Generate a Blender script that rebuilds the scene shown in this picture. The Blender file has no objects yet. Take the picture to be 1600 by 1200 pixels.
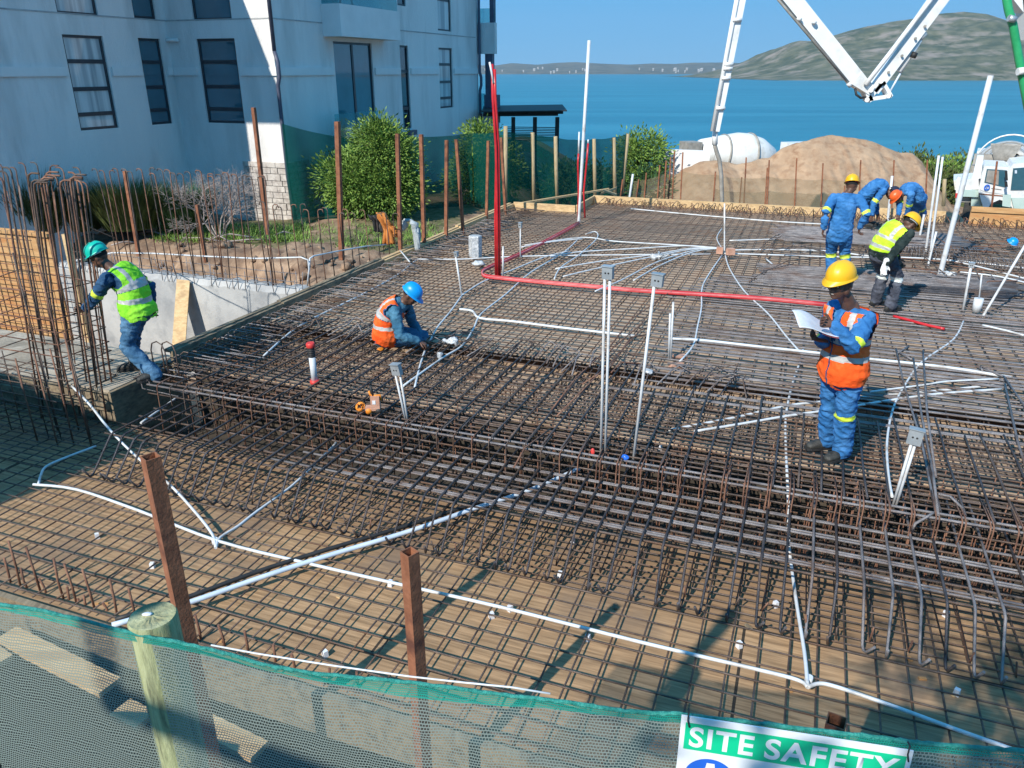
import bpy, bmesh, math, random
import numpy as np
from mathutils import Vector, Matrix, noise
R = math.radians
random.seed(7)
sc = bpy.context.scene
COL = sc.collection

# ------------------------------------------------------------------ camera, sky, sun, exposure
PITCH = 22.2; FPX = 1200.0; CAMZ = 3.25
cam_d = bpy.data.cameras.new("camera"); cam_d.lens = 27.0; cam_d.sensor_width = 36.0
cam_d.clip_start = 0.05; cam_d.clip_end = 60000
cam = bpy.data.objects.new("camera", cam_d); COL.objects.link(cam)
cam.location = (0, 0, CAMZ); cam.rotation_euler = (R(90 - PITCH), 0, 0)
sc.camera = cam
SUN_AZ = 37.5      # light travels toward this azimuth (clockwise from +Y)
SUN_EL = 38.0
w = bpy.data.worlds.new("World"); sc.world = w; w.use_nodes = True
nt = w.node_tree; nt.nodes.clear()
sky = nt.nodes.new("ShaderNodeTexSky"); sky.sky_type = 'NISHITA'; sky.sun_disc = False
sky.sun_elevation = R(SUN_EL); sky.sun_rotation = R(SUN_AZ + 180)
sky.air_density = 1.0; sky.dust_density = 0.0; sky.ozone_density = 4.0; sky.altitude = 1500
bg = nt.nodes.new("ShaderNodeBackground"); bg.inputs[1].default_value = 0.145
out = nt.nodes.new("ShaderNodeOutputWorld")
mixs = nt.nodes.new("ShaderNodeMix"); mixs.data_type = 'RGBA'; mixs.inputs[0].default_value = .9; mixs.inputs[7].default_value = (.38, 2.45, 4.9, 1)
nt.links.new(sky.outputs[0], mixs.inputs[6]); nt.links.new(mixs.outputs[2], bg.inputs[0]); nt.links.new(bg.outputs[0], out.inputs[0])
sl = bpy.data.lights.new("sun", 'SUN'); sl.energy = 5.0; sl.angle = R(0.5); sl.color = (1.0, 0.93, 0.82)
so = bpy.data.objects.new("sun", sl); COL.objects.link(so)
trav = Vector((math.sin(R(SUN_AZ)) * math.cos(R(SUN_EL)), math.cos(R(SUN_AZ)) * math.cos(R(SUN_EL)), -math.sin(R(SUN_EL))))
so.rotation_euler = trav.to_track_quat('-Z', 'Y').to_euler()
sc.view_settings.view_transform = 'Standard'; sc.view_settings.look = 'None'
sc.view_settings.exposure = 0.25; sc.view_settings.gamma = 1.0
sc.render.engine = 'CYCLES'
sc.cycles.max_bounces = 6; sc.cycles.transparent_max_bounces = 12; sc.cycles.diffuse_bounces = 3
sc.cycles.glossy_bounces = 2; sc.cycles.transmission_bounces = 3; sc.cycles.volume_bounces = 0
sc.cycles.use_adaptive_sampling = True

# ------------------------------------------------------------------ where things are
cp, sp = math.cos(R(PITCH)), math.sin(R(PITCH))
S, Cc = math.sin(R(20.6)), math.cos(R(20.6))       # the slab and the house are turned 20.6 degrees
CAM = Vector((0, 0, CAMZ))
def ray(px, py):
    a, b = px - 800.0, py - 600.0
    return Vector((a, FPX * cp - b * sp, -FPX * sp - b * cp))
def P(px, py, z=0.0):
    r = ray(px, py); return CAM + r * ((z - CAMZ) / r.z)
def PD(px, py, Y):
    r = ray(px, py); return CAM + r * (Y / r.y)
def PU(px, py, u):
    r = ray(px, py); return CAM + r * (u / (r.x * S + r.y * Cc))
def PV(px, py, v):
    r = ray(px, py); return CAM + r * (v / (r.x * Cc - r.y * S))
def W(u, v, z=0.0): return Vector((u * S + v * Cc, u * Cc - v * S, z))
def UV(p): return (p.x * S + p.y * Cc, p.x * Cc - p.y * S)
DU = Vector((S, Cc, 0)); DV = Vector((Cc, -S, 0)); DZ = Vector((0, 0, 1))

# ------------------------------------------------------------------ mesh builder
class MB:
    def __init__(s): s.v = []; s.f = []; s.m = []; s.sm = []
    def add(s, vs, fs, mi=0, smooth=False):
        n = len(s.v); s.v += [tuple(x) for x in vs]
        for f in fs: s.f.append([n + i for i in f]); s.m.append(mi); s.sm.append(smooth)
        return s
    def quad(s, a, b, c, d, mi=0): return s.add([a, b, c, d], [(0, 1, 2, 3)], mi)
    def box(s, o, a, b, c, mi=0):          # corner o and three edge vectors
        o, a, b, c = map(Vector, (o, a, b, c))
        v = [o, o + a, o + a + b, o + b, o + c, o + a + c, o + a + b + c, o + b + c]
        f = [(0, 3, 2, 1), (4, 5, 6, 7), (0, 1, 5, 4), (1, 2, 6, 5), (2, 3, 7, 6), (3, 0, 4, 7)]
        if a.cross(b).dot(c) < 0: f = [t[::-1] for t in f]
        return s.add(v, f, mi)
    def cbox(s, c, x, y, z, hx, hy, hz, mi=0):   # centre, axes, half sizes
        c = Vector(c); return s.box(c - x * hx - y * hy - z * hz, x * 2 * hx, y * 2 * hy, z * 2 * hz, mi)
    def uvbox(s, u0, u1, v0, v1, z0, z1, mi=0): return s.box(W(u0, v0, z0), DU * (u1 - u0), DV * (v1 - v0), DZ * (z1 - z0), mi)
    def tube(s, pts, r, n=6, mi=0, cap=True, smooth=True):
        pts = [Vector(p) for p in pts]
        rs = r if isinstance(r, (list, tuple)) else [r] * len(pts)
        vs = []; nrm = None
        for i, p in enumerate(pts):
            if i == 0: t = pts[1] - p
            elif i == len(pts) - 1: t = p - pts[i - 1]
            else: t = (pts[i + 1] - p).normalized() + (p - pts[i - 1]).normalized()
            if t.length < 1e-9: t = Vector((0, 0, 1))
            t.normalize()
            if nrm is None:
                nrm = t.orthogonal().normalized()
            nrm = (nrm - t * nrm.dot(t)); nrm.normalize(); bi = t.cross(nrm)
            for k in range(n):
                a = 2 * math.pi * (k + .5) / n
                vs.append(p + (nrm * math.cos(a) + bi * math.sin(a)) * rs[i])
        fs = []
        for i in range(len(pts) - 1):
            for k in range(n):
                a = i * n + k; b = i * n + (k + 1) % n
                fs.append((a, b, b + n, a + n))
        s.add(vs, fs, mi, smooth)
        if cap:
            m = len(s.v) - len(vs)
            s.f.append([m + k for k in range(n)][::-1]); s.m.append(mi); s.sm.append(False)
            e = m + (len(pts) - 1) * n
            s.f.append([e + k for k in range(n)]); s.m.append(mi); s.sm.append(False)
        return s
    def loft(s, pts, ab, lat, n=20, mi=0):   # elliptical rings (half width a along lat, half depth b), rounded ends
        P_ = [Vector(p) for p in pts]; P2 = []; A2 = []
        t0 = (P_[1] - P_[0]).normalized(); t1 = (P_[-1] - P_[-2]).normalized()
        r0 = min(ab[0]); r1 = min(ab[-1])
        for q in (.98, .8, .5): P2.append(P_[0] - t0 * r0 * q); k = math.sqrt(1 - q * q); A2.append((ab[0][0] * k, ab[0][1] * k))
        for p, a in zip(P_, ab): P2.append(p); A2.append(a)
        for q in (.5, .8, .98): P2.append(P_[-1] + t1 * r1 * q); k = math.sqrt(1 - q * q); A2.append((ab[-1][0] * k, ab[-1][1] * k))
        vs = []
        for i, p in enumerate(P2):
            t = (P2[min(i + 1, len(P2) - 1)] - P2[max(i - 1, 0)]).normalized()
            l = lat - t * lat.dot(t); l.normalize(); b = t.cross(l)
            for k in range(n):
                a = 2 * math.pi * k / n
                vs.append(p + l * math.cos(a) * A2[i][0] + b * math.sin(a) * A2[i][1])
        fs = [(i * n + k, i * n + (k + 1) % n, (i + 1) * n + (k + 1) % n, (i + 1) * n + k) for i in range(len(P2) - 1) for k in range(n)]
        fs.append(tuple(range(n))[::-1]); e = (len(P2) - 1) * n; fs.append(tuple(e + k for k in range(n)))
        return s.add(vs, fs, mi, True)
    def ell(s, c, x, y, z, rx, ry, rz, n=14, mi=0):
        c = Vector(c); vs = [c + z * rz]; m = n // 2
        for i in range(1, m):
            th = math.pi * i / m
            for k in range(n):
                a = 2 * math.pi * k / n
                vs.append(c + x * (rx * math.sin(th) * math.cos(a)) + y * (ry * math.sin(th) * math.sin(a)) + z * (rz * math.cos(th)))
        vs.append(c - z * rz); fs = []
        for k in range(n): fs.append((0, 1 + k, 1 + (k + 1) % n))
        for i in range(m - 2):
            for k in range(n):
                a = 1 + i * n + k; b = 1 + i * n + (k + 1) % n; fs.append((a, a + n, b + n, b))
        e = 1 + (m - 2) * n
        for k in range(n): fs.append((e + k, len(vs) - 1, e + (k + 1) % n))
        return s.add(vs, fs, mi, True)
    def lathe(s, c, x, y, z, prof, n=24, mi=0, cap=False, smooth=True):   # prof: (radius, height along z)
        c = Vector(c); vs = []
        for r_, h in prof:
            for k in range(n):
                a = 2 * math.pi * k / n; vs.append(c + x * (r_ * math.cos(a)) + y * (r_ * math.sin(a)) + z * h)
        fs = [(i * n + k, i * n + (k + 1) % n, (i + 1) * n + (k + 1) % n, (i + 1) * n + k) for i in range(len(prof) - 1) for k in range(n)]
        s.add(vs, fs, mi, smooth)
        if cap:
            m = len(s.v) - len(vs); s.f.append([m + k for k in range(n)][::-1]); s.m.append(mi); s.sm.append(False)
            e = m + (len(prof) - 1) * n; s.f.append([e + k for k in range(n)]); s.m.append(mi); s.sm.append(False)
        return s
    def mesh(s, name, mats):
        me = bpy.data.meshes.new(name); me.from_pydata(s.v, [], s.f)
        for m in (mats if isinstance(mats, (list, tuple)) else [mats]): me.materials.append(m)
        me.polygons.foreach_set("material_index", s.m); me.polygons.foreach_set("use_smooth", s.sm); me.update()
        return me

def link(name, me, parent=None):
    o = bpy.data.objects.new(name, me); COL.objects.link(o)
    if parent is not None:
        o.parent = parent; o.matrix_parent_inverse = Matrix.Translation(-wloc(parent))
    return o
LOC = {}
def wloc(o): return LOC.get(o.name, Vector((0, 0, 0)))
def tag(o, label=None, cat=None, group=None, kind=None):
    if label: o["label"] = label
    if cat: o["category"] = cat
    if group: o["group"] = group
    if kind: o["kind"] = kind
    return o
def obj(name, mb, mats, parent=None, label=None, cat=None, group=None, kind=None):
    return tag(link(name, mb.mesh(name, mats), parent), label, cat, group, kind)
def thing(name, label, cat, loc=(0, 0, 0), group=None):
    o = bpy.data.objects.new(name, None); COL.objects.link(o); o.location = loc; o.empty_display_size = .1
    LOC[o.name] = Vector(loc)
    return tag(o, label, cat, group)

# ------------------------------------------------------------------ materials (all procedural)
def pm(name, c1, c2=None, scale=5, rough=.7, bump=0, bscale=None, metal=0, detail=5, stretch=None, spec=.5, c3=None, c3s=1.5, tr=0, lo=.35, hi=.65):
    m = bpy.data.materials.new(name); m.use_nodes = True; n = m.node_tree; L = n.links
    b = n.nodes["Principled BSDF"]; b.inputs["Roughness"].default_value = rough; b.inputs["Metallic"].default_value = metal
    b.inputs["Specular IOR Level"].default_value = spec
    tc = n.nodes.new("ShaderNodeTexCoord"); src = tc.outputs["Object"]
    if stretch:
        mp = n.nodes.new("ShaderNodeMapping"); mp.inputs["Rotation"].default_value = (0, 0, R(20.6)); mp.inputs["Scale"].default_value = stretch
        mp.vector_type = 'TEXTURE' if False else 'POINT'
        L.new(src, mp.inputs[0]); src = mp.outputs[0]
    def nz(sc_, det=detail):
        t = n.nodes.new("ShaderNodeTexNoise"); t.inputs["Scale"].default_value = sc_; t.inputs["Detail"].default_value = det
        t.inputs["Roughness"].default_value = .62; L.new(src, t.inputs["Vector"]); return t
    if c2 is None: b.inputs["Base Color"].default_value = (*c1, 1)
    else:
        t = nz(scale); cr = n.nodes.new("ShaderNodeValToRGB"); cr.color_ramp.elements[0].position = lo; cr.color_ramp.elements[1].position = hi
        cr.color_ramp.elements[0].color = (*c1, 1); cr.color_ramp.elements[1].color = (*c2, 1)
        L.new(t.outputs[0], cr.inputs[0]); col = cr.outputs[0]
        if c3:
            t2 = nz(c3s, 4); cr2 = n.nodes.new("ShaderNodeValToRGB"); cr2.color_ramp.elements[0].position = .5; cr2.color_ramp.elements[1].position = .68
            mx = n.nodes.new("ShaderNodeMix"); mx.data_type = 'RGBA'; L.new(t2.outputs[0], cr2.inputs[0]); L.new(cr2.outputs[0], mx.inputs[0])
            L.new(col, mx.inputs[6]); mx.inputs[7].default_value = (*c3, 1); col = mx.outputs[2]
        L.new(col, b.inputs["Base Color"])
    if bump:
        t = nz(bscale or scale * 4); bp = n.nodes.new("ShaderNodeBump"); bp.inputs["Strength"].default_value = bump; bp.inputs["Distance"].default_value = .02
        L.new(t.outputs[0], bp.inputs["Height"]); L.new(bp.outputs[0], b.inputs["Normal"])
    return m

M = {}
M['plaster'] = pm("plaster", (.72, .70, .69), (.80, .78, .76), .7, .9, 1.0, 30, c3=(.60, .585, .57), c3s=.9, stretch=(1, 1, .22))
M['trim'] = pm("trim", (.72, .71, .70), (.78, .77, .76), 2, .85, .2, 30)
M['dark_frame'] = pm("dark_frame", (.02, .025, .035), (.035, .04, .05), 6, .35)
M['gutter'] = pm("gutter", (.05, .06, .10), (.09, .10, .15), 4, .5)
M['concrete'] = pm("concrete", (.34, .345, .35), (.48, .48, .47), 1.2, .9, .25, 30, c3=(.27, .28, .29), c3s=2.2)
M['concrete_tan'] = pm("concrete_tan", (.30, .25, .19), (.46, .40, .32), 3, .92, .5, 25, c3=(.20, .17, .13), c3s=2)
M['soil'] = pm("soil", (.17, .105, .07), (.40, .28, .19), 2.6, .97, 1.0, 12, c3=(.11, .07, .05), c3s=1.6)
M['sand'] = pm("sand", (.31, .20, .125), (.44, .305, .20), 1.4, .97, 1.0, 9, c3=(.27, .16, .095), c3s=2.6)
M['trough_shade'] = pm("trough_shade", (.03, .024, .018), (.07, .055, .04), 3, .9)  # near-black colour stands in for the shade under the cage bars
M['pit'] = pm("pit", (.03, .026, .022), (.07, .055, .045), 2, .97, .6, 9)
M['bank'] = pm("bank", (.05, .055, .055), (.10, .10, .095), 2, .97, .6, 12)
M['rust'] = pm("rust", (.20, .075, .036), (.31, .125, .065), 9, .85, .3, 60, c3=(.11, .04, .025), c3s=5)
M['rebar'] = pm("rebar", (.06, .045, .04), (.19, .14, .115), 7, .5, .5, 150, metal=.35, c3=(.16, .085, .05), c3s=2.0)
M['rebar_dark'] = pm("rebar_dark", (.035, .035, .042), (.11, .10, .105), 6, .42, .5, 150, metal=.45, c3=(.11, .07, .05), c3s=1.5)
M['rebar_rust'] = pm("rebar_rust", (.16, .07, .045), (.32, .17, .11), 8, .7, .5, 150, metal=.2, c3=(.09, .05, .04), c3s=3)
M['rebar_grey'] = pm("rebar_grey", (.15, .142, .15), (.31, .285, .285), 5, .45, .5, 150, metal=.35, c3=(.15, .10, .08), c3s=1.6)
M['pvc'] = pm("pvc", (.56, .60, .64), (.68, .71, .74), 4, .38, c3=(.42, .40, .38), c3s=4)
M['pvc_blue'] = pm("pvc_blue", (.50, .60, .74), (.66, .74, .84), 4, .35)
M['pvc_red'] = pm("pvc_red", (.42, .010, .018), (.55, .03, .035), 4, .35)
M['pvc_pink'] = pm("pvc_pink", (.48, .07, .08), (.62, .20, .20), 4, .45)
M['galv'] = pm("galv", (.34, .38, .41), (.48, .52, .55), 8, .45, metal=.5)
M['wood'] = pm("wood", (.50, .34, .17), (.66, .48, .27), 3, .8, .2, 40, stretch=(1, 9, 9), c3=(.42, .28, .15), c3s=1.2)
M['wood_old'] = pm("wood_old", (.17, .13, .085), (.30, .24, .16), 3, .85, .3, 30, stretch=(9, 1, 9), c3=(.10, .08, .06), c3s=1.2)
M['ply_orange'] = pm("ply_orange", (.42, .235, .095), (.55, .34, .16), 2.5, .75, .2, 30, stretch=(1, 1, 6), c3=(.45, .20, .07), c3s=1.3)
M['pole'] = pm("pole", (.30, .23, .13), (.45, .36, .22), 6, .85, .3, 40, stretch=(8, 8, 1))
M['white_paint'] = pm("white_paint", (.74, .76, .77), (.82, .83, .83), 2, .35, c3=(.62, .63, .62), c3s=2)
M['drum'] = pm("drum", (.70, .70, .68), (.80, .80, .78), 2, .45, .1, 10, c3=(.55, .54, .50), c3s=1.5)
M['grey_metal'] = pm("grey_metal", (.22, .21, .19), (.36, .34, .31), 5, .7, .2, 20)
M['black'] = pm("black", (.015, .015, .017), (.03, .03, .03), 8, .6)
M['rubber'] = pm("rubber", (.02, .02, .02), (.035, .035, .035), 8, .85)
M['pale_green'] = pm("pale_green", (.42, .56, .52), (.50, .62, .58), 3, .5)
M['red'] = pm("red", (.55, .03, .03), (.65, .06, .05), 5, .5)
M['green_pipe'] = pm("green_pipe", (.02, .30, .11), (.04, .40, .16), 3, .4)
M['brick'] = pm("brick", (.42, .22, .15), (.58, .34, .25), 6, .9, .3, 40)
M['stone'] = pm("stone", (.42, .38, .35), (.62, .58, .54), 4, .95, .6, 20, c3=(.30, .26, .24), c3s=6)
M['leaf'] = pm("leaf", (.055, .12, .018), (.26, .40, .085), 3, .55, spec=.3)
M['leaf_dark'] = pm("leaf_dark", (.020, .055, .018), (.05, .12, .04), 5, .6, spec=.3)
M['leaf_olive'] = pm("leaf_olive", (.045, .065, .018), (.12, .15, .05), 3, .7, spec=.2)
M['twig'] = pm("twig", (.25, .21, .20), (.42, .37, .35), 8, .9)
M['bark'] = pm("bark", (.09, .065, .05), (.16, .12, .09), 8, .95, .5, 30)
M['cloth_orange'] = pm("cloth_orange", (.42, .15, .03), (.55, .22, .06), 8, .95, .4, 60)
M['cloth_grey'] = pm("cloth_grey", (.28, .33, .36), (.45, .50, .53), 8, .95, .4, 60)
M['teal'] = pm("teal", (.008, .17, .14), (.05, .34, .28), 60, .45, .6, 160)
M['film'] = pm("film", (.30, .33, .36), (.66, .68, .7), 25, .2, .8, 30)
M['paper'] = pm("paper", (.62, .64, .70), (.74, .76, .80), 12, .7)
M['tool_orange'] = pm("tool_orange", (.75, .22, .02), (.85, .32, .04), 8, .5)
M['sign_white'] = pm("sign_white", (.78, .80, .82), None, rough=.4)
M['sign_green'] = pm("sign_green", (.0, .52, .25), (.01, .56, .28), 3, .35)
M['sign_blue'] = pm("sign_blue", (.02, .13, .62), None, rough=.35)

def glass_mat(name, col, rough=.03, tint=.5):
    m = pm(name, col, tuple(c * 1.5 for c in col), .7, rough); b = m.node_tree.nodes["Principled BSDF"]
    b.inputs["Specular IOR Level"].default_value = 1.0; b.inputs["Coat Weight"].default_value = tint; b.inputs["Coat Roughness"].default_value = .02
    return m
M['pane'] = glass_mat("pane", (.022, .085, .12))
M['pane_dark'] = glass_mat("pane_dark", (.006, .015, .025))
# pane with a pleated curtain behind it
def curtain_mat():
    m = bpy.data.materials.new("curtain"); m.use_nodes = True; n = m.node_tree; L = n.links; b = n.nodes["Principled BSDF"]
    tc = n.nodes.new("ShaderNodeTexCoord"); wv = n.nodes.new("ShaderNodeTexNoise"); wv.inputs["Scale"].default_value = 5.0; wv.inputs["Detail"].default_value = 3
    mp = n.nodes.new("ShaderNodeMapping"); mp.inputs["Scale"].default_value = (1, 1, .06)
    L.new(tc.outputs["Object"], mp.inputs[0]); L.new(mp.outputs[0], wv.inputs["Vector"])
    cr = n.nodes.new("ShaderNodeValToRGB"); cr.color_ramp.elements[0].color = (.30, .33, .35, 1); cr.color_ramp.elements[1].color = (.62, .64, .64, 1)
    cr.color_ramp.elements[0].position = .36; cr.color_ramp.elements[1].position = .62; L.new(wv.outputs[0], cr.inputs[0]); L.new(cr.outputs[0], b.inputs["Base Color"]); b.inputs["Roughness"].default_value = .6
    b.inputs["Coat Weight"].default_value = .8; b.inputs["Coat Roughness"].default_value = .02
    return m
M['curtain'] = curtain_mat()

def clear_glass():
    m = bpy.data.materials.new("clear_glass"); m.use_nodes = True; n = m.node_tree; n.nodes.clear()
    o = n.nodes.new("ShaderNodeOutputMaterial"); mx = n.nodes.new("ShaderNodeMixShader"); t = n.nodes.new("ShaderNodeBsdfTransparent"); g = n.nodes.new("ShaderNodeBsdfGlossy")
    t.inputs[0].default_value = (.55, .78, .80, 1); g.inputs[1].default_value = .05; mx.inputs[0].default_value = .12
    n.links.new(t.outputs[0], mx.inputs[1]); n.links.new(g.outputs[0], mx.inputs[2]); n.links.new(mx.outputs[0], o.inputs[0]); return m
M['clear_glass'] = clear_glass()

def net_mat(name, col, cover, cell=None, col2=None, trans=.3):
    """woven shade net: threads opaque, holes open. With cell (m) the weave is resolved through UVs in metres."""
    m = bpy.data.materials.new(name); m.use_nodes = True; n = m.node_tree; n.nodes.clear(); L = n.links
    o = n.nodes.new("ShaderNodeOutputMaterial"); mx = n.nodes.new("ShaderNodeMixShader"); t = n.nodes.new("ShaderNodeBsdfTransparent")
    d = n.nodes.new("ShaderNodeBsdfDiffuse"); tl = n.nodes.new("ShaderNodeBsdfTranslucent"); ad = n.nodes.new("ShaderNodeMixShader"); ad.inputs[0].default_value = trans
    d.inputs[0].default_value = (*col, 1); tl.inputs[0].default_value = (*(col2 or col), 1)
    L.new(d.outputs[0], ad.inputs[1]); L.new(tl.outputs[0], ad.inputs[2]); L.new(t.outputs[0], mx.inputs[1]); L.new(ad.outputs[0], mx.inputs[2]); L.new(mx.outputs[0], o.inputs[0])
    tc = n.nodes.new("ShaderNodeTexCoord")
    def math_(op, a, b=None, c=None):
        q = n.nodes.new("ShaderNodeMath"); q.operation = op
        for i, x in enumerate((a, b, c)):
            if x is None: continue
            if isinstance(x, (int, float)): q.inputs[i].default_value = x
            else: L.new(x, q.inputs[i])
        return q.outputs[0]
    if cell:
        sx = n.nodes.new("ShaderNodeSeparateXYZ"); nz = n.nodes.new("ShaderNodeTexNoise"); nz.inputs["Scale"].default_value = 9; nz.inputs["Detail"].default_value = 3
        L.new(tc.outputs["UV"], nz.inputs["Vector"])
        L.new(tc.outputs["UV"], sx.inputs[0])
        wob = math_('MULTIPLY', math_('SUBTRACT', nz.outputs[0], .5), .03)
        fy = math_('FRACT', math_('DIVIDE', math_('ADD', sx.outputs[1], wob), cell))
        row = math_('FLOOR', math_('DIVIDE', math_('ADD', sx.outputs[1], wob), cell))
        fx = math_('FRACT', math_('ADD', math_('DIVIDE', math_('ADD', sx.outputs[0], wob), cell * .8), math_('MULTIPLY', row, .5)))
        th = math_('MAXIMUM', math_('LESS_THAN', fy, .36), math_('LESS_THAN', fx, .24))
        L.new(math_('MAXIMUM', math_('MULTIPLY', th, .93), cover), mx.inputs[0])
    else:
        nz = n.nodes.new("ShaderNodeTexNoise"); nz.inputs["Scale"].default_value = 1.2; nz.inputs["Detail"].default_value = 6; L.new(tc.outputs["Object"], nz.inputs["Vector"])
        L.new(math_('MULTIPLY_ADD', nz.outputs[0], .3, cover - .15), mx.inputs[0])
    return m
M['net_near'] = net_mat("net_near", (.27, .325, .295), .12, cell=.0082, trans=.25)
M['net_green'] = net_mat("net_green", (.006, .085, .07), .76, col2=(.01, .22, .16), trans=.4)
M['net_beige'] = net_mat("net_beige", (.30, .25, .16), .42, trans=.3)

# plywood deck: 1.22 x 2.44 sheets, seams, grain, old cement stains
def ply_mat(name, a, b_, c, seam=.35):
    m = bpy.data.materials.new(name); m.use_nodes = True; n = m.node_tree; L = n.links; b = n.nodes["Principled BSDF"]; b.inputs["Roughness"].default_value = .8
    tc = n.nodes.new("ShaderNodeTexCoord"); mp = n.nodes.new("ShaderNodeMapping"); mp.inputs["Rotation"].default_value = (0, 0, R(20.6)); L.new(tc.outputs["Object"], mp.inputs[0])
    br = n.nodes.new("ShaderNodeTexBrick"); br.inputs["Scale"].default_value = 1; br.inputs["Brick Width"].default_value = 2.44; br.inputs["Row Height"].default_value = 1.22
    br.inputs["Mortar Size"].default_value = .011; br.inputs["Color1"].default_value = (*a, 1); br.inputs["Color2"].default_value = (*b_, 1); br.inputs["Mortar"].default_value = (.04, .03, .02, 1)
    L.new(mp.outputs[0], br.inputs["Vector"])
    m2 = n.nodes.new("ShaderNodeMapping"); m2.inputs["Scale"].default_value = (1.2, 16, 1); L.new(mp.outputs[0], m2.inputs[0])
    gz = n.nodes.new("ShaderNodeTexNoise"); gz.inputs["Scale"].default_value = 2.2; gz.inputs["Detail"].default_value = 7; gz.inputs["Distortion"].default_value = .6; L.new(m2.outputs[0], gz.inputs["Vector"])
    g2 = n.nodes.new("ShaderNodeTexNoise"); g2.inputs["Scale"].default_value = 1.1; g2.inputs["Detail"].default_value = 7; L.new(mp.outputs[0], g2.inputs["Vector"])
    r1 = n.nodes.new("ShaderNodeValToRGB"); r1.color_ramp.elements[0].position = .3; r1.color_ramp.elements[1].position = .7; r1.color_ramp.elements[0].color = (.50, .46, .41, 1); r1.color_ramp.elements[1].color = (1.15, 1.1, 1.05, 1)
    L.new(gz.outputs[0], r1.inputs[0])
    mx = n.nodes.new("ShaderNodeMix"); mx.data_type = 'RGBA'; mx.blend_type = 'MULTIPLY'; mx.inputs[0].default_value = 1; L.new(br.outputs[0], mx.inputs[6]); L.new(r1.outputs[0], mx.inputs[7])
    r2 = n.nodes.new("ShaderNodeValToRGB"); r2.color_ramp.elements[0].position = .50; r2.color_ramp.elements[1].position = .68; L.new(g2.outputs[0], r2.inputs[0])
    m3 = n.nodes.new("ShaderNodeMix"); m3.data_type = 'RGBA'; m3.blend_type = 'MIX'; L.new(mx.outputs[2], m3.inputs[6]); m3.inputs[7].default_value = (*c, 1)
    q = n.nodes.new("ShaderNodeMath"); q.operation = 'MULTIPLY'; q.inputs[1].default_value = .85; L.new(r2.outputs[0], q.inputs[0]); L.new(q.outputs[0], m3.inputs[0])
    L.new(m3.outputs[2], b.inputs["Base Color"]); return m
M['ply'] = ply_mat("ply", (.44, .29, .165), (.31, .20, .115), (.20, .135, .09))
M['ply2'] = ply_mat("ply2", (.52, .40, .30), (.45, .345, .255), (.36, .28, .21))
# ================================================================== THE SETTING: terrain, sea, hills
ZL, ZU = -.55, -.26           # tops of the lower and the upper plywood deck
def sstep(x, a, b):
    t = min(1, max(0, (x - a) / (b - a))); return t * t * (3 - 2 * t)
def lerp(a, b, t): return a + (b - a) * t
SEA = -18.0
def terrain_h(x, y):
    u, v = x * S + y * Cc, x * Cc - y * S
    n = noise.noise(Vector((x * .6, y * .6, 0))) * .10 + noise.noise(Vector((x * 2.1, y * 2.1, 3))) * .05
    pit = -1.7 + n
    garden = -.55 + n * .9 + .05 * math.sin(v)
    # left garden plateau, with a ragged dug edge
    e = 13.6 + .5 * noise.noise(Vector((v * .9, 0, 5))) - 1.3 * sstep(v, -10.5, -8.5)
    h = lerp(pit, garden, sstep(u, e - .7, e + .15) if v < -7.0 else 0)
    if v >= -7.4:
        h = lerp(h if v < -7.0 else pit, pit, 1)
        back = lerp(-2.2, -2.6, sstep(u, 21, 27)) + n
        h = lerp(pit, back, sstep(u, 19, 21.5))
    lv = sstep(v, -9.5, -6.5)
    if u > 20.5:
        back = lerp(-1.2, -2.6, sstep(u, 21, 27)) + n
        h = lerp(garden, back, sstep(v + (u - 20) * .3, -9.0, -4.0))
    # the high bank the picture was taken from
    h = lerp(.35 + n * .6, h, sstep(u, 1.55, 2.0))
    # fall to the shore
    d = math.hypot(x, y)
    if d > 45: h = lerp(h, SEA - 2, sstep(d, 46, 150))
    if 9.9 < u < 15 and v < -7.0: h += .16 * noise.noise(Vector((x * 2.3, y * 2.3, 8))) + .10 * abs(noise.noise(Vector((x * 5, y * 5, 2))))
    return h
def grid_mesh(xs, ys, fh, fmat=None):
    mb = MB(); nx, ny = len(xs), len(ys)
    mb.v = [(x, y, fh(x, y)) for y in ys for x in xs]
    for j in range(ny - 1):
        for i in range(nx - 1):
            a = j * nx + i; mb.f.append([a, a + 1, a + nx + 1, a + nx]); mb.sm.append(True)
            mb.m.append(fmat(xs[i], ys[j]) if fmat else 0)
    return mb
def axis(a, b, fine_a, fine_b, st, big):
    out_ = []; x = a
    while x < b:
        out_.append(x); x += st if fine_a <= x < fine_b else big
    out_.append(b); return out_
xs = axis(-170, 170, -26, 26, .22, 4.0); ys = axis(-30, 200, -4, 34, .22, 4.0)
def gm(x, y):
    u, v = x * S + y * Cc, x * Cc - y * S
    if u < 2.3: return 2
    if v < -6.5 and u > 14.3 and noise.noise(Vector((x * .5, y * .5, 9))) > -.12: return 1
    if math.hypot(x, y) > 40: return 3
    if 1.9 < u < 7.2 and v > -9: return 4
    return 0
M['grass'] = pm("grass", (.06, .08, .02), (.20, .16, .09), 5, .95, .8, 30, c3=(.30, .21, .13), c3s=.8)
M['scrub'] = pm("scrub", (.05, .085, .02), (.17, .19, .06), .5, .95, .9, 3)
obj("ground", grid_mesh(xs, ys, terrain_h, gm), [M['soil'], M['grass'], M['bank'], M['scrub'], M['pit']], kind="structure")

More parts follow.
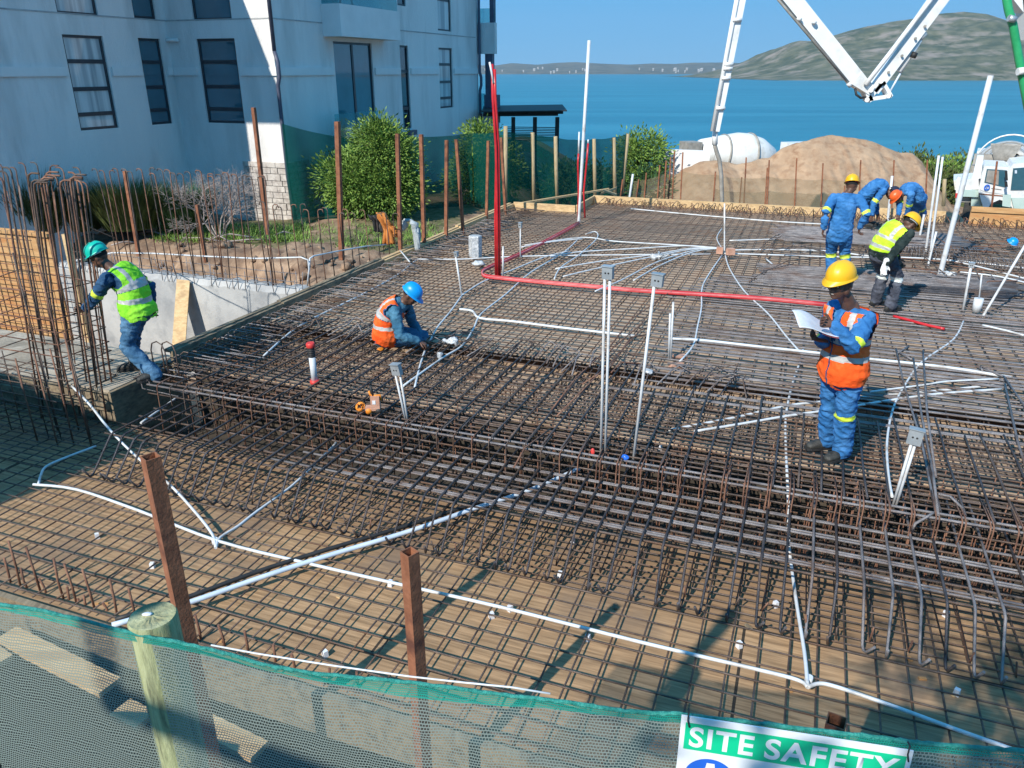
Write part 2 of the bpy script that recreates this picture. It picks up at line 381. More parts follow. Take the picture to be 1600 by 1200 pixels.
# sea
def sea_mat():
    m = bpy.data.materials.new("sea"); m.use_nodes = True; n = m.node_tree; L = n.links; b = n.nodes["Principled BSDF"]
    tc = n.nodes.new("ShaderNodeTexCoord"); mp = n.nodes.new("ShaderNodeMapping"); mp.inputs["Scale"].default_value = (.0022, .014, 1); L.new(tc.outputs["Object"], mp.inputs[0])
    nz = n.nodes.new("ShaderNodeTexNoise"); nz.inputs["Scale"].default_value = 2.2; nz.inputs["Detail"].default_value = 5; L.new(mp.outputs[0], nz.inputs["Vector"])
    cr = n.nodes.new("ShaderNodeValToRGB"); cr.color_ramp.elements[0].position = .38; cr.color_ramp.elements[1].position = .66
    cr.color_ramp.elements[0].color = (.014, .155, .235, 1); cr.color_ramp.elements[1].color = (.032, .215, .305, 1)
    L.new(nz.outputs[0], cr.inputs[0]); L.new(cr.outputs[0], b.inputs["Base Color"]); b.inputs["Roughness"].default_value = .32
    b.inputs["Specular IOR Level"].default_value = .25
    m2 = n.nodes.new("ShaderNodeMapping"); m2.inputs["Scale"].default_value = (.10, .35, 1); L.new(tc.outputs["Object"], m2.inputs[0])
    n2 = n.nodes.new("ShaderNodeTexNoise"); n2.inputs["Scale"].default_value = 1.5; n2.inputs["Detail"].default_value = 8; L.new(m2.outputs[0], n2.inputs["Vector"])
    bp = n.nodes.new("ShaderNodeBump"); bp.inputs["Strength"].default_value = .8; bp.inputs["Distance"].default_value = .6
    L.new(n2.outputs[0], bp.inputs["Height"]); L.new(bp.outputs[0], b.inputs["Normal"]); return m
mb = MB(); mb.quad((-8000, 60, SEA), (8000, 60, SEA), (8000, 8300, SEA), (-8000, 8300, SEA))
obj("water", mb, sea_mat(), kind="structure")

# hills: heightfields at their own distance; the crest follows the photographed skyline
def hill(name, sky, Y0, depth, mat, base_px=(120,), nx=260, ny=60, amp=.04, front=.55):
    xs_ = np.linspace(sky[0][0], sky[-1][0], nx); mb = MB(); pts = []
    sx = [a for a, b in sky]; sy = [b for a, b in sky]
    Yc = Y0 + depth * front
    for j in range(ny):
        q = j / (ny - 1)
        for i, px in enumerate(xs_):
            top = PD(px, float(np.interp(px, sx, sy)), Yc)
            H = max(top.z - SEA, 0.0)
            Y = Y0 + depth * q; X = top.x * (1 + .0 * q)
            prof = (q / front) ** .97 if q < front else math.cos((q - front) / (1 - front) * math.pi / 2)
            nn = noise.fractal(Vector((X / depth * 7, Y / depth * 7, 1)), 1.0, 2.0, 6)
            edge = 1 - abs(prof - .5) * 0.6
            z = SEA + H * prof * (1 + amp * nn * (1 - .8 * sstep(prof, .85, 1)) * 3) - (.5 if q == 0 else 0)
            pts.append((X + nn * 0, Y + H * .25 * nn * (1 - prof), z))
    mb.v = pts
    for j in range(ny - 1):
        for i in range(nx - 1):
            a = j * nx + i; mb.f.append([a, a + 1, a + nx + 1, a + nx]); mb.m.append(0); mb.sm.append(True)
    return obj(name, mb, mat, kind="structure")
M['hill'] = pm("hill", (.045, .065, .035), (.135, .135, .08), .022, .98, 1.0, .09, c3=(.27, .225, .19), c3s=.011, detail=9, lo=.38, hi=.6)
M['far_hill'] = pm("far_hill", (.05, .07, .06), (.14, .14, .11), .006, .98, .5, .03, detail=8)
hill("island_hill", [(1090, 122.5), (1118, 118), (1150, 108), (1180, 98), (1205, 86), (1225, 74), (1250, 64), (1275, 64), (1300, 57), (1350, 44), (1400, 34), (1440, 26), (1480, 18.5), (1510, 15.5), (1540, 20), (1570, 29), (1600, 39), (1700, 66), (1850, 80), (2000, 112)], 1900, 1500, M['hill'], amp=.05)
hill("far_shore_hill", [(560, 108), (640, 103), (700, 101), (740, 102), (775, 102), (800, 98.5), (840, 101), (870, 98), (900, 97), (950, 100), (985, 101), (1020, 99), (1055, 100), (1080, 98), (1130, 97.5), (1170, 99), (1260, 98), (1400, 101), (1700, 104)], 5200, 2600, M['far_hill'], amp=.03)
random.seed(3)
for i in range(34):
    px = random.choice([random.uniform(755, 945), random.uniform(1040, 1120), random.uniform(960, 1160)]); py = random.uniform(108, 115)
    for q in range(4, 140):
        Y = 5200 + 2600 * q / 250; t_ = PD(px, float(np.interp(px, [775, 800, 840, 900, 950, 1020, 1130, 1170], [102, 98.5, 101, 97, 100, 99, 97.5, 99])), 5200 + 2600 * .55)
        hz_ = SEA + max(0, t_.z - SEA) * min(1, q / 250 / .55) ** .97; p = PD(px, py, Y)
        if hz_ >= p.z: break
    k = random.uniform(5, 14); Y -= 12; p = PD(px, py, Y)
    mb = MB(); z0 = p.z - 4
    mb.box((p.x, Y, z0), (k, 0, 0), (0, 10, 0), (0, 0, 12 + k * .25), 0)
    mb.add([(p.x - 1, Y - 1, z0 + 12 + k * .25), (p.x + k + 1, Y - 1, z0 + 12 + k * .25), (p.x + k + 1, Y + 11, z0 + 12 + k * .25), (p.x - 1, Y + 11, z0 + 12 + k * .25), (p.x - 1, Y + 5, z0 + 16 + k * .3), (p.x + k + 1, Y + 5, z0 + 16 + k * .3)],
           [(0, 1, 5, 4), (2, 3, 4, 5), (0, 4, 3), (1, 2, 5), (0, 3, 2, 1)], 0)
    obj("house", mb, M['concrete'], label="tiny white house on the far shore across the water", cat="house", group="white houses scattered along the far shore")

# ================================================================== DECKS AND THEIR FORMWORK
mb = MB(); mb.uvbox(3.22, 5.93, -13.0, 7.5, ZL - .02, ZL)
obj("lower_deck", mb, M['ply'], kind="structure")
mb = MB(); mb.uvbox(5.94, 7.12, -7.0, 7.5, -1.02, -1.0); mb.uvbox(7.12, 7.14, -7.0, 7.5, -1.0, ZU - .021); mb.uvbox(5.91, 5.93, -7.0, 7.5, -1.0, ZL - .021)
obj("beam_trough", mb, M['trough_shade'], kind="structure")
mb = MB(); mb.uvbox(7.12, 9.2, -7.0, 7.5, ZU - .02, ZU); mb.uvbox(8.55, 18.7, -7.0, 7.5, -.095, -.075); mb.uvbox(18.7, 20.4, -5.3, 7.5, -.095, -.075)
obj("upper_deck", mb, M['ply2'], kind="structure")
# concrete ledge left of the lower deck
mb = MB(); mb.uvbox(5.97, 7.15, -14.0, -7.17, -1.7, -.14)
obj("concrete_ledge", mb, M['concrete_tan'], label="tan concrete ledge under the man in the green hard hat", cat="ledge")
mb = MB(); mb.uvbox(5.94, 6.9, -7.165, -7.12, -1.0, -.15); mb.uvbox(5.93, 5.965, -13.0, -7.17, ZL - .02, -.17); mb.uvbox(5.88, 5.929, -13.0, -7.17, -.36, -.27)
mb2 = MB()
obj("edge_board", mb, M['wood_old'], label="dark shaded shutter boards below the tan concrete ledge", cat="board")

def board(name, a, b, z0, z1, th, mat, label, jit=0):
    """upright plank from a to b (points), thickness th away to the left"""
    a = Vector(a); b = Vector(b); d = (b - a); l = d.length; d.normalize(); nrm = Vector((-d.y, d.x, 0))
    mb = MB(); mb.box((a.x, a.y, z0), d * l, nrm * th, Vector((0, 0, z1 - z0)))
    return obj(name, mb, mat, label=label, cat="board")
# left edge boards (three lengths, slightly stepped)
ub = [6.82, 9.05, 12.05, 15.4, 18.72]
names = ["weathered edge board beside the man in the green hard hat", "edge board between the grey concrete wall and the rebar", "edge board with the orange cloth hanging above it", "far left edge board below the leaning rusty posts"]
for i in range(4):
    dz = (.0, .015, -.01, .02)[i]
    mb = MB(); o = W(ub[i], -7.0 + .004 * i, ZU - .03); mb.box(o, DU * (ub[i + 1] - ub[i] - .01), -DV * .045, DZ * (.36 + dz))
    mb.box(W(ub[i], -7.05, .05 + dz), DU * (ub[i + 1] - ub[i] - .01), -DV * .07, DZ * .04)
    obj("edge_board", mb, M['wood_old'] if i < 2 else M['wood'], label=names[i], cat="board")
mb = MB(); mb.uvbox(18.74, 18.79, -7.0, -5.36, ZU - .03, .13); obj("edge_board", mb, M['wood'], label="short pale edge board facing us left of the tall white pipe", cat="board")
mb = MB(); mb.uvbox(18.8, 20.42, -5.35, -5.30, ZU - .03, .14); obj("edge_board", mb, M['wood'], label="short edge board just right of the tall white pipe running away", cat="board")
mb = MB(); mb.uvbox(20.43, 20.48, -5.35, .9, ZU - .03, .15); obj("edge_board", mb, M['wood'], label="long pale back edge board below the beige net", cat="board")
mb = MB(); mb.uvbox(20.43, 20.48, .91, 3.1, ZU - .03, .22); obj("edge_board", mb, M['wood'], label="pale back edge board behind the bending men", cat="board")
mb = MB(); mb.uvbox(20.44, 20.49, 3.6, 9.5, ZU - .03, .36); mb.uvbox(20.40, 20.44, 3.6, 9.5, .25, .34); mb.uvbox(20.415, 20.439, 4.9, 5.0, ZU - .03, .24); mb.uvbox(20.415, 20.439, 6.6, 6.7, ZU - .03, .24)
obj("plywood_board", mb, M['ply_orange'], label="tall orange plywood edge board in front of the white trucks", cat="board")
mb = MB(); a = PD(800, 322, 21.4); b = PD(952, 297, 24.5)
d = b - a; mb.box(a, d, Vector((0, .12, 0)), Vector((0, 0, .05)))
obj("loose_plank", mb, M['wood'], label="long thin loose plank in front of the green net", cat="plank")
mb = MB(); a = PD(938, 305, 22.5); b = PD(962, 296, 23.2); mb.box(a, b - a, Vector((.05, .15, 0)), Vector((0, 0, .06))); a = PD(942, 299, 22.3); b = PD(962, 306, 22.9); mb.box(a, b - a, Vector((.05, .12, 0)), Vector((0, 0, .05)))
obj("loose_plank", mb, M['wood'], label="two short nailed planks at the corner by the green net", cat="plank")

# timber edge at the front of the lower deck
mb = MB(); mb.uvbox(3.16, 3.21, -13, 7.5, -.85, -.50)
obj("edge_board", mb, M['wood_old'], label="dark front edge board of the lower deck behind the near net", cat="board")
for (a, b, wd, lab) in (((28, 985), (190, 1065), .17, "pale plank seen through the near net at the left"), ((205, 1098), (245, 1118), .16, "short pale plank end behind the round wooden post"), ((312, 1112), (420, 1165), .15, "pale plank seen through the net right of the round wooden post"),
                        ((-20, 1000), (22, 1030), .16, "pale plank at the very left edge behind the net")):
    p, q = P(a[0], a[1], -.70), P(b[0], b[1], -.70); d = q - p; n_ = Vector((-d.y, d.x, 0)).normalized()
    mb = MB(); mb.box(p, d, -n_ * wd, DZ * .04); obj("plank", mb, M['wood'], label=lab, cat="plank")
mb = MB(); mb.uvbox(2.45, 3.2, -6, 1.5, -.9, -.82)
# ================================================================== REBAR
def bar_pts(a, b, n=5, j=.006):
    a = Vector(a); b = Vector(b); out_ = []
    for i in range(n):
        t = i / (n - 1); out_.append(a.lerp(b, t) + Vector((random.uniform(-j, j), random.uniform(-j, j), random.uniform(-j, j) * .5)))
    return out_
random.seed(11)
# --- upper mat
mat_u = thing("rebar_mat", "large tied grid of steel bars covering the upper deck", "rebar", W(6, 0, 0))
cnt = 0; rest = MB(); rest2 = MB()
v = -6.85                                              # thick dark bars over the beam, one part each
thick_v = []
while v < 6.6:
    thick_v.append(v); v += .182 + random.uniform(-.02, .02)
for v in thick_v:
    u1 = 8.7 + random.uniform(-.25, .25) if v < -1.5 else 7.9 + random.uniform(-.2, .2)
    mb = MB(); mb.tube(bar_pts(W(6.1 + random.uniform(-.05, .05), v, .018), W(u1, v + random.uniform(-.03, .03), .018), 5, .005), .0105, 6); cnt += 1
    obj("bar", mb, M['rebar_dark'] if random.random() < .8 else M['rebar'], mat_u)
u = 6.12; k = 0
while u < 20.3:
    v0 = -6.75; v1 = 7.2
    if u > 18.6: v0 = -5.2
    dense = u < 7.6
    for (z, r) in ((-.010, .0088),):
        a = W(u, v0, z); b = W(u + random.uniform(-.02, .02), v1, z); mb = MB() if cnt < 100 else rest
        mb.tube(bar_pts(a, b, 7, .007), r, 6)
        if cnt < 100: obj("bar", mb, M['rebar'], mat_u); cnt += 1
    u += .088 if dense else .168 + random.uniform(-.005, .005)
# extra dense bars on the right half
u = 7.7
while u < 13.4:
    a = W(u, -1.6 + random.uniform(-.3, .5), .006); b = W(u + random.uniform(-.03, .03), 7.2, .006)
    rest2.tube(bar_pts(a, b, 5, .007), .0105, 6); u += .155 + random.uniform(-.05, .05)
    if random.random() < .5: rest2.tube(bar_pts(a + DU * .028, b + DU * .028, 5, .006), .0105, 6)
v = -6.7
while v < 7.2:
    u0 = 7.2
    rest.tube(bar_pts(W(u0, v, -.028), W(20.3 if v > -5.3 else 18.6, v + random.uniform(-.01, .01), -.028), 12, .004), .0080, 6); v += .178 + random.uniform(-.006, .006)
# bottom layer of the upper deck
v = -6.8
while v < 7.2:
    rest.tube(bar_pts(W(7.15, v, ZU + .045), W(8.6, v, ZU + .045), 4, .004), .007, 5); v += .18
u = 7.2
while u < 8.6:
    rest.tube(bar_pts(W(u, -6.9 if u < 18.6 else -5.2, ZU + .03), W(u, 7.3, ZU + .03), 4, .004), .007, 5); u += .16
lp = thing("lap_bars", "row of bent lap bars where the beam bars end, below the crouching man", "rebar", W(8.5, -4, 0))
v = -6.5
while v < -.2:
    u0 = 8.55 + random.uniform(-.2, .2); s_ = random.uniform(-.12, .12); mb = MB()
    mb.tube([W(u0 - .5, v, .035), W(u0, v + s_, .04), W(u0 + .06, v + s_ * 1.3 + .05, .09 + random.uniform(-.03, .05)), W(u0 + .02 + random.uniform(-.1, .1), v + s_ + random.choice((-.2, .2)), .05)], .0085, 5)
    obj("bent_bar", mb, random.choice((M['rebar'], M['rebar_grey'], M['rebar_dark'])), lp); v += .13 + random.uniform(-.03, .05)
# support chairs between the layers
for i in range(250):
    u, v = random.uniform(7.2, 8.5), random.uniform(-6.6, 6)
    d = DU if random.random() < .5 else DV
    p = W(u, v, 0); rest.tube([p - d * .1 + DZ * (ZU + .02), p - d * .06 - DZ * .03, p + d * .06 - DZ * .03, p + d * .1 + DZ * (ZU + .02)], .005, 4)
tag(obj("bar", rest, M['rebar'], mat_u), kind="stuff")
tag(obj("bar", rest2, M['rebar_grey'], mat_u), kind="stuff")
# bent edge bars along the left board and the back board
eb = thing("edge_bars", "hairpin bars with bent ends lined up along the left edge board", "rebar", W(12, -6.6, 0)); rest = MB(); c = 0
u = 6.2
while u < 18.5:
    l = random.uniform(.55, .85); sk = random.uniform(-.06, .06); zt = .03 + random.uniform(0, .035)
    pts = [W(u + sk, -6.93 + l, zt - .005), W(u, -6.86, zt + .015), W(u - .005, -6.92, zt - .03), W(u - .01, -6.9, -.16), W(u, -6.9 + l * .8, -.19)]
    mb = MB() if c < 90 else rest; mb.tube(pts, .008, 5)
    if random.random() < .5: mb.tube([W(u + .05, -6.93 + l + random.uniform(0, .3), .02), W(u + .06, -6.95 + l * .5, .03), W(u + .09, -6.85 + l * .3, -.14)], .007, 5)
    if c < 90: obj("hairpin_bar", mb, M['rebar_grey'] if random.random() < .6 else M['rebar'], eb)
    c += 1; u += .11 if u < 12 else .13
if rest.v: tag(obj("hairpin_bar", rest, M['rebar'], eb), kind="stuff")
eb = thing("edge_bars", "criss-crossed bent bars standing along the pale back board", "rebar", W(20.2, 0, 0)); c = 0; rest = MB()
v = -5.1
while v < 5.5:
    s_ = random.choice((-1, 1)); h = random.uniform(.07, .17); mb = MB() if c < 95 else rest
    mb.tube([W(19.9, v, .0), W(20.25, v + s_ * .12, h), W(20.32, v + s_ * .15, h - .02), W(20.3, v + s_ * .1, -.18)], .008, 5)
    if random.random() < .6: mb.tube([W(19.7, v + .05, .01), W(20.2, v - s_ * .17, h * .9), W(20.24, v - s_ * .2, -.1)], .008, 5)
    if c < 95: obj("bent_bar", mb, M['rebar'] if random.random() < .6 else M['rebar_rust'], eb)
    c += 1; v += .105
if rest.v: tag(obj("bent_bar", rest, M['rebar'], eb), kind="stuff")

# --- edge beam cage with stirrups
cage = thing("beam_cage", "long beam cage with hanging rusty stirrups at the step between the decks", "rebar", W(6.0, 0, -.9))
for (u, z, r) in ((6.0, .006, .0115), (6.04, -.02, .010), (6.085, .008, .0115), (6.6, -.5, .011), (6.85, -.3, .011), (6.9, -.6, .011), (6.7, -.15, .010), (6.8, -.45, .010), (5.99, -.09, .008), (6.0, -.93, .011), (6.12, -.93, .011), (6.9, -.93, .011), (6.9, -.05, .010)):
    mb = MB(); mb.tube(bar_pts(W(u, -6.6, z), W(u, 7.3, z), 9, .006), r, 6); obj("long_bar", mb, M['rebar_grey'] if z > -.05 else M['rebar'], cage)
v = -6.45; c = 0; more = MB()
while v < 6.3:
    for q in range(2):
        vv = v + q * random.uniform(.018, .035); ln = random.uniform(.26, .42); mb = MB(); dpt = random.uniform(-.88, -.72)
        sw = random.uniform(-.05, .05)
        if q == 0 or v > -1.5:
            L_ = [W(6.02 + ln, vv + sw * .4, .03), W(6.05, vv, .034), W(5.985, vv, .022), W(5.975, vv, -.02), W(5.975, vv + sw * .3, -.4), W(5.98, vv + sw, dpt), W(6.1, vv + sw, dpt - .03)]
            mb.tube(L_, .0058, 5)
            if c < 92: obj("stirrup", mb, M['rebar_rust'] if v > -1.8 or random.random() < .5 else M['rebar'], cage)
            else: more.v and None; more.add(mb.v, mb.f, 0, True)
            c += 1
    # far legs and inner links
    for uu in (6.4, 6.88):
        more.tube([W(uu, v, .02), W(uu, v + random.uniform(-.03, .03), -.92)], .006, 4)
    if v > -1.5:
        for q in range(2): 
            x = random.uniform(6.1, 6.8); more.tube([W(x, v + random.uniform(-.1, .1), random.uniform(-.25, -.02)), W(x + random.uniform(-.05, .05), v + random.uniform(-.05, .05), -.95)], .006, 4)
    v += .182 + random.uniform(-.012, .012)
tag(obj("stirrup", more, M['rebar_rust'], cage), kind="stuff")

# --- lower deck, top layer: hooked bars coming out from under the beam
hk = thing("rebar_mat", "rows of thick hooked bars sloping down onto the lower deck", "rebar", W(5.1, 0, -.5))
v = -6.3
while v < 6.2:
    dv = random.uniform(-.012, .012); ub_ = 5.15 + random.uniform(-.03, .03); zt = -.165; f_ = sstep(v, -3.5, -1)
    m_ = M['rebar_dark'] if v < .2 or random.random() < .4 else M['rebar_grey']
    tw = random.uniform(-.07, .09)
    mb = MB(); mb.tube([W(6.9, v, zt), W(6.0, v + dv, zt + .004), W(ub_ + .03, v + dv, zt), W(ub_ - .02, v + dv, zt - .018), W(4.87, v + dv + tw * .3, -.475), W(4.845, v + dv + tw * .4, -.492), W(4.82, v + dv + tw * .6, -.485), W(4.765, v + dv + tw, -.385)], .0105, 6)
    obj("hooked_bar", mb, m_, hk); v += (.155 if v < -1.5 else .182) + random.uniform(-.012, .012)
for i, u in enumerate((5.17, 5.29, 5.40, 5.52, 5.62, 5.73, 5.84, 5.95)):
    v0 = -6.4 if i % 2 == 0 else -4.6 + i * .12
    mb = MB(); mb.tube(bar_pts(W(u, v0, -.184), W(u + random.uniform(-.02, .02), 7.2, -.184), 7, .006), .0105 if i % 2 else .0095, 6); obj("bar", mb, M['rebar_grey'] if i % 2 else M['rebar'], hk)
    if i % 2 == 1:
        mb = MB(); mb.tube(bar_pts(W(u + .03, v0 + .8, -.184), W(u + .03, 7.2, -.184), 7, .006), .0095, 6); obj("bar", mb, M['rebar_grey'], hk)
# --- lower deck, bottom mesh
lm = thing("rebar_mat", "thin square steel mesh lying on the lower plywood deck", "rebar", W(4.5, 0, ZL))
u = 3.27; c = 0
while u < 5.95:
    mb = MB(); mb.tube(bar_pts(W(u, -10.5, ZL + .062), W(u, 7.2, ZL + .062), 12, .006), .0072, 5); obj("bar", mb, M['rebar'], lm); u += .172 + random.uniform(-.01, .01); c += 1
    if u > 4.9:
        mb = MB(); mb.tube(bar_pts(W(u - .07, -9.9, ZL + .05), W(u - .07, 7.2, ZL + .05), 12, .006), .0062, 5); obj("bar", mb, M['rebar'], lm); c += 1
v = -10.3
while v < 6.0:
    mb = MB(); mb.tube(bar_pts(W(3.24, v, ZL + .05), W(5.9, v + random.uniform(-.02, .02), ZL + .05), 6, .006), .0072, 5); obj("bar", mb, M['rebar'], lm); v += .19 + random.uniform(-.012, .012); c += 1
# second set of thin lower bars with short upturned ends (mid deck)
sh = thing("rebar_mat", "scattered thin lap bars with short upturned ends on the lower deck", "rebar", W(5.3, -3, -.5))
v = -5.6
while v < 5.8:
    u0 = 4.98 + random.uniform(-.12, .12)
    mb = MB(); mb.tube([W(5.92, v, ZL + .078), W(u0, v + random.uniform(-.04, .04), ZL + .078), W(u0 - .01, v, ZL + .16 + random.uniform(0, .05))], .0065, 5); obj("bar", mb, M['rebar'] if random.random() < .6 else M['rebar_rust'], sh); v += .21 + random.uniform(-.06, .06)

# --- concrete spacer blocks
for (px, py) in ((1495, 1082), (918, 997), (797, 951), (610, 912), (875, 898), (1155, 1008), (768, 962), (1212, 945), (238, 884), (508, 1022), (152, 838), (1478, 960), (895, 846), (1032, 700)):
    z = ZL if py > 800 else ZU; p = P(px, py, z + .02); a = random.uniform(0, 3)
    x = Vector((math.cos(a), math.sin(a), 0)); y = Vector((-x.y, x.x, 0)); mb = MB(); h = .028
    q = []
    for k, (sz, zz) in enumerate(((.018, 0), (.016, .05))): q += [Vector((p.x, p.y, z + zz)) + x * sz * a_ + y * sz * b_ for a_, b_ in ((-1, -1), (1, -1), (1, 1), (-1, 1))]
    mb.add(q, [(3, 2, 1, 0), (4, 5, 6, 7), (0, 1, 5, 4), (1, 2, 6, 5), (2, 3, 7, 6), (3, 0, 4, 7)])
    obj("spacer_block", mb, M['paper'], label="small pale spacer block under the thin steel mesh", cat="spacer block", group="pale spacer blocks scattered on the decks")

# --- bundles of loose bars on the upper mat
def bundle(lab, corners, n, z, r, mat, name="bar_bundle"):
    (a0, a1, b0, b1) = [P(*c, z) for c in corners]      # a0->a1 front bar, b0->b1 back bar
    root = thing(name, lab, "rebar bundle", a0)
    for i in range(n):
        t = i / (n - 1); mb = MB(); mb.tube(bar_pts(a0.lerp(b0, t) + DV * random.uniform(-.15, .15), a1.lerp(b1, t) + DV * random.uniform(-.2, .2), 5, .006), r, 6); obj("bar", mb, mat, root)
    return root
bundle("flat grey sheet of closely laid bars in front of the bending men in blue", ((1215, 375), (1538, 391), (1208, 351), (1490, 366)), 27, .035, .0095, M['rebar_grey'])
bundle("wide band of closely laid grey bars behind the yellow vest man's knees", ((1180, 441), (1600, 470), (1190, 412), (1605, 437)), 20, .035, .0105, M['rebar_grey'])
bundle("short stack of dark bars right of the yellow vest man's feet", ((1420, 455), (1600, 468), (1430, 446), (1600, 458)), 7, .06, .0105, M['rebar_dark'])
# thick cranked loose bars right of the standing man, and brown cranked bars mid deck
def loose(lab, pix, z, r, mat):
    root = thing("loose_bars", lab, "rebar", P(pix[0][0][0], pix[0][0][1], z))
    for line in pix:
        mb = MB(); mb.tube([P(q[0], q[1], q[2] if len(q) > 2 else z) for q in line], r, 6); obj("bar", mb, mat, root)
loose("three long grey cranked bars lying right of the man reading", [[(1400, 545), (1412, 600), (1440, 690), (1462, 800, .02), (1430, 818, .02), (1425, 830, -.1)], [(1427, 560), (1440, 650), (1458, 740), (1466, 805)], [(1400, 548), (1425, 562)], [(1442, 548), (1448, 640), (1462, 745)], [(1402, 552), (1420, 541)], [(1466, 772), (1485, 776), (1505, 795)]], .035, .0115, M['rebar_grey'])
loose("cranked bars at the far right edge of the upper deck", [[(1530, 575), (1568, 588), (1590, 592)], [(1568, 588), (1605, 640), (1660, 760)], [(1570, 600), (1590, 690), (1612, 760)], [(1535, 580), (1532, 572), (1560, 585)]], .04, .0115, M['rebar_grey'])
loose("brown cranked bars running diagonally in the middle of the upper deck", [[(1062, 452), (1050, 454), (1030, 468), (985, 500), (950, 545), (900, 590), (862, 640)], [(1010, 502), (1000, 508), (962, 540), (952, 548)], [(1012, 512), (1000, 516), (960, 560), (930, 590), (870, 650)], [(1015, 522), (985, 527), (955, 572), (910, 600)], [(1000, 568), (970, 566), (955, 582)], [(860, 670), (820, 700), (803, 730)]], .035, .0085, M['rebar_rust'])
loose("brown cranked bars beside the flat grey bar sheet", [[(1170, 440), (1185, 430), (1230, 408), (1290, 402)], [(1175, 437), (1195, 423), (1240, 412)], [(1195, 403), (1210, 375), (1222, 368), (1320, 378)], [(1180, 395), (1205, 372), (1218, 366)]], .04, .009, M['rebar'])

# --- beam cages running away along the back right
for (lab, a, b) in (("narrow tied beam cage behind the flat grey bar sheet", (1420, 402), (1600, 425)), ("narrow tied beam cage behind the yellow vest man", (1375, 395), (1530, 402))):
    pa, pb = P(*a, .02), P(*b, .02); root = thing("beam_cage", lab, "rebar", pa)
    for dv_, zz in ((0, 0), (.22, 0), (0, .12), (.22, .12)):
        mb = MB(); mb.tube(bar_pts(pa + DU * dv_ + DZ * zz, pb + DU * dv_ + DZ * zz, 5, .008), .009, 5); obj("long_bar", mb, M['rebar'], root)
    n = 26
    for i in range(n):
        p = pa.lerp(pb, (i + .5) / n) + Vector((random.uniform(-.02, .02), 0, 0)); mb = MB()
        mb.tube([p, p + DZ * .13, p + DU * .23 + DZ * .13, p + DU * .23, p], .006, 4); obj("stirrup", mb, M['rebar_grey'], root)
# clutter: cut offs, offcuts in the right back corner
root = thing("loose_bars", "tangle of short cut bars in the back right corner of the deck", "rebar", P(1560, 400, .03))
for i in range(60):
    p = P(random.uniform(1440, 1640), random.uniform(375, 440), .03 + random.random() * .05); a = random.choice((20.6, -69.4)) + random.gauss(0, 14); l = random.uniform(.3, 1.3)
    d = Vector((math.sin(R(a)), math.cos(R(a)), random.uniform(-.04, .04))) * l; mb = MB(); mb.tube([p, p + d, p + d * 1.02 + DZ * -.06], .009, 5); obj("bar", mb, random.choice((M['rebar'], M['rebar_grey'], M['rebar_rust'])), root)
root = thing("loose_bars", "tangle of bent bars behind the standing man in blue overalls", "rebar", P(1400, 395, .03))
for i in range(34):
    p = P(random.uniform(1210, 1440), random.uniform(383, 402), .03 + random.random() * .05); a = random.choice((20.6, -69.4)) + random.gauss(0, 25); l = random.uniform(.2, .8)
    d = Vector((math.sin(R(a)), math.cos(R(a)), random.uniform(-.04, .08))) * l; mb = MB(); mb.tube([p, p + d, p + d * 1.02 + DZ * -.06], .008, 5); obj("bar", mb, random.choice((M['rebar'], M['rebar_grey'], M['rebar_dark'])), root)
# ================================================================== VERTICAL STARTER BARS
def starter(p, h, r, mat, lab, grp, lean=(0, 0), hook=None, hdir=None, top_curl=.0):
    top = Vector((p.x + lean[0], p.y + lean[1], p.z + h)); mid = (Vector(p) + top) / 2 + Vector((random.uniform(-.01, .01), random.uniform(-.01, .01), 0))
    pts = [Vector(p), mid, top]
    if hook:
        hd = hdir; rr = min(hook * .45, .07)
        pts[-1] = top - DZ * rr
        pts += [top + hd * rr * .3 - DZ * rr * .3, top + hd * rr, top + hd * hook]
        if top_curl: pts.append(top + hd * (hook + .02) - DZ * top_curl)
    mb = MB(); mb.tube(pts, r, 6)
    return obj("starter_bar", mb, mat, label=lab, cat="rebar", group=grp)
random.seed(21)
# row A: short rusty bars behind the near net at the front edge of the lower deck
for (px, py, tb) in ((8, 872, .33), (14, 846, .46), (36, 888, .30), (45, 855, .44), (68, 905, .22), (82, 872, .42), (105, 881, .40), (106, 918, .22), (132, 930, .20), (136, 890, .42), (163, 942, .18), (169, 905, .40), (205, 920, .36), (118, 935, .15), (308, 962, .34), (350, 978, .32), (384, 986, .30), (430, 1008, .26), (463, 1023, .22), (517, 1045, .18), (560, 1050, .18)):
    t = PU(px, py, 3.36); b = W(3.36, UV(t)[1] - .01 + random.uniform(-.02, .02), -.6)
    starter(b, t.z + .6, .0095, M['rebar_rust'], "short rusty starter bar standing along the front edge of the lower deck", "short starter bars along the front edge", lean=(random.uniform(-.02, .02), 0))
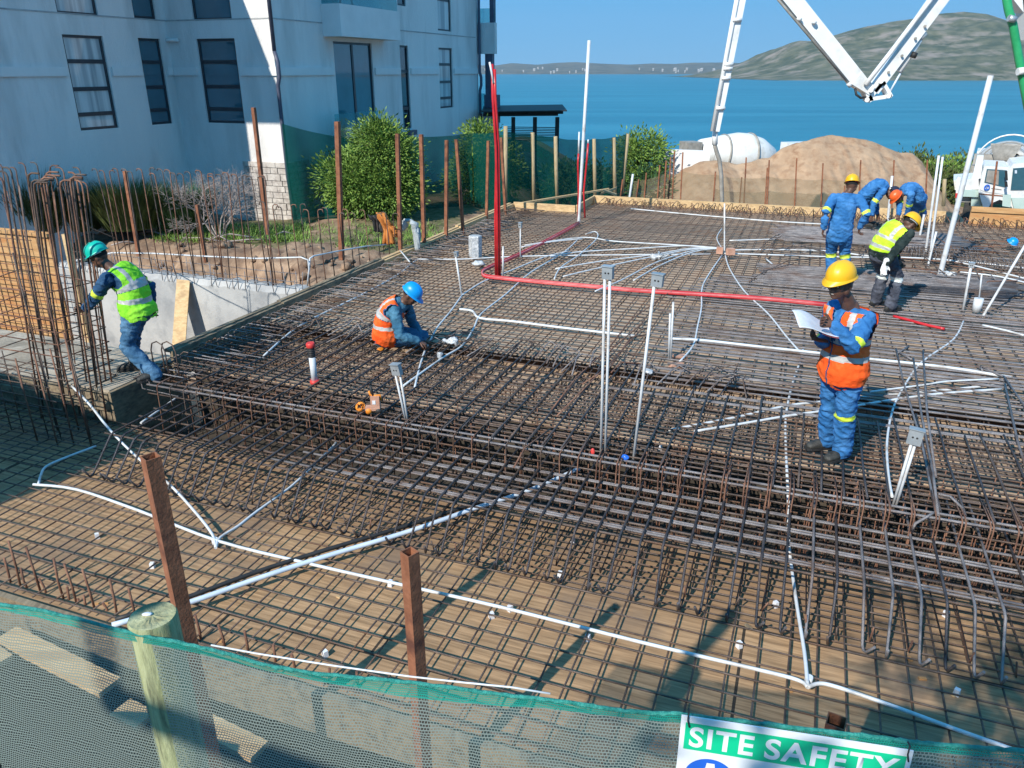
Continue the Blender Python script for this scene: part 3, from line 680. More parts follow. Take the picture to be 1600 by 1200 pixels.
# row B: tall thin hooked bars on the concrete wall behind the man in the green helmet
WU = 9.75
for i in range(24):
    px = 150 + i * 11.5 + random.uniform(-3, 3); py = 262 + i * .55 + random.uniform(-4, 5)
    t = PU(px, py, WU + .05); b = W(WU + .05, UV(t)[1] + random.uniform(-.12, .10), .05)
    starter(b, t.z - .05, .0085, M['rebar_rust'] if random.random() < .6 else M['rebar'], "thin tall hooked bar rising from the grey concrete wall", "tall hooked bars on the grey wall", lean=(t.x - b.x, t.y - b.y), hook=.09, hdir=-DV if random.random() < .8 else DV, top_curl=.03)
for i in range(15):
    px = 412 + i * 14.5 + random.uniform(-3, 3); py = 316 + i * 1.6 + random.uniform(-6, 6)
    uu = WU + .05 + i * .22
    t = PU(px, py, uu); b = W(uu, UV(t)[1] + .04, -.4)
    starter(b, t.z + .4, .0085, M['rebar'] if random.random() < .6 else M['rebar_rust'], "thin hooked bar standing in the dug pit below the green bush", "thin hooked bars in the pit", lean=(t.x - b.x, t.y - b.y), hook=.09, hdir=DV if random.random() < .5 else -DV, top_curl=.05)
# short grey starters along the wall top
for i in range(44):
    v = -11.9 + i * .112 + random.uniform(-.02, .02)
    starter(W(WU + random.choice((-.07, .09)), v, .0), random.uniform(.22, .42), .006, M['rebar_grey'], "short grey bar along the rough top of the concrete wall", "short bars on top of the grey wall", lean=(random.uniform(-.03, .03), 0))
root = thing("tie_bars", "long thin bars tied along the top of the concrete wall", "rebar", W(WU, -9, .2))
for (dz, du) in ((.16, -.075), (.17, .10), (.30, .10)):
    mb = MB(); mb.tube(bar_pts(W(WU + du, -12, dz), W(WU + du, -7.3, dz), 8, .012), .006, 5); obj("bar", mb, M['rebar_grey'], root)
# column cage at the left
def cage_bar(px_top, py_top, u, h0, r, hook, hd, lean, lab="tall brown column bar bent over at the top at the left edge"):
    t = PU(px_top, py_top, u); b = W(u - .02, UV(t)[1] + lean, h0)
    starter(b, t.z - h0, r * .95, M['rebar_rust'] if random.random() < .65 else M['rebar'], lab, "tall column bars at the left edge", lean=(t.x - b.x, t.y - b.y), hook=hook, hdir=hd)
for (x, y, u, hk_) in ((2, 256, 6.6, .1), (10, 268, 5.9, .12), (24, 262, 6.9, .08), (47, 281, 5.8, .22), (51, 284, 5.9, .22), (57, 280, 6.0, .24), (66, 273, 6.1, .26), (38, 255, 7.0, .1), (16, 262, 6.0, .12), (42, 270, 6.1, .18), (62, 277, 5.95, .2), (70, 268, 6.3, .2), (88, 275, 6.1, .1), (108, 276, 5.85, .18), (127, 282, 6.2, .12), (57, 254, 7.1, .1), (76, 258, 7.0, .16), (92, 281, 5.9, .18), (104, 278, 6.0, .22), (112, 272, 6.1, .2), (118, 270, 6.2, .1), (124, 262, 6.9, .1), (98, 262, 7.0, .12), (135, 285, 6.5, .1), (3, 276, 5.7, .14), (30, 290, 6.3, 0), (84, 300, 6.5, 0)):
    cage_bar(x, y, u, -.5, .011 if u < 6.4 else .008, hk_, DV if hk_ > .15 else -DV, random.uniform(-.34, -.18))
for (x, y, u) in ((20, 395, 5.6), (60, 410, 5.7), (100, 520, 5.4), (106, 540, 5.5), (52, 548, 5.3), (24, 560, 5.3), (78, 545, 5.4)):
    cage_bar(x, y, u, -.55, .010, 0, DV, .04, "shorter cut column bar inside the left column cage")
ties = thing("column_ties", "rectangular links tied around the tall column bars at the left edge", "rebar", W(6.1, -8.6, .3))
for k in range(13):
    z = -.42 + k * .145 + random.uniform(-.02, .02); u0, u1 = 5.72 + random.uniform(-.03, .03), 6.35; v0, v1 = -8.85 + .02 * k, -7.42 - .008 * k
    s_ = random.uniform(-.04, .04)
    if k in (9, 11, 12): continue
    mb = MB(); mb.tube([W(u0, v0, z + s_), W(u0, v1, z), W(u1, v1, z + s_), W(u1, v0, z + .02), W(u0, v0, z + s_)], .0075, 5); obj("link", mb, M['rebar_rust'] if k > 4 else M['rebar'], ties)
for k in range(8):
    z = -.45 + k * .11; mb = MB(); mb.tube([W(5.35, -9.6, z), W(5.33, -7.0 - .05 * k, z + random.uniform(-.03, .03))], .007, 5); obj("bar", mb, M['rebar'], ties)
for k in range(12):
    mb = MB(); vv = -9.4 + k * .19; mb.tube([W(5.36, vv, -.52), W(5.34, vv + random.uniform(-.03, .03), .3 + random.uniform(-.15, .25))], .007, 5); obj("bar", mb, M['rebar'], ties)
# horizontal mesh behind, in front of the orange shutter panel
pn = thing("wall_mesh", "upright steel grid in front of the orange plywood shutter at the left", "rebar", W(9.3, -13, -.8))
for k in range(13):
    mb = MB(); mb.tube(bar_pts(W(9.2, -16.3, -1.2 + k * .15), W(9.2, -12.1, -1.2 + k * .15), 5, .01), .007, 5); obj("bar", mb, M['rebar_rust'], pn)
for k in range(28):
    mb = MB(); mb.tube(bar_pts(W(9.22, -16.3 + k * .15, -1.4), W(9.22, -16.3 + k * .15, .75 + random.uniform(0, 1.1)), 3, .012), .007, 5); obj("bar", mb, M['rebar_rust'] if k % 3 else M['rebar'], pn)
mb = MB(); mb.uvbox(9.75, 9.79, -16.5, -12.35, -1.6, .62); mb.uvbox(9.70, 9.75, -16.5, -12.35, .54, .60)
obj("plywood_formwork", mb, M['ply_orange'], label="orange plywood wall shutter behind the tall bars at the far left", cat="panel")
mb = MB(); a = PU(100, 366, 9.6); mb.uvbox(9.58, 9.66, UV(a)[1] - .04, UV(a)[1] + .05, -1.6, a.z)
obj("timber_post", mb, M['wood'], label="upright pale timber at the left end of the grey concrete wall", cat="timber post")
# concrete wall with broken rough top
mb = MB(); n = 60
def wtop(i): return .06 + .03 * noise.noise(Vector((i * .6, 0, 2))) + .02 * random.uniform(-1, 1)
tops = [wtop(i) for i in range(n + 1)]; tops2 = [wtop(i + 50) + .03 for i in range(n + 1)]
vs = []
for i in range(n + 1):
    v = -12.25 + (5.2) * i / n; vs += [W(9.7, v, -1.75), W(9.7, v, tops[i] - .06), W(9.76, v, tops[i] + .03), W(9.95, v, tops2[i]), W(9.95, v, -1.75)]
fs = []
for i in range(n):
    for k in range(4): a = i * 5 + k; fs.append((a, a + 5, a + 6, a + 1))
fs.append((0, 1, 2, 3, 4)); e = n * 5; fs.append((e + 4, e + 3, e + 2, e + 1, e))
mb.add(vs, fs)
obj("concrete_wall", mb, M['concrete'], label="smooth light grey concrete wall behind the man in the green hard hat", cat="wall")
for i, (px0, px1) in enumerate(((640, 0),)): pass
# leaning plank with its two edges
p0 = PU(272, 432, 9.60); p1 = W(8.75, UV(PU(258, 540, 9.2))[1], -1.55)
p0 = W(9.66, -9.55, .02); p1 = W(8.95, -9.42, -1.7)
mb = MB(); d = p0 - p1; mb.box(p1, d, DV * .27, Vector((0, 0, .04)))
obj("leaning_plank", mb, M['wood'], label="wide pale plank leaning on the grey concrete wall", cat="plank")
# hoops at the left worker's legs
for k, px in enumerate((246, 262)):
    a = P(px, 600, -.1); mb = MB(); mb.tube([a, a + DZ * .42, a + DZ * .5 + DV * .03, a + DZ * .53 + DV * .1, a + DZ * .5 + DV * .17, a + DZ * .42 + DV * .2, a + DV * .2], .008, 6)
    obj("hoop_bar", mb, M['rebar'], label=("upside-down U bar right beside the knee of the man in the green hard hat", "upside-down U bar farther from the man in the green hard hat")[k], cat="rebar")

ORD = "first second third fourth fifth sixth seventh eighth ninth tenth eleventh twelfth thirteenth fourteenth fifteenth sixteenth seventeenth eighteenth nineteenth twentieth".split()
def ordn(i): return ORD[i] if i < 20 else (("twenty-", "thirty-", "forty-")[(i + 1) // 10 - 2] + ORD[(i + 1) % 10 - 1] if (i + 1) % 10 else ("thirtieth", "fortieth")[(i + 1) // 10 - 3])
def px_of(o):
    t = max((Vector(v.co) for v in o.data.vertices), key=lambda q: q.z); return t.x / (t.y * cp - (t.z - CAMZ) * sp)
def number_row(grp, txt):
    for i, o in enumerate(sorted([o for o in COL.objects if o.get("group") == grp], key=px_of)): o["label"] = ordn(i) + " from the left of the " + txt
number_row("short starter bars along the front edge", "short rusty bars standing behind the near net")
number_row("tall hooked bars on the grey wall", "tall hooked bars rising from the grey concrete wall")
number_row("thin hooked bars in the pit", "thin hooked bars in the pit below the green bush")
number_row("short bars on top of the grey wall", "short grey bars on the rough wall top")
number_row("white houses scattered along the far shore", "tiny pale houses on the far shore across the water")
number_row("tall column bars at the left edge", "tall brown column bars at the left edge")
# ================================================================== RUSTY POSTS AND STAKES
def post(p_top, p_bot, wd, lab, name="rusty_post", cat="post", mat=None, hollow=False, rot=20.6, grp=None):
    p0, p1 = Vector(p_bot), Vector(p_top); a = R(rot); wd = wd * (1 if hollow else .74); x = Vector((math.cos(a), -math.sin(a), 0)); y = Vector((math.sin(a), math.cos(a), 0)); h = wd / 2; t = .005
    mb = MB()
    if hollow:
        vs = []
        for p in (p0, p1):
            for hh in (h, h - t): vs += [p + x * hh * i + y * hh * j for i, j in ((-1, -1), (1, -1), (1, 1), (-1, 1))]
        fs = []
        for k in range(4):
            l = (k + 1) % 4; fs += [(k, l, 8 + l, 8 + k), (4 + l, 4 + k, 12 + k, 12 + l), (8 + k, 8 + l, 12 + l, 12 + k)]
        mb.add(vs, fs)
    else:
        vs = [p + x * h * i + y * h * j for p in (p0, p1) for i, j in ((-1, -1), (1, -1), (1, 1), (-1, 1))]
        mb.add(vs, [(3, 2, 1, 0), (4, 5, 6, 7)] + [(k, (k + 1) % 4, 4 + (k + 1) % 4, 4 + k) for k in range(4)])
    return obj(name, mb, mat or M['rust'], label=lab, cat=cat, group=grp)
for (px, py, v_, lab, z) in ((235, 713, 0, "tall rusty square post behind the round wooden post", 2.45), (640, 862, 0, "rusty square post at the bottom centre behind the near net", 2.75), (1307, 1126, 0, "rusty square post top just above the safety sign", 2.9)):
    t = PU(px, py, z); post(t, Vector((t.x + .015, t.y, -1.6)), .072 if px == 235 else (.066 if px == 640 else .08), lab, hollow=True, rot=45 if px != 1307 else 30)
for (tx, ty, bx, by, Y, wd, lab) in ((396, 168, 418, 352, 15.2, .09, "tall thin rusty post in front of the white house corner"), (527, 190, 534, 392, 14.6, .11, "tall rusty post left of the big green bush"), (621, 209, 626, 392, 14.6, .09, "rusty post standing in front of the big green bush, right half"), (658, 210, 663, 378, 15.3, .09, "rusty post at the right edge of the big green bush"),
                                    (698, 219, 697, 362, 16.2, .085, "rusty post between the big green bush and the netted bush, left one"), (713, 218, 724, 352, 16.6, .08, "rusty post leaning left beside the netted bush"), (763, 220, 760, 334, 18.3, .08, "slim rusty post in front of the netted bush"), (783, 215, 790, 322, 19.2, .08, "thin rusty post just right of the red pipes"),
                                    (195, 267, 217, 385, 13.6, .075, "short leaning rusty post above the grey wall near the grass clumps"), (308, 320, 322, 396, 13.6, .07, "short rusty post stub below the bare grey shrub")):
    t, b = PD(tx, ty, Y), PD(bx, by + 14, Y); post(t, b, wd, lab)
t, b = PD(790, 197, 20.5), PD(790, 326, 20.5)
mb = MB(); mb.tube([b, t], .055, 8); obj("timber_pole", mb, M['pole'], label="pale round timber pole rising behind the red pipes", cat="pole")
for (px, tp, bt, Y, lab) in ((832, 207, 322, 23.5, "leftmost timber pole of the green net on the right"), (868, 213, 322, 23.9, "timber pole of the green net below the dark pergola corner"), (928, 217, 312, 25, "thin timber pole in the middle of the green net"), (959, 215, 308, 25.6, "timber pole second from the right end of the green net"), (977, 209, 306, 26.0, "leaning timber pole at the right end of the green net")):
    t, b = PD(px + (4 if px == 977 else 0), tp, Y), PD(px + (-6 if px == 977 else 2), bt, Y); mb = MB(); mb.tube([b, t], .06, 8); obj("net_pole", mb, M['pole'], label=lab, cat="pole")
# stakes of the beige net at the back
stk = [(973, 280, 305), (988, 283, 306), (998, 280, 307), (1010, 270, 310), (1031, 258, 309), (1041, 251, 311), (1048, 246, 311), (1054, 236, 312), (1067, 238, 313), (1118, 268, 318), (1159, 277, 318), (1166, 246, 318), (1199, 262, 320), (1202, 250, 322), (1245, 247, 323), (1286, 255, 326), (1345, 250, 328), (1397, 250, 332), (1449, 250, 334), (1320, 290, 330)]
for i, (px, tp, bt) in enumerate(stk):
    Y = 21.6 - (px - 973) * .0050; t, b = PD(px, tp, Y), PD(px - 4, bt + 6, Y)
    post(t, b, .045, "thin rusty stake of the beige net in front of the sand heap", "rusty_stake", "stake", grp="rusty stakes of the beige net")
for (px, tp, bt, lab) in ((1558, 252, 322, "rusty stake in front of the white truck cab door"),):
    t, b = PD(px, tp, 17.9), PD(px - 9, bt + 4, 17.9); post(t, b, .05, lab, "rusty_stake", "stake")
t, b = PD(1476, 280, 19.5), PD(1474, 322, 19.5); mb = MB(); mb.tube([b, t], .045, 7); obj("timber_stake", mb, M['pole'], label="short timber stake between the sand heap and the white truck", cat="stake")

number_row("rusty stakes of the beige net", "thin rusty stakes before the sand heap")
# ================================================================== NETS
def net(name, lab, pts_top, pts_bot, mat, sub=8, wav=.04, vn=6, parent=None, sag=.03):
    """cloth sheet through paired top/bottom points, with folds, sag and UVs in metres"""
    top, bot = [], []
    for i in range(len(pts_top) - 1):
        for k in range(sub):
            t = k / sub; s_ = math.sin(t * math.pi) * sag
            top.append(pts_top[i].lerp(pts_top[i + 1], t) - DZ * s_); bot.append(pts_bot[i].lerp(pts_bot[i + 1], t))
    top.append(pts_top[-1]); bot.append(pts_bot[-1])
    vs = []; n = len(top); uv = []; acc = 0
    for i in range(n):
        if i: acc += (top[i] - top[i - 1]).length
        dr = (top[min(i + 1, n - 1)] - top[max(i - 1, 0)]); nr = Vector((-dr.y, dr.x, 0)).normalized()
        for j in range(vn + 1):
            q = j / vn; p = top[i].lerp(bot[i], q)
            f = noise.noise(Vector((acc * 1.7, q * 1.3, 7))) * wav * (.3 + q) * 1.6 + math.sin(acc * 9 + q * 1.5) * wav * .25 * q
            vs.append(p + nr * f); uv.append((acc, -(top[i] - bot[i]).length * q))
    fs = [(i * (vn + 1) + j, i * (vn + 1) + j + 1, (i + 1) * (vn + 1) + j + 1, (i + 1) * (vn + 1) + j) for i in range(n - 1) for j in range(vn)]
    mb = MB(); mb.add(vs, fs, 0, True); me = mb.mesh(name, mat); ul = me.uv_layers.new(name="uv")
    for l in me.loops: ul.data[l.index].uv = uv[l.vertex_index]
    return tag(link(name, me, parent), lab)
# green net along the house
gt = [(440, 193, 20.4), (525, 213, 21.2), (585, 217, 22.0), (650, 214, 22.8), (738, 208, 23.8)]
g1 = thing("net_fence", "dark green shade net strung between the house corner and the netted bush", "fence", PD(440, 350, 20.4))
T = [PD(*a) for a in gt]; B = [Vector((p.x, p.y, -.75)) for p in T]; net("shade_net", None, T, B, M['net_green'], wav=.16, parent=g1, vn=14, sub=14)
gt = [(738, 208, 23.8), (790, 205, 22.5), (832, 209, 23.5), (868, 214, 23.9), (897, 218, 24.5), (928, 217, 25), (959, 214, 25.6), (981, 208, 26.0)]
g2 = thing("net_fence", "dark green shade net on timber poles in front of the sea", "fence", PD(790, 330, 20.5))
T = [PD(*a) for a in gt]; B = [Vector((p.x, p.y, -1.1)) for p in T]; net("shade_net", None, T, B, M['net_green'], wav=.07, parent=g2, vn=10, sub=10)
bt_ = [(985, 284, 21.6), (1040, 272, 21.3), (1067, 268, 21.1), (1118, 273, 20.9), (1160, 278, 20.6), (1202, 276, 20.5), (1245, 279, 20.3), (1286, 280, 20.1), (1345, 281, 19.8), (1397, 282, 19.5), (1449, 300, 19.3), (1480, 302, 19.0)]
T = [PD(*a) for a in bt_]; B = [Vector((p.x, p.y, -1.6)) for p in T]
tag(net("beige_net", "low beige net sagging in front of the sand heap", T, B, M['net_beige'], wav=.05), cat="net")
T2 = [PD(a[0], a[1] + 22, a[2] + .06) for a in bt_[3:10]]; B2 = [Vector((p.x, p.y, -1.6)) for p in T2]
tag(net("beige_net", "second darker layer of beige net along the foot of the sand heap", T2, B2, M['net_beige'], wav=.05), cat="net")

# ================================================================== NEAR FENCE WITH SIGN
A0 = Vector((-.79, 1.38, 0)); A1 = Vector((.91, 1.02, 0)); FD = (A1 - A0).normalized(); FN = Vector((FD.y, -FD.x, 0))   # FN points to the camera
def FP(px, py, off=0):
    r = ray(px, py); o = A0 + FN * off; t = (o - CAM).dot(FN) / r.dot(FN); return CAM + r * t
fence = thing("net_fence", "near green mesh fence with rope along its top in the foreground", "fence", A0 + DZ * .35)
hem = [(-90, 922), (-40, 932), (0, 941), (60, 950), (120, 963), (200, 985), (280, 1001), (350, 1017), (420, 1037), (490, 1049), (560, 1056), (630, 1062), (700, 1071), (780, 1082), (850, 1090), (910, 1098), (960, 1106), (1010, 1110), (1060, 1112), (1130, 1121), (1200, 1129), (1300, 1141), (1400, 1153), (1440, 1158), (1500, 1163), (1560, 1167), (1620, 1172), (1700, 1184)]
body = [(-90, 930), (-40, 940), (0, 949), (60, 960), (120, 975), (200, 997), (280, 1013), (350, 1030), (420, 1048), (490, 1062), (560, 1072), (630, 1085), (700, 1092), (780, 1100), (850, 1104), (910, 1112), (960, 1118), (1010, 1124), (1060, 1128), (1130, 1136), (1200, 1144), (1300, 1156), (1400, 1168), (1440, 1172), (1500, 1177), (1560, 1181), (1620, 1186), (1700, 1198)]
T = [FP(x, y, .012) for x, y in body]; B = [Vector((p.x, p.y, .30)) for p in T]
net("mesh_panel", None, T, B, M['net_near'], sub=6, wav=.012, vn=50, parent=fence, sag=.0)
hp = [FP(x, y + 3, .014) for x, y in hem]
mb = MB(); pts = []; random.seed(5)
for i in range(len(hp) - 1):
    for k in range(6): p = hp[i].lerp(hp[i + 1], k / 6); pts.append(p + Vector((0, random.uniform(-.001, .001), random.uniform(-.0012, .0012))))
mb.tube(pts, [.0045 + .0018 * noise.noise(Vector((i * .7, 0, 0))) for i in range(len(pts))], 8)
obj("rope", mb, M['teal'], fence)
# bunched hem cloth under the rope
net("hem", None, [p + FN * .003 for p in hp], [FP(x, y + 2, .016) for x, y in body], net_mat("net_hem", (.02, .33, .26), .35, cell=.0055, trans=.2), sub=5, wav=.004, vn=3, parent=fence, sag=0)
mb = MB(); mb.tube([FP(x, y, -.01) for x, y in ((330, 1008), (400, 1021), (520, 1040), (640, 1057), (720, 1066), (800, 1074), (860, 1084))], .0022, 6)
obj("wire", mb, M['pvc'], label="thin white wire just above the near mesh fence", cat="wire")
# round treated post
pt = FP(238, 962, -.035); pm_post = pm("treated_post", (.24, .26, .12), (.38, .40, .22), 5, .85, .35, 40, stretch=(9, 9, 1.2), c3=(.14, .15, .08), c3s=6)
M['post_top'] = pm("post_top", (.30, .30, .15), (.44, .44, .26), 14, .9, .4, 60, c3=(.18, .17, .09), c3s=9)
wp = thing("fence_post", "round greenish wooden post behind the near mesh fence", "post", Vector((pt.x, pt.y, .3)))
x_, y_ = Vector((1, 0, 0)), Vector((0, 1, 0)); rad = .0535
mb = MB(); mb.lathe(Vector((pt.x, pt.y, .2)), x_, y_, DZ, [(rad * 1.04, 0), (rad, .5), (rad * 1.0, pt.z - .2 - .006), (rad * .94, pt.z - .2)], 40); obj("shaft", mb, pm_post, wp)
mb = MB(); vs = [Vector((pt.x, pt.y, pt.z + .0005))]
for q in (.3, .6, .94):
    for k in range(32): a = 2 * math.pi * k / 32; vs.append(Vector((pt.x + rad * q * math.cos(a), pt.y + rad * q * math.sin(a), pt.z + (random.uniform(-.002, .001) if q < .9 else 0))))
fs = [(0, 1 + k, 1 + (k + 1) % 32) for k in range(32)] + [(1 + i * 32 + k, 33 + i * 32 + k, 33 + i * 32 + (k + 1) % 32, 1 + i * 32 + (k + 1) % 32) for i in range(2) for k in range(32)]
mb.add(vs, fs); obj("end_grain", mb, M['post_top'], wp)
mb = MB(); mb.ell(Vector((pt.x - .012, pt.y + .002, pt.z + .003)), x_, y_, DZ, .013, .007, .003, 8); obj("paint_spot", mb, M['paper'], wp)
# sign
s0, s1 = FP(1065, 1118, .03), FP(1428, 1174, .03); sx = (s1 - s0).normalized(); sn = FN; sy = sn.cross(sx).normalized()
if sy.z < 0: sy = -sy
SW = (s1 - s0).length; SH = SW * 1.38
sg = thing("safety_sign", "white and green SITE SAFETY sign hanging on the near mesh fence", "sign", s0 - sy * SH)
mb = MB(); mb.box(s0 - sy * SH, sx * SW, sy * SH, -sn * .003); obj("sign_board", mb, M['sign_white'], sg)
def SQ(a, b, c, d, off): return MB().quad(s0 + sx * a - sy * d + sn * off, s0 + sx * b - sy * d + sn * off, s0 + sx * b - sy * c + sn * off, s0 + sx * a - sy * c + sn * off)
gy0 = SW * .035; gy1 = SW * .198
mb = SQ(SW * .022, SW * .978, gy0, gy1, .0006); obj("green_panel", mb, M['sign_green'], sg)
def text_mesh(txt, x0, x1, yb, yt, off, mat, name="lettering"):
    cu = bpy.data.curves.new("t", 'FONT'); cu.body = txt; cu.size = 1; cu.offset = .026; cu.space_character = 1.12; cu.fill_mode = 'FRONT'
    to = bpy.data.objects.new("t", cu); COL.objects.link(to); dg = bpy.context.evaluated_depsgraph_get(); me = bpy.data.meshes.new_from_object(to.evaluated_get(dg)); bpy.data.objects.remove(to); bpy.data.curves.remove(cu)
    a = np.empty(len(me.vertices) * 3); me.vertices.foreach_get("co", a); a = a.reshape(-1, 3); mn, mxx = a.min(0), a.max(0)
    for vtx in me.vertices:
        tx = (vtx.co.x - mn[0]) / (mxx[0] - mn[0]); ty = (vtx.co.y - mn[1]) / (mxx[1] - mn[1])
        vtx.co = s0 + sx * (x0 + (x1 - x0) * tx) - sy * (yb + (yt - yb) * ty) + sn * off
    me.name = name; me.materials.clear(); me.materials.append(mat); me.update(); return link(name, me, sg)
text_mesh("SITE", SW * .045, SW * .335, gy1 - SW * .02, gy0 + SW * .018, .0012, M['sign_white']); text_mesh("SAFETY", SW * .385, SW * .955, gy1 - SW * .02, gy0 + SW * .018, .0012, M['sign_white'])
mb = MB(); c_ = s0 + sx * SW * .155 - sy * (gy1 + SW * .155) + sn * .0006; n_ = 48
mb.add([c_] + [c_ + sx * SW * .115 * math.cos(2 * math.pi * k / n_) + sy * SW * .115 * math.sin(2 * math.pi * k / n_) for k in range(n_)], [(0, 1 + k, 1 + (k + 1) % n_) for k in range(n_)]); obj("blue_disc", mb, M['sign_blue'], sg)
mb = MB(); c2 = c_ + sn * .0006 + sy * SW * .07; mb.add([c2 + sx * SW * a + sy * SW * b for a, b in ((-.018, .02), (.018, .02), (.022, -.012), (.05, -.045), (-.05, -.045), (-.022, -.012))], [(5, 4, 3, 2, 1, 0)]); obj("white_mark", mb, M['sign_white'], sg)
for k in (.03, .975):
    p = s0 + sx * SW * k + sn * .004; mb = MB(); mb.tube([p + sy * .012 - sn * .012, p + sy * .014, p - sy * .006, p - sy * .022 + sx * .004], .0016, 6); obj("cable_tie", mb, M['black'], label=("black cable tie at the left corner of the safety sign", "black cable tie at the right corner of the safety sign")[k > .5], cat="cable tie")
# ================================================================== THE HOUSE
HV1, HU2, HV3, HU4 = -16.4, 17.7, -13.1, 30.95
house = thing("apartment_building", "white plastered multi-storey house with tall dark framed windows at the left", "building", W(HU2, HV3, -.6))
def zz(px, py, v=None, u=None): return (PV(px, py, v) if v is not None else PU(px, py, u)).z
def uu(px, py, v): return UV(PV(px, py, v))[0]
def vv_(px, py, u): return UV(PU(px, py, u))[1]
ZT = 10.5
def facade(fn, nrm, s0_, s1_, z0, z1, ops, name="wall"):
    """fn(s,z) -> point on the face, nrm outward normal; ops = (s0,s1,z0,z1,kind,rows)"""
    mb = MB(); ss = sorted({s0_, s1_, *[o[0] for o in ops], *[o[1] for o in ops]}); zs = sorted({z0, z1, *[o[2] for o in ops], *[o[3] for o in ops]})
    for i in range(len(ss) - 1):
        for j in range(len(zs) - 1):
            cs, cz = (ss[i] + ss[i + 1]) / 2, (zs[j] + zs[j + 1]) / 2
            if any(o[0] < cs < o[1] and o[2] < cz < o[3] for o in ops): continue
            mb.quad(fn(ss[i], zs[j]), fn(ss[i + 1], zs[j]), fn(ss[i + 1], zs[j + 1]), fn(ss[i], zs[j + 1]))
    D = .09
    for o in ops:
        a, b, c, d = fn(o[0], o[2]), fn(o[1], o[2]), fn(o[1], o[3]), fn(o[0], o[3]); k = -nrm * D
        for p, q in ((a, b), (b, c), (c, d), (d, a)): mb.quad(p, q, q + k, p + k)
    obj(name, mb, M['plaster'], house)
    for o in ops:
        kind, rows = o[4], o[5]; w_ = o[1] - o[0]; h_ = o[3] - o[2]; fr = .06
        along = (fn(1, 0) - fn(0, 0)); o0 = fn(o[0], o[2]) - nrm * (D - .0)
        fmb = MB()
        def fb(a, b, c, d, dp=.045): fmb.box(o0 + along * a + DZ * c, along * (b - a), nrm * dp, DZ * (d - c))
        fb(0, fr, 0, h_); fb(w_ - fr, w_, 0, h_); fb(fr, w_ - fr, 0, fr); fb(fr, w_ - fr, h_ - fr, h_)
        for r_ in rows: fb(fr, w_ - fr, h_ * r_ - .045, h_ * r_ + .045, .04)
        if kind == 'door': fb(w_ * .5 - .05, w_ * .5 + .05, fr, h_ - fr, .042)
        wn = obj("window", fmb, M['dark_frame'], house)
        pmb = MB(); q0 = o0 + nrm * .02; pmb.quad(q0, q0 + along * w_, q0 + along * w_ + DZ * h_, q0 + DZ * h_)
        obj("pane", pmb, M['curtain'] if kind == 'curtain' else (M['pane_dark'] if kind == 'dark' else M['pane']), wn)
V1 = lambda s, z: W(s, HV1, z)
rows4 = (.17, .44, .73)
w1 = (uu(97, 57, HV1), uu(160, 57, HV1)); w2 = (uu(215, 58, HV1), uu(249, 58, HV1)); wz = (zz(160, 203, v=HV1) - .0, zz(97, 55, v=HV1)); wz = (1.92, 4.02)
facade(V1, DV, 10.5, HU2, -1.5, ZT, [(w1[0], w1[1], wz[0], wz[1], 'curtain', rows4), (w2[0], w2[1], wz[0], wz[1], 'glass', rows4),
    (w1[0], w1[1], zz(148, 25, v=HV1), 7.0, 'curtain', (.5,)), (w2[0], w2[1], zz(238, 30, v=HV1), 7.0, 'glass', (.5,))])
V2 = lambda s, z: W(HU2, s, z)
x0, x1 = vv_(306, 60, HU2), vv_(366, 60, HU2)
facade(V2, -DU, HV1, HV3, -1.5, ZT, [(x0, x1, wz[0] + .02, wz[1], 'glass', rows4), (x0, x1, zz(357, 31, u=HU2), 7.0, 'glass', (.5,))])
V3 = lambda s, z: W(s, HV3, z)
def ou(a, b, y): return (uu(a, y, HV3), uu(b, y, HV3))
d1 = ou(520, 580, 64); n1 = ou(624, 637, 66); n2 = ou(685, 706, 70)
facade(V3, DV, HU2, HU4, -1.5, ZT, [(d1[0], d1[1], -.2, 4.02, 'door', ()), (n1[0], n1[1], 1.4, 4.02, 'dark', (.25, .7)), (n2[0], n2[1], 1.95, 4.02, 'curtain', rows4),
    (n2[0], n2[1], zz(700, 49, v=HV3), 8, 'curtain', (.3,)), (n1[0], n1[1], zz(612, 12, v=HV3) + .1, 8, 'dark', (.3,)), (d1[0], d1[1], 5.3, 8, 'door', ())])
# string course, scored line, stone plinth
mb = MB(); zc = 3.13; t_ = .05
def course(a, b, face):
    if face == 1: mb.box(W(a, HV1, zc), DU * (b - a), DV * t_, DZ * .2)
    elif face == 2: mb.box(W(HU2, a, zc), DV * (b - a), -DU * t_, DZ * .2)
    else: mb.box(W(a, HV3, zc), DU * (b - a), DV * t_, DZ * .2)
    obj("string_course", mb, M['trim'], house); mb.__init__()
g = .08
course(10.5, w1[0] - g, 1); course(w1[1] + g, w2[0] - g, 1); course(w2[1] + g, HU2 - .05, 1); course(HV1 + .06, x0 - g, 2); course(x1 + g, HV3 + .05, 2)
course(HU2, d1[0] - g, 3); course(d1[1] + g, n1[0] - g, 3); course(n1[1] + g, n2[0] - g, 3); course(n2[1] + g, HU4, 3)
mb = MB(); zg = zz(240, 32, v=HV1)
mb.box(W(10.5, HV1, zg), DU * (HU2 - 10.5), DV * .012, DZ * .03); mb.box(W(HU2, HV1 + .013, zg), DV * (HV3 - HV1), -DU * .012, DZ * .03); mb.box(W(HU2, HV3, zg), DU * 13, DV * .012, DZ * .03)
obj("scored_line", mb, M['concrete'], house)
mb = MB(); random.seed(9); z = -1.2
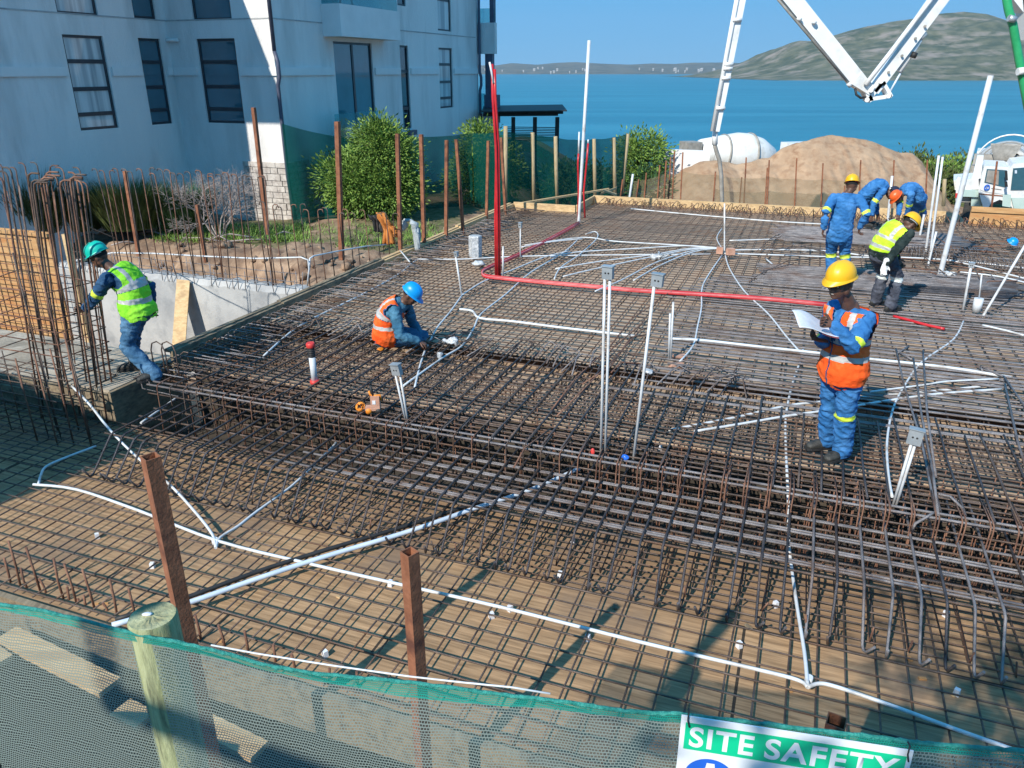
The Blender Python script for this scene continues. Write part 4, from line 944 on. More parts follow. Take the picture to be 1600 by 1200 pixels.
while z < .95:
    h = random.uniform(.12, .2); s = HV3 - 1.35
    while s < HV3 + .04:
        l = random.uniform(.18, .42); e = min(s + l, HV3 + .06); mb.box(W(HU2, s + .008, z + .008), DV * (e - s - .016), -DU * random.uniform(.05, .08), DZ * (h - .016)); s = e
    s = HU2 + .0
    while s < HU2 + .9:
        l = random.uniform(.18, .42); mb.box(W(s + .008, HV3, z + .008), DU * (l - .016), DV * random.uniform(.05, .08), DZ * (h - .016)); s += l
    z += h
obj("stone_cladding", mb, M['stone'], house)
# balcony box and its glass
bu0, bz0 = uu(505, 57, HV3), zz(505, 57, v=HV3)
bv1 = vv_(534, 58, bu0); bz1 = zz(530, 4, u=bu0) if False else PU(531, 5, bu0).z; bu1 = UV(PV(626, 61, bv1))[0]
mb = MB(); mb.uvbox(bu0, bu1, HV3 + .002, bv1, bz0, bz1); obj("balcony", mb, M['trim'], house)
mb = MB(); mb.uvbox(bu0 + .05, bu1 - .05, bv1 - .06, bv1 - .045, bz1, bz1 + .9); mb.uvbox(bu0 + .05, bu0 + .065, HV3, bv1 - .07, bz1, bz1 + .9); obj("balcony_glass", mb, M['clear_glass'], house)
mb = MB(); mb.tube([W(bu0 + .5, bv1 - .3, bz1), W(bu0 + .9, bv1 - .35, bz1 + .8)], .03); mb.tube([W(bu0 + 1.2, bv1 - .3, bz1), W(bu0 + .9, bv1 - .35, bz1 + .8)], .03); obj("balcony_chair", mb, M['grey_metal'], house)
# glass screen seen low in front of the tall door
mb = MB(); a = uu(522, 175, HV3 + .5); b = uu(590, 172, HV3 + .5); zt = zz(550, 176, v=HV3 + .5); mb.uvbox(a, b, HV3 + .5, HV3 + .515, -.2, zt); obj("glass_screen", mb, M['clear_glass'], house)
# unseen slab added on the wing, outside the frame: it throws the slanting shadow on the house corner
BV, BZ0, BZ1 = .9, 7.1, 9.9
mb = MB(); mb.uvbox(10.5, 17.6, HV1 + .002, HV1 + 1.4, 7.83, 8.0); obj("shade_slab", mb, M['trim'], house)
mb = MB(); mb.uvbox(10.5, HU2 + .3, HV1 - 6, HV1 + .3, ZT, ZT + .3); mb.uvbox(HU2 - .3, HU4, HV1 - 5, HV3 + .3, ZT + .302, ZT + .6); obj("roof", mb, M['grey_metal'], house)
mb = MB(); mb.uvbox(HU4 - .02, HU4 - .001, -18, HV3 - .002, -1.5, ZT); mb.uvbox(10.5, 10.52, -21, HV1 - .002, -1.5, ZT); obj("end_wall", mb, M['plaster'], house)
# downpipes
mb = MB(); c = W(HU2 - .09, HV3 + .09, 0)
mb.tube([c + DZ * 9.9, c + DZ * 3.7], .05, 8, 0); mb.tube([c + DZ * 3.7, c + DV * .07 + DZ * 3.45, c + DV * .07 + DZ * 3.1, c + DZ * 2.9, c + DZ * .6, c + DV * .1 + DZ * -.5], .05, 8, 0); obj("downpipe", mb, M['gutter'], house)
mb = MB(); c = W(HU4 - .05, HV3 + .09, 0); mb.tube([c + DZ * 9.9, c + DZ * 3.2, c + DV * .06 + DZ * 3.0, c + DV * .06 + DZ * 2.7, c + DZ * 2.5, c - DZ * .8], .06, 8); obj("downpipe", mb, M['gutter'], house)
mb = MB(); mb.tube([PU(259, 63, HU2) - DU * .08, PU(281, 63, HU2) - DU * .08], .045, 8); obj("wall_light", mb, M['trim'], house)
mb = MB(); a = PV(638, 207, HV3 + .05); mb.uvbox(UV(a)[0], UV(a)[0] + .5, HV3 + .005, HV3 + .14, a.z - .1, a.z + .06); obj("wall_box", mb, M['gutter'], house)
# rear balconies at the sea end
UB = HU4 + .05
mb = MB()
def vb(px, py): q = PU(px, py, UB); return UV(q)[1], q.z
va, za = vb(741, 36); vb_, zb = vb(773, 84)
mb.uvbox(UB, UB + .25, va, vb_, zb, za); obj("rear_balcony", mb, M['plaster'], house); mb = MB(); va2, zc2 = vb(743, 173); vb2, zd2 = vb(777, 207); mb.uvbox(UB, UB + .25, va2 - .5, vb2, zd2 - 2.5, zc2 - .1); obj("rear_balcony", mb, M['plaster'], house)
mb = MB(); pa, _ = vb(764, 0); pb_, _ = vb(770, 0); _, zt2 = vb(766, 38); mb.uvbox(UB + .05, UB + .3, pa, pb_, zt2, ZT); pa, z5 = vb(757, 83); pb_, z6 = vb(769, 180); mb.uvbox(UB + .05, UB + .3, pa, pb_, z6, z5); pc, z7 = vb(756, 148); mb.uvbox(UB + .03, UB + .35, pc, vb2, z6 - .3, z7); obj("rear_pillar", mb, M['gutter'], house)
mb = MB(); _, z8 = vb(750, 13); mb.uvbox(UB + .1, UB + .12, va, vb_, za, z8); _, z9 = vb(750, 146); mb.uvbox(UB + .1, UB + .12, va, pc, zc2 - .1, z9); obj("rear_glass", mb, M['clear_glass'], house)

# pergola beyond the house
pg = thing("pergola", "dark timber pergola roof between the house and the sea", "pergola", PD(830, 215, 32))
Yp = 32.5; mb = MB()
for k in range(16):
    a = PD(760 + k * 6.2, 176 + (k * .12), Yp - .5 + k * .05); mb.box(a, (.09, 0, 0), (0, 2.2, .0), (0, 0, .07))
a = PD(755, 182, Yp); b = PD(872, 181, Yp); mb.box(a, b - a, (0, .12, 0), (0, 0, .16)); a = PD(755, 180, Yp + 1.8); b = PD(880, 178, Yp + 1.8); mb.box(a, b - a, (0, .12, 0), (0, 0, .12))
obj("roof", mb, M['black'], pg)
mb = MB(); a = PD(752, 176, Yp - .7); b = PD(886, 174, Yp - .7); mb.box(a, b - a, (0, 3.0, .1), (0, 0, .04)); obj("roof_edge", mb, M['black'], pg)
for px in (802, 836, 871):
    mb = MB(); p = PD(px, 184, Yp + .05); mb.box(p - Vector((.08, 0, 4)), (.16, 0, 0), (0, .16, 0), (0, 0, 4.02)); obj("post", mb, M['black'], pg)
mb = MB()
for k in range(9): mb.box(PD(790, 199 + k * 2.6, Yp + .2), PD(872, 200 + k * 2.6, Yp + .2) - PD(790, 199 + k * 2.6, Yp + .2), (0, .03, 0), (0, 0, .03))
obj("rail", mb, M['black'], pg)
# unseen box added outside the frame on the left: it shades the left corner of the pit
e = Vector((-6.9, 3.6, 0)); mb = MB(); px_ = Vector((-math.cos(R(SUN_AZ)), math.sin(R(SUN_AZ)), 0)); mb.box(e - DZ * .6 - Vector((math.sin(R(SUN_AZ)), math.cos(R(SUN_AZ)), 0)) * 2.4, px_ * 3, Vector((math.sin(R(SUN_AZ)), math.cos(R(SUN_AZ)), 0)) * 2.4, DZ * 3.9)
blocker = thing("shade_box", "unseen added grey hut standing left of the pit", "blocker", e); obj("wall", mb, M['grey_metal'], blocker)
mb = MB(); mb.box(e + DZ * 3.301 - Vector((math.sin(R(SUN_AZ)), math.cos(R(SUN_AZ)), 0)) * 2.5, px_ * 3.1, Vector((math.sin(R(SUN_AZ)), math.cos(R(SUN_AZ)), 0)) * 2.5, DZ * .06); obj("roof", mb, M['grey_metal'], blocker)

# ================================================================== PLANTS
def leafy(name, lab, cat, blobs, n, size, mat, trunk=None, asp=2.6, grp=None, core=True, seed=1):
    """blobs: (centre, rx, ry, rz). Leaves sit in clumps near the surface of each blob; trunk: list of point lists"""
    rnd = random.Random(seed); base = blobs[0][0].copy(); base.z = min(b[0].z - b[3] for b in blobs)
    root = thing(name, lab, cat, base, grp); vs = []; fs = []
    vol = [b[1] * b[2] + b[1] * b[3] for b in blobs]; clumps = []
    for b, vl in zip(blobs, vol):
        for _ in range(max(6, int(n * vl / sum(vol) / 26))):
            d = Vector((rnd.gauss(0, 1), rnd.gauss(0, 1), rnd.gauss(0, 1))).normalized(); q = rnd.uniform(.62, 1.0) ** .6
            c = b[0] + Vector((d.x * b[1] * q, d.y * b[2] * q, d.z * b[3] * q)); clumps.append((c, (c - b[0]).normalized()))
    for c, out_d in clumps:
        ax = (out_d + Vector((rnd.gauss(0, .5), rnd.gauss(0, .5), rnd.gauss(.05, .5)))).normalized()
        for _ in range(26):
            dd = (ax * rnd.uniform(.2, 1.3) + Vector((rnd.gauss(0, .7), rnd.gauss(0, .7), rnd.gauss(0, .6)))); p = c + dd * size * 1.5
            l = dd.normalized(); side = l.cross(Vector((rnd.gauss(0, 1), rnd.gauss(0, 1), rnd.gauss(0, 1)))).normalized(); s_ = size * rnd.uniform(.6, 1.25); wd = s_ / asp
            k = len(vs); bend = l.cross(side) * wd * .25; vs += [p, p + l * s_ * .5 + side * wd * .5 + bend, p + l * s_, p + l * s_ * .5 - side * wd * .5 + bend]; fs.append((k, k + 1, k + 2, k + 3))
    mb = MB(); mb.add(vs, fs); obj("crown", mb, mat, root)
    if trunk:
        mb = MB()
        for t in trunk: mb.tube(t, [.05 * (1 - .7 * i / (len(t) - 1)) + .008 for i in range(len(t))], 7)
        obj("trunk", mb, M['bark'], root)
    if core:
        mb = MB()
        for b in blobs[:8]:
            for k in range(10):
                e_ = b[0] + Vector((rnd.uniform(-.8, .8) * b[1], rnd.uniform(-.8, .8) * b[2], rnd.uniform(-.6, .9) * b[3])); s_ = blobs[0][0] - DZ * blobs[0][3] * .8
                mb.tube([s_, s_.lerp(e_, .5) + DZ * .1, e_], [.02, .012, .005], 4)
        obj("branches", mb, M['bark'], root)
    return root
def blob(px, py, Y, rx, rz, ry=None): p = PD(px, py, Y); k = p.y / 1290.0; return (p, rx * k, (ry or rx) * k * .9, rz * k)
Yb = 21.0; tr0 = PD(607, 378, Yb)
leafy("leafy_bush", "big sunlit green bush behind the rusty posts", "bush", [blob(594, 250, Yb, 38, 48), blob(560, 285, Yb, 42, 42), blob(612, 290, Yb, 36, 42), blob(594, 294, Yb, 46, 36), blob(528, 284, Yb, 28, 30), blob(632, 262, Yb + .3, 16, 26), blob(585, 225, Yb, 26, 28), blob(602, 212, Yb, 16, 18), blob(560, 302, Yb, 32, 24), blob(632, 298, Yb, 20, 20), blob(616, 236, Yb, 24, 22)],
      30000, .115, M['leaf'], [[tr0 - DZ * .4, PD(605, 340, Yb), PD(598, 300, Yb)], [tr0 - DZ * .4, PD(618, 330, Yb), PD(630, 300, Yb)]], seed=4)
Yc_ = 24.6
leafy("leafy_bush", "dark green bush seen behind the green net by the house corner", "bush", [blob(752, 250, Yc_, 32, 40), blob(735, 275, Yc_, 28, 34), blob(772, 275, Yc_, 30, 36), blob(750, 222, Yc_, 16, 20), blob(790, 262, Yc_, 18, 24), blob(745, 305, Yc_, 22, 22)],
      7500, .14, M['leaf'], [[PD(752, 345, Yc_), PD(752, 300, Yc_), PD(750, 270, Yc_)]], seed=5)
Yd = 29.5
leafy("leafy_bush", "round green bush at the right end of the green net", "bush", [blob(1003, 240, Yd, 28, 27), blob(1012, 248, Yd, 22, 22), blob(988, 222, Yd + .2, 16, 15), blob(1000, 262, Yd, 22, 20), blob(1022, 240, Yd, 14, 14), blob(985, 250, Yd, 16, 26)],
      5200, .15, M['leaf'], [[PD(1003, 300, Yd), PD(1003, 265, Yd), PD(1003, 245, Yd)]], seed=6)
leafy("leafy_bush", "low dark shrubs behind the green net in front of the sea", "bush", [blob(905, 300, 30, 40, 34), blob(850, 300, 30.5, 40, 30), blob(955, 300, 30, 34, 34), blob(1005, 300, 28.4, 30, 26)], 5200, .2, M['leaf_dark'], seed=7)
for i, (px, py, rx, rz, Y) in enumerate(((1430, 268, 34, 16, 46), (1478, 278, 30, 14, 44), (1448, 292, 36, 18, 38), (1510, 268, 26, 12, 48))):
    leafy("shore_bush", ("low olive bush beside the right end of the sand heap", "low olive bush behind the timber stake", "darker low bush at the foot of the sand heap's right end", "low bush left of the white truck against the sea")[i], "bush", [blob(px, py, Y, rx, rz), blob(px + rx * .6, py + 4, Y, rx * .6, rz * .8), blob(px - rx * .5, py + 3, Y, rx * .6, rz * .8)], 2600, .26, M['leaf_olive'] if i != 1 else M['leaf'], seed=20 + i)
# bare grey shrub
rnd = random.Random(12); root = thing("bare_shrub", "leafless pale grey shrub against the house wall", "shrub", PD(340, 372, 18.6)); mb = MB()
def twig(p, d, l, r, dep):
    q = p + d * l; m_ = p.lerp(q, .5) + Vector((rnd.gauss(0, .05), rnd.gauss(0, .05), rnd.gauss(0, .04))) * l
    mb.tube([p, m_, q], [r, r * .85, r * .7], 4 if dep < 3 else 3, cap=False)
    if dep >= 6: return
    for _ in range(2 if dep < 1 else rnd.choice((2, 3, 3))):
        nd = (d + Vector((rnd.gauss(0, .52), rnd.gauss(0, .52), rnd.gauss(.02, .36)))).normalized(); twig(q, nd, l * rnd.uniform(.66, .86), r * .7, dep + 1)
b0 = PD(343, 372, 18.6)
for k in range(8):
    a = k * .8; twig(b0 + Vector((math.cos(a), math.sin(a), 0)) * .06, Vector((math.cos(a) * .62, math.sin(a) * .6, 1)).normalized(), rnd.uniform(.42, .56), .022, 0)
obj("branches", mb, M['twig'], root)
# spiky grass clumps
def tuft(name, lab, c, rad_, h, n, mat, seed, cat="grass clump"):
    rnd = random.Random(seed); mb = MB()
    for _ in range(n):
        a = rnd.uniform(0, 6.28); q = rad_ * math.sqrt(rnd.random()) * .5; p = c + Vector((math.cos(a) * q, math.sin(a) * q, 0)); d = Vector((math.cos(a) * rnd.uniform(.1, .75), math.sin(a) * rnd.uniform(.1, .75), 1)).normalized()
        hh = h * rnd.uniform(.6, 1.1); s_ = d.cross(DZ).normalized() * .012; m_ = p + d * hh * .55; t = p + d * hh - DZ * hh * .12 * rnd.random() + Vector((d.x, d.y, 0)) * hh * .3
        mb.add([p - s_, p + s_, m_ + s_ * .8, t, m_ - s_ * .8], [(0, 1, 2, 4), (4, 2, 3)])
    return obj(name, mb, mat, label=lab, cat=cat)
tuft("grass_clump", "large spiky green grass clump at the far left behind the column bars", PD(55, 362, 18.2), 1.2, 1.55, 2600, M['leaf_olive'], 1)
tuft("grass_clump", "spiky grass clump left of the bare grey shrub", PD(205, 355, 18.8), 1.2, 1.25, 2400, M['leaf_olive'], 2)
tuft("grass_clump", "dark grass clump just behind the bare grey shrub", PD(290, 352, 19.2), 1.0, 1.1, 1600, M['leaf_dark'], 3)
tuft("grass_clump", "grass clump between the bare shrub and the leaning grass", PD(130, 358, 18.9), .8, 1.2, 1200, M['leaf_olive'], 4)
rnd = random.Random(31); mb = MB()
for _ in range(420):
    px, py = (rnd.uniform(245, 480), rnd.uniform(352, 378)) if rnd.random() < .6 else (rnd.uniform(470, 760), rnd.uniform(352, 385))
    c = P(px, py, -.52)
    if UV(c)[0] < 14.1: continue
    for _k in range(16):
        a = rnd.uniform(0, 6.28); d = Vector((math.cos(a), math.sin(a), rnd.uniform(.4, 2))).normalized(); p = c + Vector((rnd.gauss(0, .12), rnd.gauss(0, .12), 0)); l = rnd.uniform(.07, .2); s_ = d.cross(DZ).normalized() * .02
        mb.add([p - s_ * .4, p + s_, p + d * l, ], [(0, 1, 2)])
obj("ground_cover", mb, M['leaf'], kind="stuff")
# roots, branches and debris on the dug edge
rnd = random.Random(41)
for k in range(7):
    px, py = rnd.uniform(130, 480), rnd.uniform(365, 385); p = P(px, py, -.5); d = Vector((rnd.uniform(-1, 1), rnd.uniform(-.3, .3), 0)).normalized() * rnd.uniform(.5, 1.3); mb = MB()
    mb.tube([p, p + d * .5 + DZ * rnd.uniform(0, .15), p + d], .018, 5); obj("dry_branch", mb, M['twig'], label="dry branch lying on the soil in front of the house garden", cat="branch", group="dry branches on the soil")
# large soil lumps in the pit
for k in range(110):
    uq, vq = rnd.uniform(11.2, 14.6), rnd.uniform(-14, -7.5); p = W(uq, vq, terrain_h(*W(uq, vq)[:2]) + .02); s_ = rnd.uniform(.04, .15); mb = MB(); mb.ell(p, DU, DV, DZ, s_, s_ * .8, s_ * .6, 8)
    mb.v = [tuple(Vector(q) + Vector((noise.noise(Vector(q) * 9), noise.noise(Vector(q) * 9 + DZ * 5), noise.noise(Vector(q) * 9 + DV * 8))) * s_ * .5) for q in mb.v]
    obj("soil_lump", mb, M['soil'], label="brown lump of soil in the pit behind the grey concrete wall", cat="soil lump", group="soil lumps in the pit")

# ================================================================== SAND HEAP, WHITE WALL
hx = [(1000, 320), (1040, 285), (1070, 262), (1095, 252), (1120, 248), (1150, 256), (1180, 250), (1205, 246), (1225, 232), (1245, 220), (1270, 215), (1300, 212), (1335, 214), (1362, 220), (1385, 229), (1405, 237), (1425, 238), (1440, 252), (1452, 275), (1475, 310), (1500, 335)]
YH = 29.0; mb = MB(); nx, ny = 240, 90; vs = []
for j in range(ny):
    q = j / (ny - 1)
    for i in range(nx):
        px = 1000 + 500 * i / (nx - 1); top = PD(px, float(np.interp(px, [a for a, b in hx], [b for a, b in hx])), YH); H = max(0, top.z + 2.75)
        pr = max(0, 1 - abs(q - .5) * 2) ; pr = pr ** .75 if pr > 0 else 0
        X = top.x; Y = YH - 4.2 + 8.4 * q; nn = noise.fractal(Vector((X * .9, Y * .9, 4)), 1, 2, 5)
        g_ = abs(noise.noise(Vector((X * 1.7, Y * .35, 2))))
        vs.append((X, Y + nn * .25, -2.75 + H * pr * (1 - .05 * g_ * (1 - pr) * 4) + (nn * .16 + .10 * abs(noise.noise(Vector((X * 3.1, Y * 3.1, 6))))) * (1 if abs(q - .5) > .06 else .35)))
mb.v = vs; mb.f = [[j * nx + i, j * nx + i + 1, (j + 1) * nx + i + 1, (j + 1) * nx + i] for j in range(ny - 1) for i in range(nx - 1)]; mb.m = [0] * len(mb.f); mb.sm = [True] * len(mb.f)
obj("sand_heap", mb, M['sand'], label="large heap of orange sand behind the beige net", cat="sand heap")
mb = MB(); a = PD(1034, 233, 30.2); b = PD(1110, 236, 30.0); d = b - a; mb.box(a - DZ * 3, d, (0, .2, 0), (0, 0, 3)); obj("boundary_wall", mb, M['trim'], label="white boundary wall between the round bush and the mixer drum", cat="wall")

# ================================================================== VEHICLES
def wheel(parent, c, ax, r, wd):
    x = DZ; y = ax.cross(DZ).normalized(); mb = MB(); mb.lathe(c - ax * wd / 2, x, y, ax, [(r * .55, 0), (r * .93, 0), (r, wd * .15), (r, wd * .85), (r * .93, wd), (r * .55, wd)], 28)
    t = obj("tyre", mb, M['rubber'], parent); mb = MB(); mb.lathe(c - ax * wd / 2, x, y, ax, [(.001, .02), (r * .3, .02), (r * .55, .06), (r * .55, wd - .06), (r * .3, wd - .02), (.001, wd - .02)], 24); obj("rim", mb, M['white_paint'], t)
def drum(parent, c0, axis_, L_, mat, hop=True, flip=False):
    y = axis_.cross(DZ).normalized(); z = y.cross(axis_).normalized() if not flip else y.cross(axis_).normalized()
    prof_s = .86 if hop else 1.0
    prof = [(.50, 0), (.62, .02), (.66, .10), (.98, L_ * .30), (1.16, L_ * .47), (1.18, L_ * .60), (1.02, L_ * .78), (.62, L_ * .95), (.30, L_ * .985), (.28, L_ * 1.0), (.001, L_ * 1.0)]
    prof = [(a_ * prof_s, b_) for a_, b_ in prof]; mb = MB(); mb.lathe(c0, y, z, axis_, prof, 40); d = obj("drum", mb, mat, parent)
    mb = MB()
    for q, r_ in ((.12, .74), (.29, .985), (.62, 1.185)): r_ *= prof_s; mb.lathe(c0 + axis_ * L_ * q, y, z, axis_, [(r_, 0), (r_ + .035, .02), (r_ + .035, .09), (r_, .11)], 40)
    obj("drum_band", mb, M['grey_metal'], d)
    mb = MB(); mb.lathe(c0 + axis_ * .012, y, z, axis_, [(.49, 0), (.45, .3), (.001, .5)], 24); obj("drum_mouth", mb, M['black'], d)
m1 = thing("concrete_mixer_truck", "white concrete mixer drum truck half hidden behind the sand heap", "mixer truck", PD(1150, 300, 37))
a = PD(1091, 237, 36.5); b = PD(1209, 248, 37.5); ax = (b - a).normalized(); drum(m1, a, ax, (b - a).length, M['drum'])
yy = ax.cross(DZ).normalized(); h = Vector((ax.x, ax.y, 0)).normalized()
mb = MB(); mb.box(a - h * .75 - yy * .45 + DZ * .1, h * .7, yy * .9, DZ * .35); mb.box(a - h * .6 - yy * .3 - DZ * .5, h * .5, yy * .6, DZ * .55); obj("hopper", mb, M['grey_metal'], m1)
fb_ = Vector((a.x, a.y, -1.75)); mb = MB(); mb.box(fb_ - h * .5 - yy * .5, h * 7.2, yy * 1.0, DZ * .3); obj("chassis", mb, M['grey_metal'], m1)
for s_ in (.6, 1.9, 5.9):
    for q in (-1, 1): wheel(m1, fb_ + h * s_ + yy * q * 1.0 - DZ * .4, yy, .5, .3)
mb = MB(); mb.box(fb_ + h * 5.0 - yy * 1.2 + DZ * .1, h * 1.9, yy * 2.4, DZ * 1.7); obj("cab", mb, M['white_paint'], m1)
mb = MB(); g_ = b + h * .15; mb.ell(g_, h, yy, DZ, .28, .28, .28, 16); obj("drum_gearbox", mb, M['white_paint'], m1)

M['drum_dirty'] = pm("drum_dirty", (.40, .39, .37), (.62, .61, .58), 3, .6, .2, 12, c3=(.28, .26, .24), c3s=2.5)
# second mixer seen from behind at the right and the pump truck cab before it
m2 = thing("concrete_mixer_truck", "concrete mixer seen from its grey hopper end at the far right", "mixer truck", PD(1580, 330, 31))
c2 = PD(1574, 258, 30.5); ax = Vector((.50, .86, -.22)).normalized(); drum(m2, c2, ax, 3.6, M['drum_dirty'], hop=False); yy = ax.cross(DZ).normalized(); h = Vector((ax.x, ax.y, 0)).normalized()
mb = MB(); o = PD(1572, 226, 29.9); W_ = .45
vs = [o + yy * a_ + DZ * b_ + h * c_ for a_, b_, c_ in ((-.5, .0, -.35), (.5, .0, -.35), (.5, .0, .35), (-.5, .0, .35), (-.28, -.55, -.2), (.28, -.55, -.2), (.28, -.55, .2), (-.28, -.55, .2))]
mb.add(vs, [(0, 1, 5, 4), (1, 2, 6, 5), (2, 3, 7, 6), (3, 0, 4, 7), (4, 5, 6, 7)]); mb.box(o - yy * .95 - DZ * .75 - h * .1, yy * 1.9, h * .2, DZ * .38); mb.box(o - yy * .95 - DZ * 1.3 - h * .1, yy * .35, h * .2, DZ * .5); mb.box(o + yy * .3 - DZ * 1.5 - h * .1, yy * .6, h * .2, DZ * .5)
obj("hopper", mb, M['grey_metal'], m2)
mb = MB(); mb.tube([c2 + yy * 1.12 * math.cos(t) + DZ * 1.12 * math.sin(t) - h * .1 for t in [math.pi * k / 16 for k in range(17)]], .03, 8); obj("arch_frame", mb, M['white_paint'], m2)
fb_ = Vector((c2.x, c2.y, -1.6)); mb = MB(); mb.box(fb_ - yy * .5, h * 7, yy, DZ * .3); obj("chassis", mb, M['grey_metal'], m2)
for s_ in (1.0, 2.3, 6): 
    for q in (-1, 1): wheel(m2, fb_ + h * s_ + yy * q - DZ * .5, yy, .5, .3)
mb = MB(); mb.box(fb_ + h * 5.5 - yy * 1.1, h * 1.9, yy * 2.2, DZ * 1.5); obj("cab", mb, M['white_paint'], m2)

pt_ = thing("pump_truck", "white concrete pump truck with a round logo on its cab door at the right edge", "truck", PD(1560, 330, 27.5))
YT = 27.5
def T_(px, py, dy=0): return PD(px, py, YT + dy)
def poly(name, pts, dy, th, mat, parent, **k):
    mb = MB(); f = [T_(x, y, dy) for x, y in pts]; b_ = [p + Vector((.47, .88, 0)) * th for p in f]; n = len(f)
    mb.add(f + b_, [tuple(range(n))[::-1], tuple(range(n, 2 * n))] + [(i, (i + 1) % n, n + (i + 1) % n, n + i) for i in range(n)]); return obj(name, mb, mat, parent, **k)
body_ = poly("cab", [(1529, 296), (1538, 262), (1541, 259.5), (1574, 261), (1578, 263), (1583, 256), (1640, 250), (1680, 252), (1690, 330), (1583, 330), (1581, 324), (1574, 316), (1562, 312), (1548, 318), (1543, 328), (1538, 330), (1529, 300)], 0, 2.3, M['white_paint'], pt_)
door = poly("door", [(1531, 296), (1540, 261.5), (1576, 263), (1573, 304), (1540, 300)], -.02, .03, M['white_paint'], pt_)
poly("window", [(1538, 285), (1542, 264), (1573, 266), (1571, 293)], -.04, .03, M['clear_glass'] if False else M['pane'], door)
poly("curtain", [(1540, 284), (1543.5, 266), (1561, 267), (1560, 289)], -.05, .02, M['grey_metal'], door)
mb = MB(); c = T_(1542.2, 293, -.07); mb.lathe(c, Vector((1, 0, 0)), DZ, Vector((0, -1, 0)), [(.065, 0), (.085, .012), (.105, 0)], 20); obj("logo_ring", mb, M['sign_blue'], door)
for (a, b) in (((1541, 294.5), (1541, 291.5)), ((1541, 292.7), (1543.6, 292.7))):
    mb = MB(); mb.tube([T_(*a, -.08), T_(*b, -.08)], .012, 5); obj("logo_mark", mb, M['sign_blue'], door)
poly("faint_lettering", [(1549, 293.6), (1565, 295.8), (1565, 297), (1549, 294.8)], -.035, .01, M['grey_metal'], door)
poly("mirror", [(1570, 267), (1574, 267), (1575, 282), (1571, 282)], -.35, .06, M['black'], pt_); poly("mirror", [(1569.5, 284), (1574, 284), (1575, 292), (1570.5, 292)], -.35, .06, M['black'], pt_)
ws = poly("windscreen", [(1579, 297), (1583, 263), (1690, 255), (1695, 296)], -.03, .04, M['pane'], pt_)
poly("sticker", [(1585.5, 266), (1589, 266), (1589, 271), (1585.5, 271)], -.04, .01, M['pvc_blue'], pt_)
poly("side_stripe", [(1529, 302), (1578, 306.5), (1578, 308), (1529, 303.5)], -.02, .02, M['rust'], pt_)
poly("bumper", [(1580, 309), (1700, 309), (1700, 332), (1586, 332)], -.06, .06, M['pale_green'], pt_)
poly("step_panel", [(1567, 303), (1580, 304), (1579, 324), (1566, 322)], -.03, .02, M['pale_green'], pt_)
poly("deck", [(1490, 282), (1529, 279), (1529, 296), (1492, 297)], .2, 2.0, M['pale_green'] if False else M['white_paint'], pt_)
poly("tank", [(1502, 296), (1529, 298), (1529, 308), (1500, 307)], .1, 1.6, M['pale_green'], pt_)
poly("outrigger", [(1493, 322), (1494, 280), (1497, 275.5), (1501, 277), (1500, 300), (1497, 322)], -.1, .3, M['white_paint'], pt_)
poly("tail_light", [(1493, 302), (1496.5, 302), (1496, 309), (1492.5, 309)], -.13, .02, M['red'], pt_)
poly("frame_rail", [(1500, 308), (1548, 308), (1545, 316), (1500, 316)], .3, 1.4, M['grey_metal'], pt_)
poly("tool_box", [(1518, 306), (1535, 307), (1535, 322), (1517, 322)], .2, .5, M['pale_green'], pt_)
poly("exhaust_stack", [(1519, 279), (1527, 243), (1537, 243), (1532, 279)], .6, .3, M['white_paint'], pt_)
yv = Vector((0, 1, 0))
for px in (1562, 1512, 1530):
    for dy in (.1, 2.0):
        c = T_(px, 352, dy); wheel(pt_, c, yv, .48, .3)

# ================================================================== PUMP BOOM
bm_ = thing("pump_boom", "white folding concrete pump boom hanging over the site from above", "pump boom", PD(1350, 150, 20))
YB = 20.0
def arm(name, p0, p1, w0, w1, Y0=YB, Y1=YB, mat=None, parent=None, th=.3):
    a, b = PD(*p0, Y0), PD(*p1, Y1); d = (b - a); l = d.length; d.normalize(); n_ = d.cross(Vector((0, 1, 0))).normalized(); y = d.cross(n_).normalized(); mb = MB()
    vs = [a + n_ * w0 * i + y * th / 2 * j for i, j in ((-.5, -1), (.5, -1), (.5, 1), (-.5, 1))] + [b + n_ * w1 * i + y * th / 2 * j for i, j in ((-.5, -1), (.5, -1), (.5, 1), (-.5, 1))]
    mb.add(vs, [(3, 2, 1, 0), (4, 5, 6, 7)] + [(k, (k + 1) % 4, 4 + (k + 1) % 4, 4 + k) for k in range(4)])
    return obj(name, mb, mat or M['white_paint'], parent or bm_)
def rod(name, pts, r, mat, parent=None, n=8):
    mb = MB(); mb.tube([PD(q[0], q[1], q[2] if len(q) > 2 else YB) for q in pts], r, n); return obj(name, mb, mat, parent or bm_)
a1 = arm("boom_arm", (1172, -80), (1119, 205), .20, .09); rod("delivery_pipe", [(1166, -80, YB - .15), (1113, 205, YB - .15)], .055, M['white_paint'], a1)
for y in (31, 100, 107, 122, 169): rod("pipe_clamp", [(1172 - (y + 80) * .186 - 7, y, YB - .2), (1172 - (y + 80) * .186 + 7, y, YB - .2)], .045, M['white_paint'], a1, 6)
rod("end_hose", [(1117, 210), (1117, 228), (1120, 238), (1124, 250), (1127, 275), (1128, 310), (1128, 332)], .052, M['grey_metal'])
rod("hose_elbow", [(1119, 200), (1117, 214), (1117, 226)], .07, M['white_paint'])
a2 = arm("boom_arm", (1172, -80), (1340, 128), .36, .34); rod("hydraulic_line", [(1157, -70, YB - .2), (1240, 28, YB - .2), (1330, 134, YB - .2)], .03, M['grey_metal'], a2)
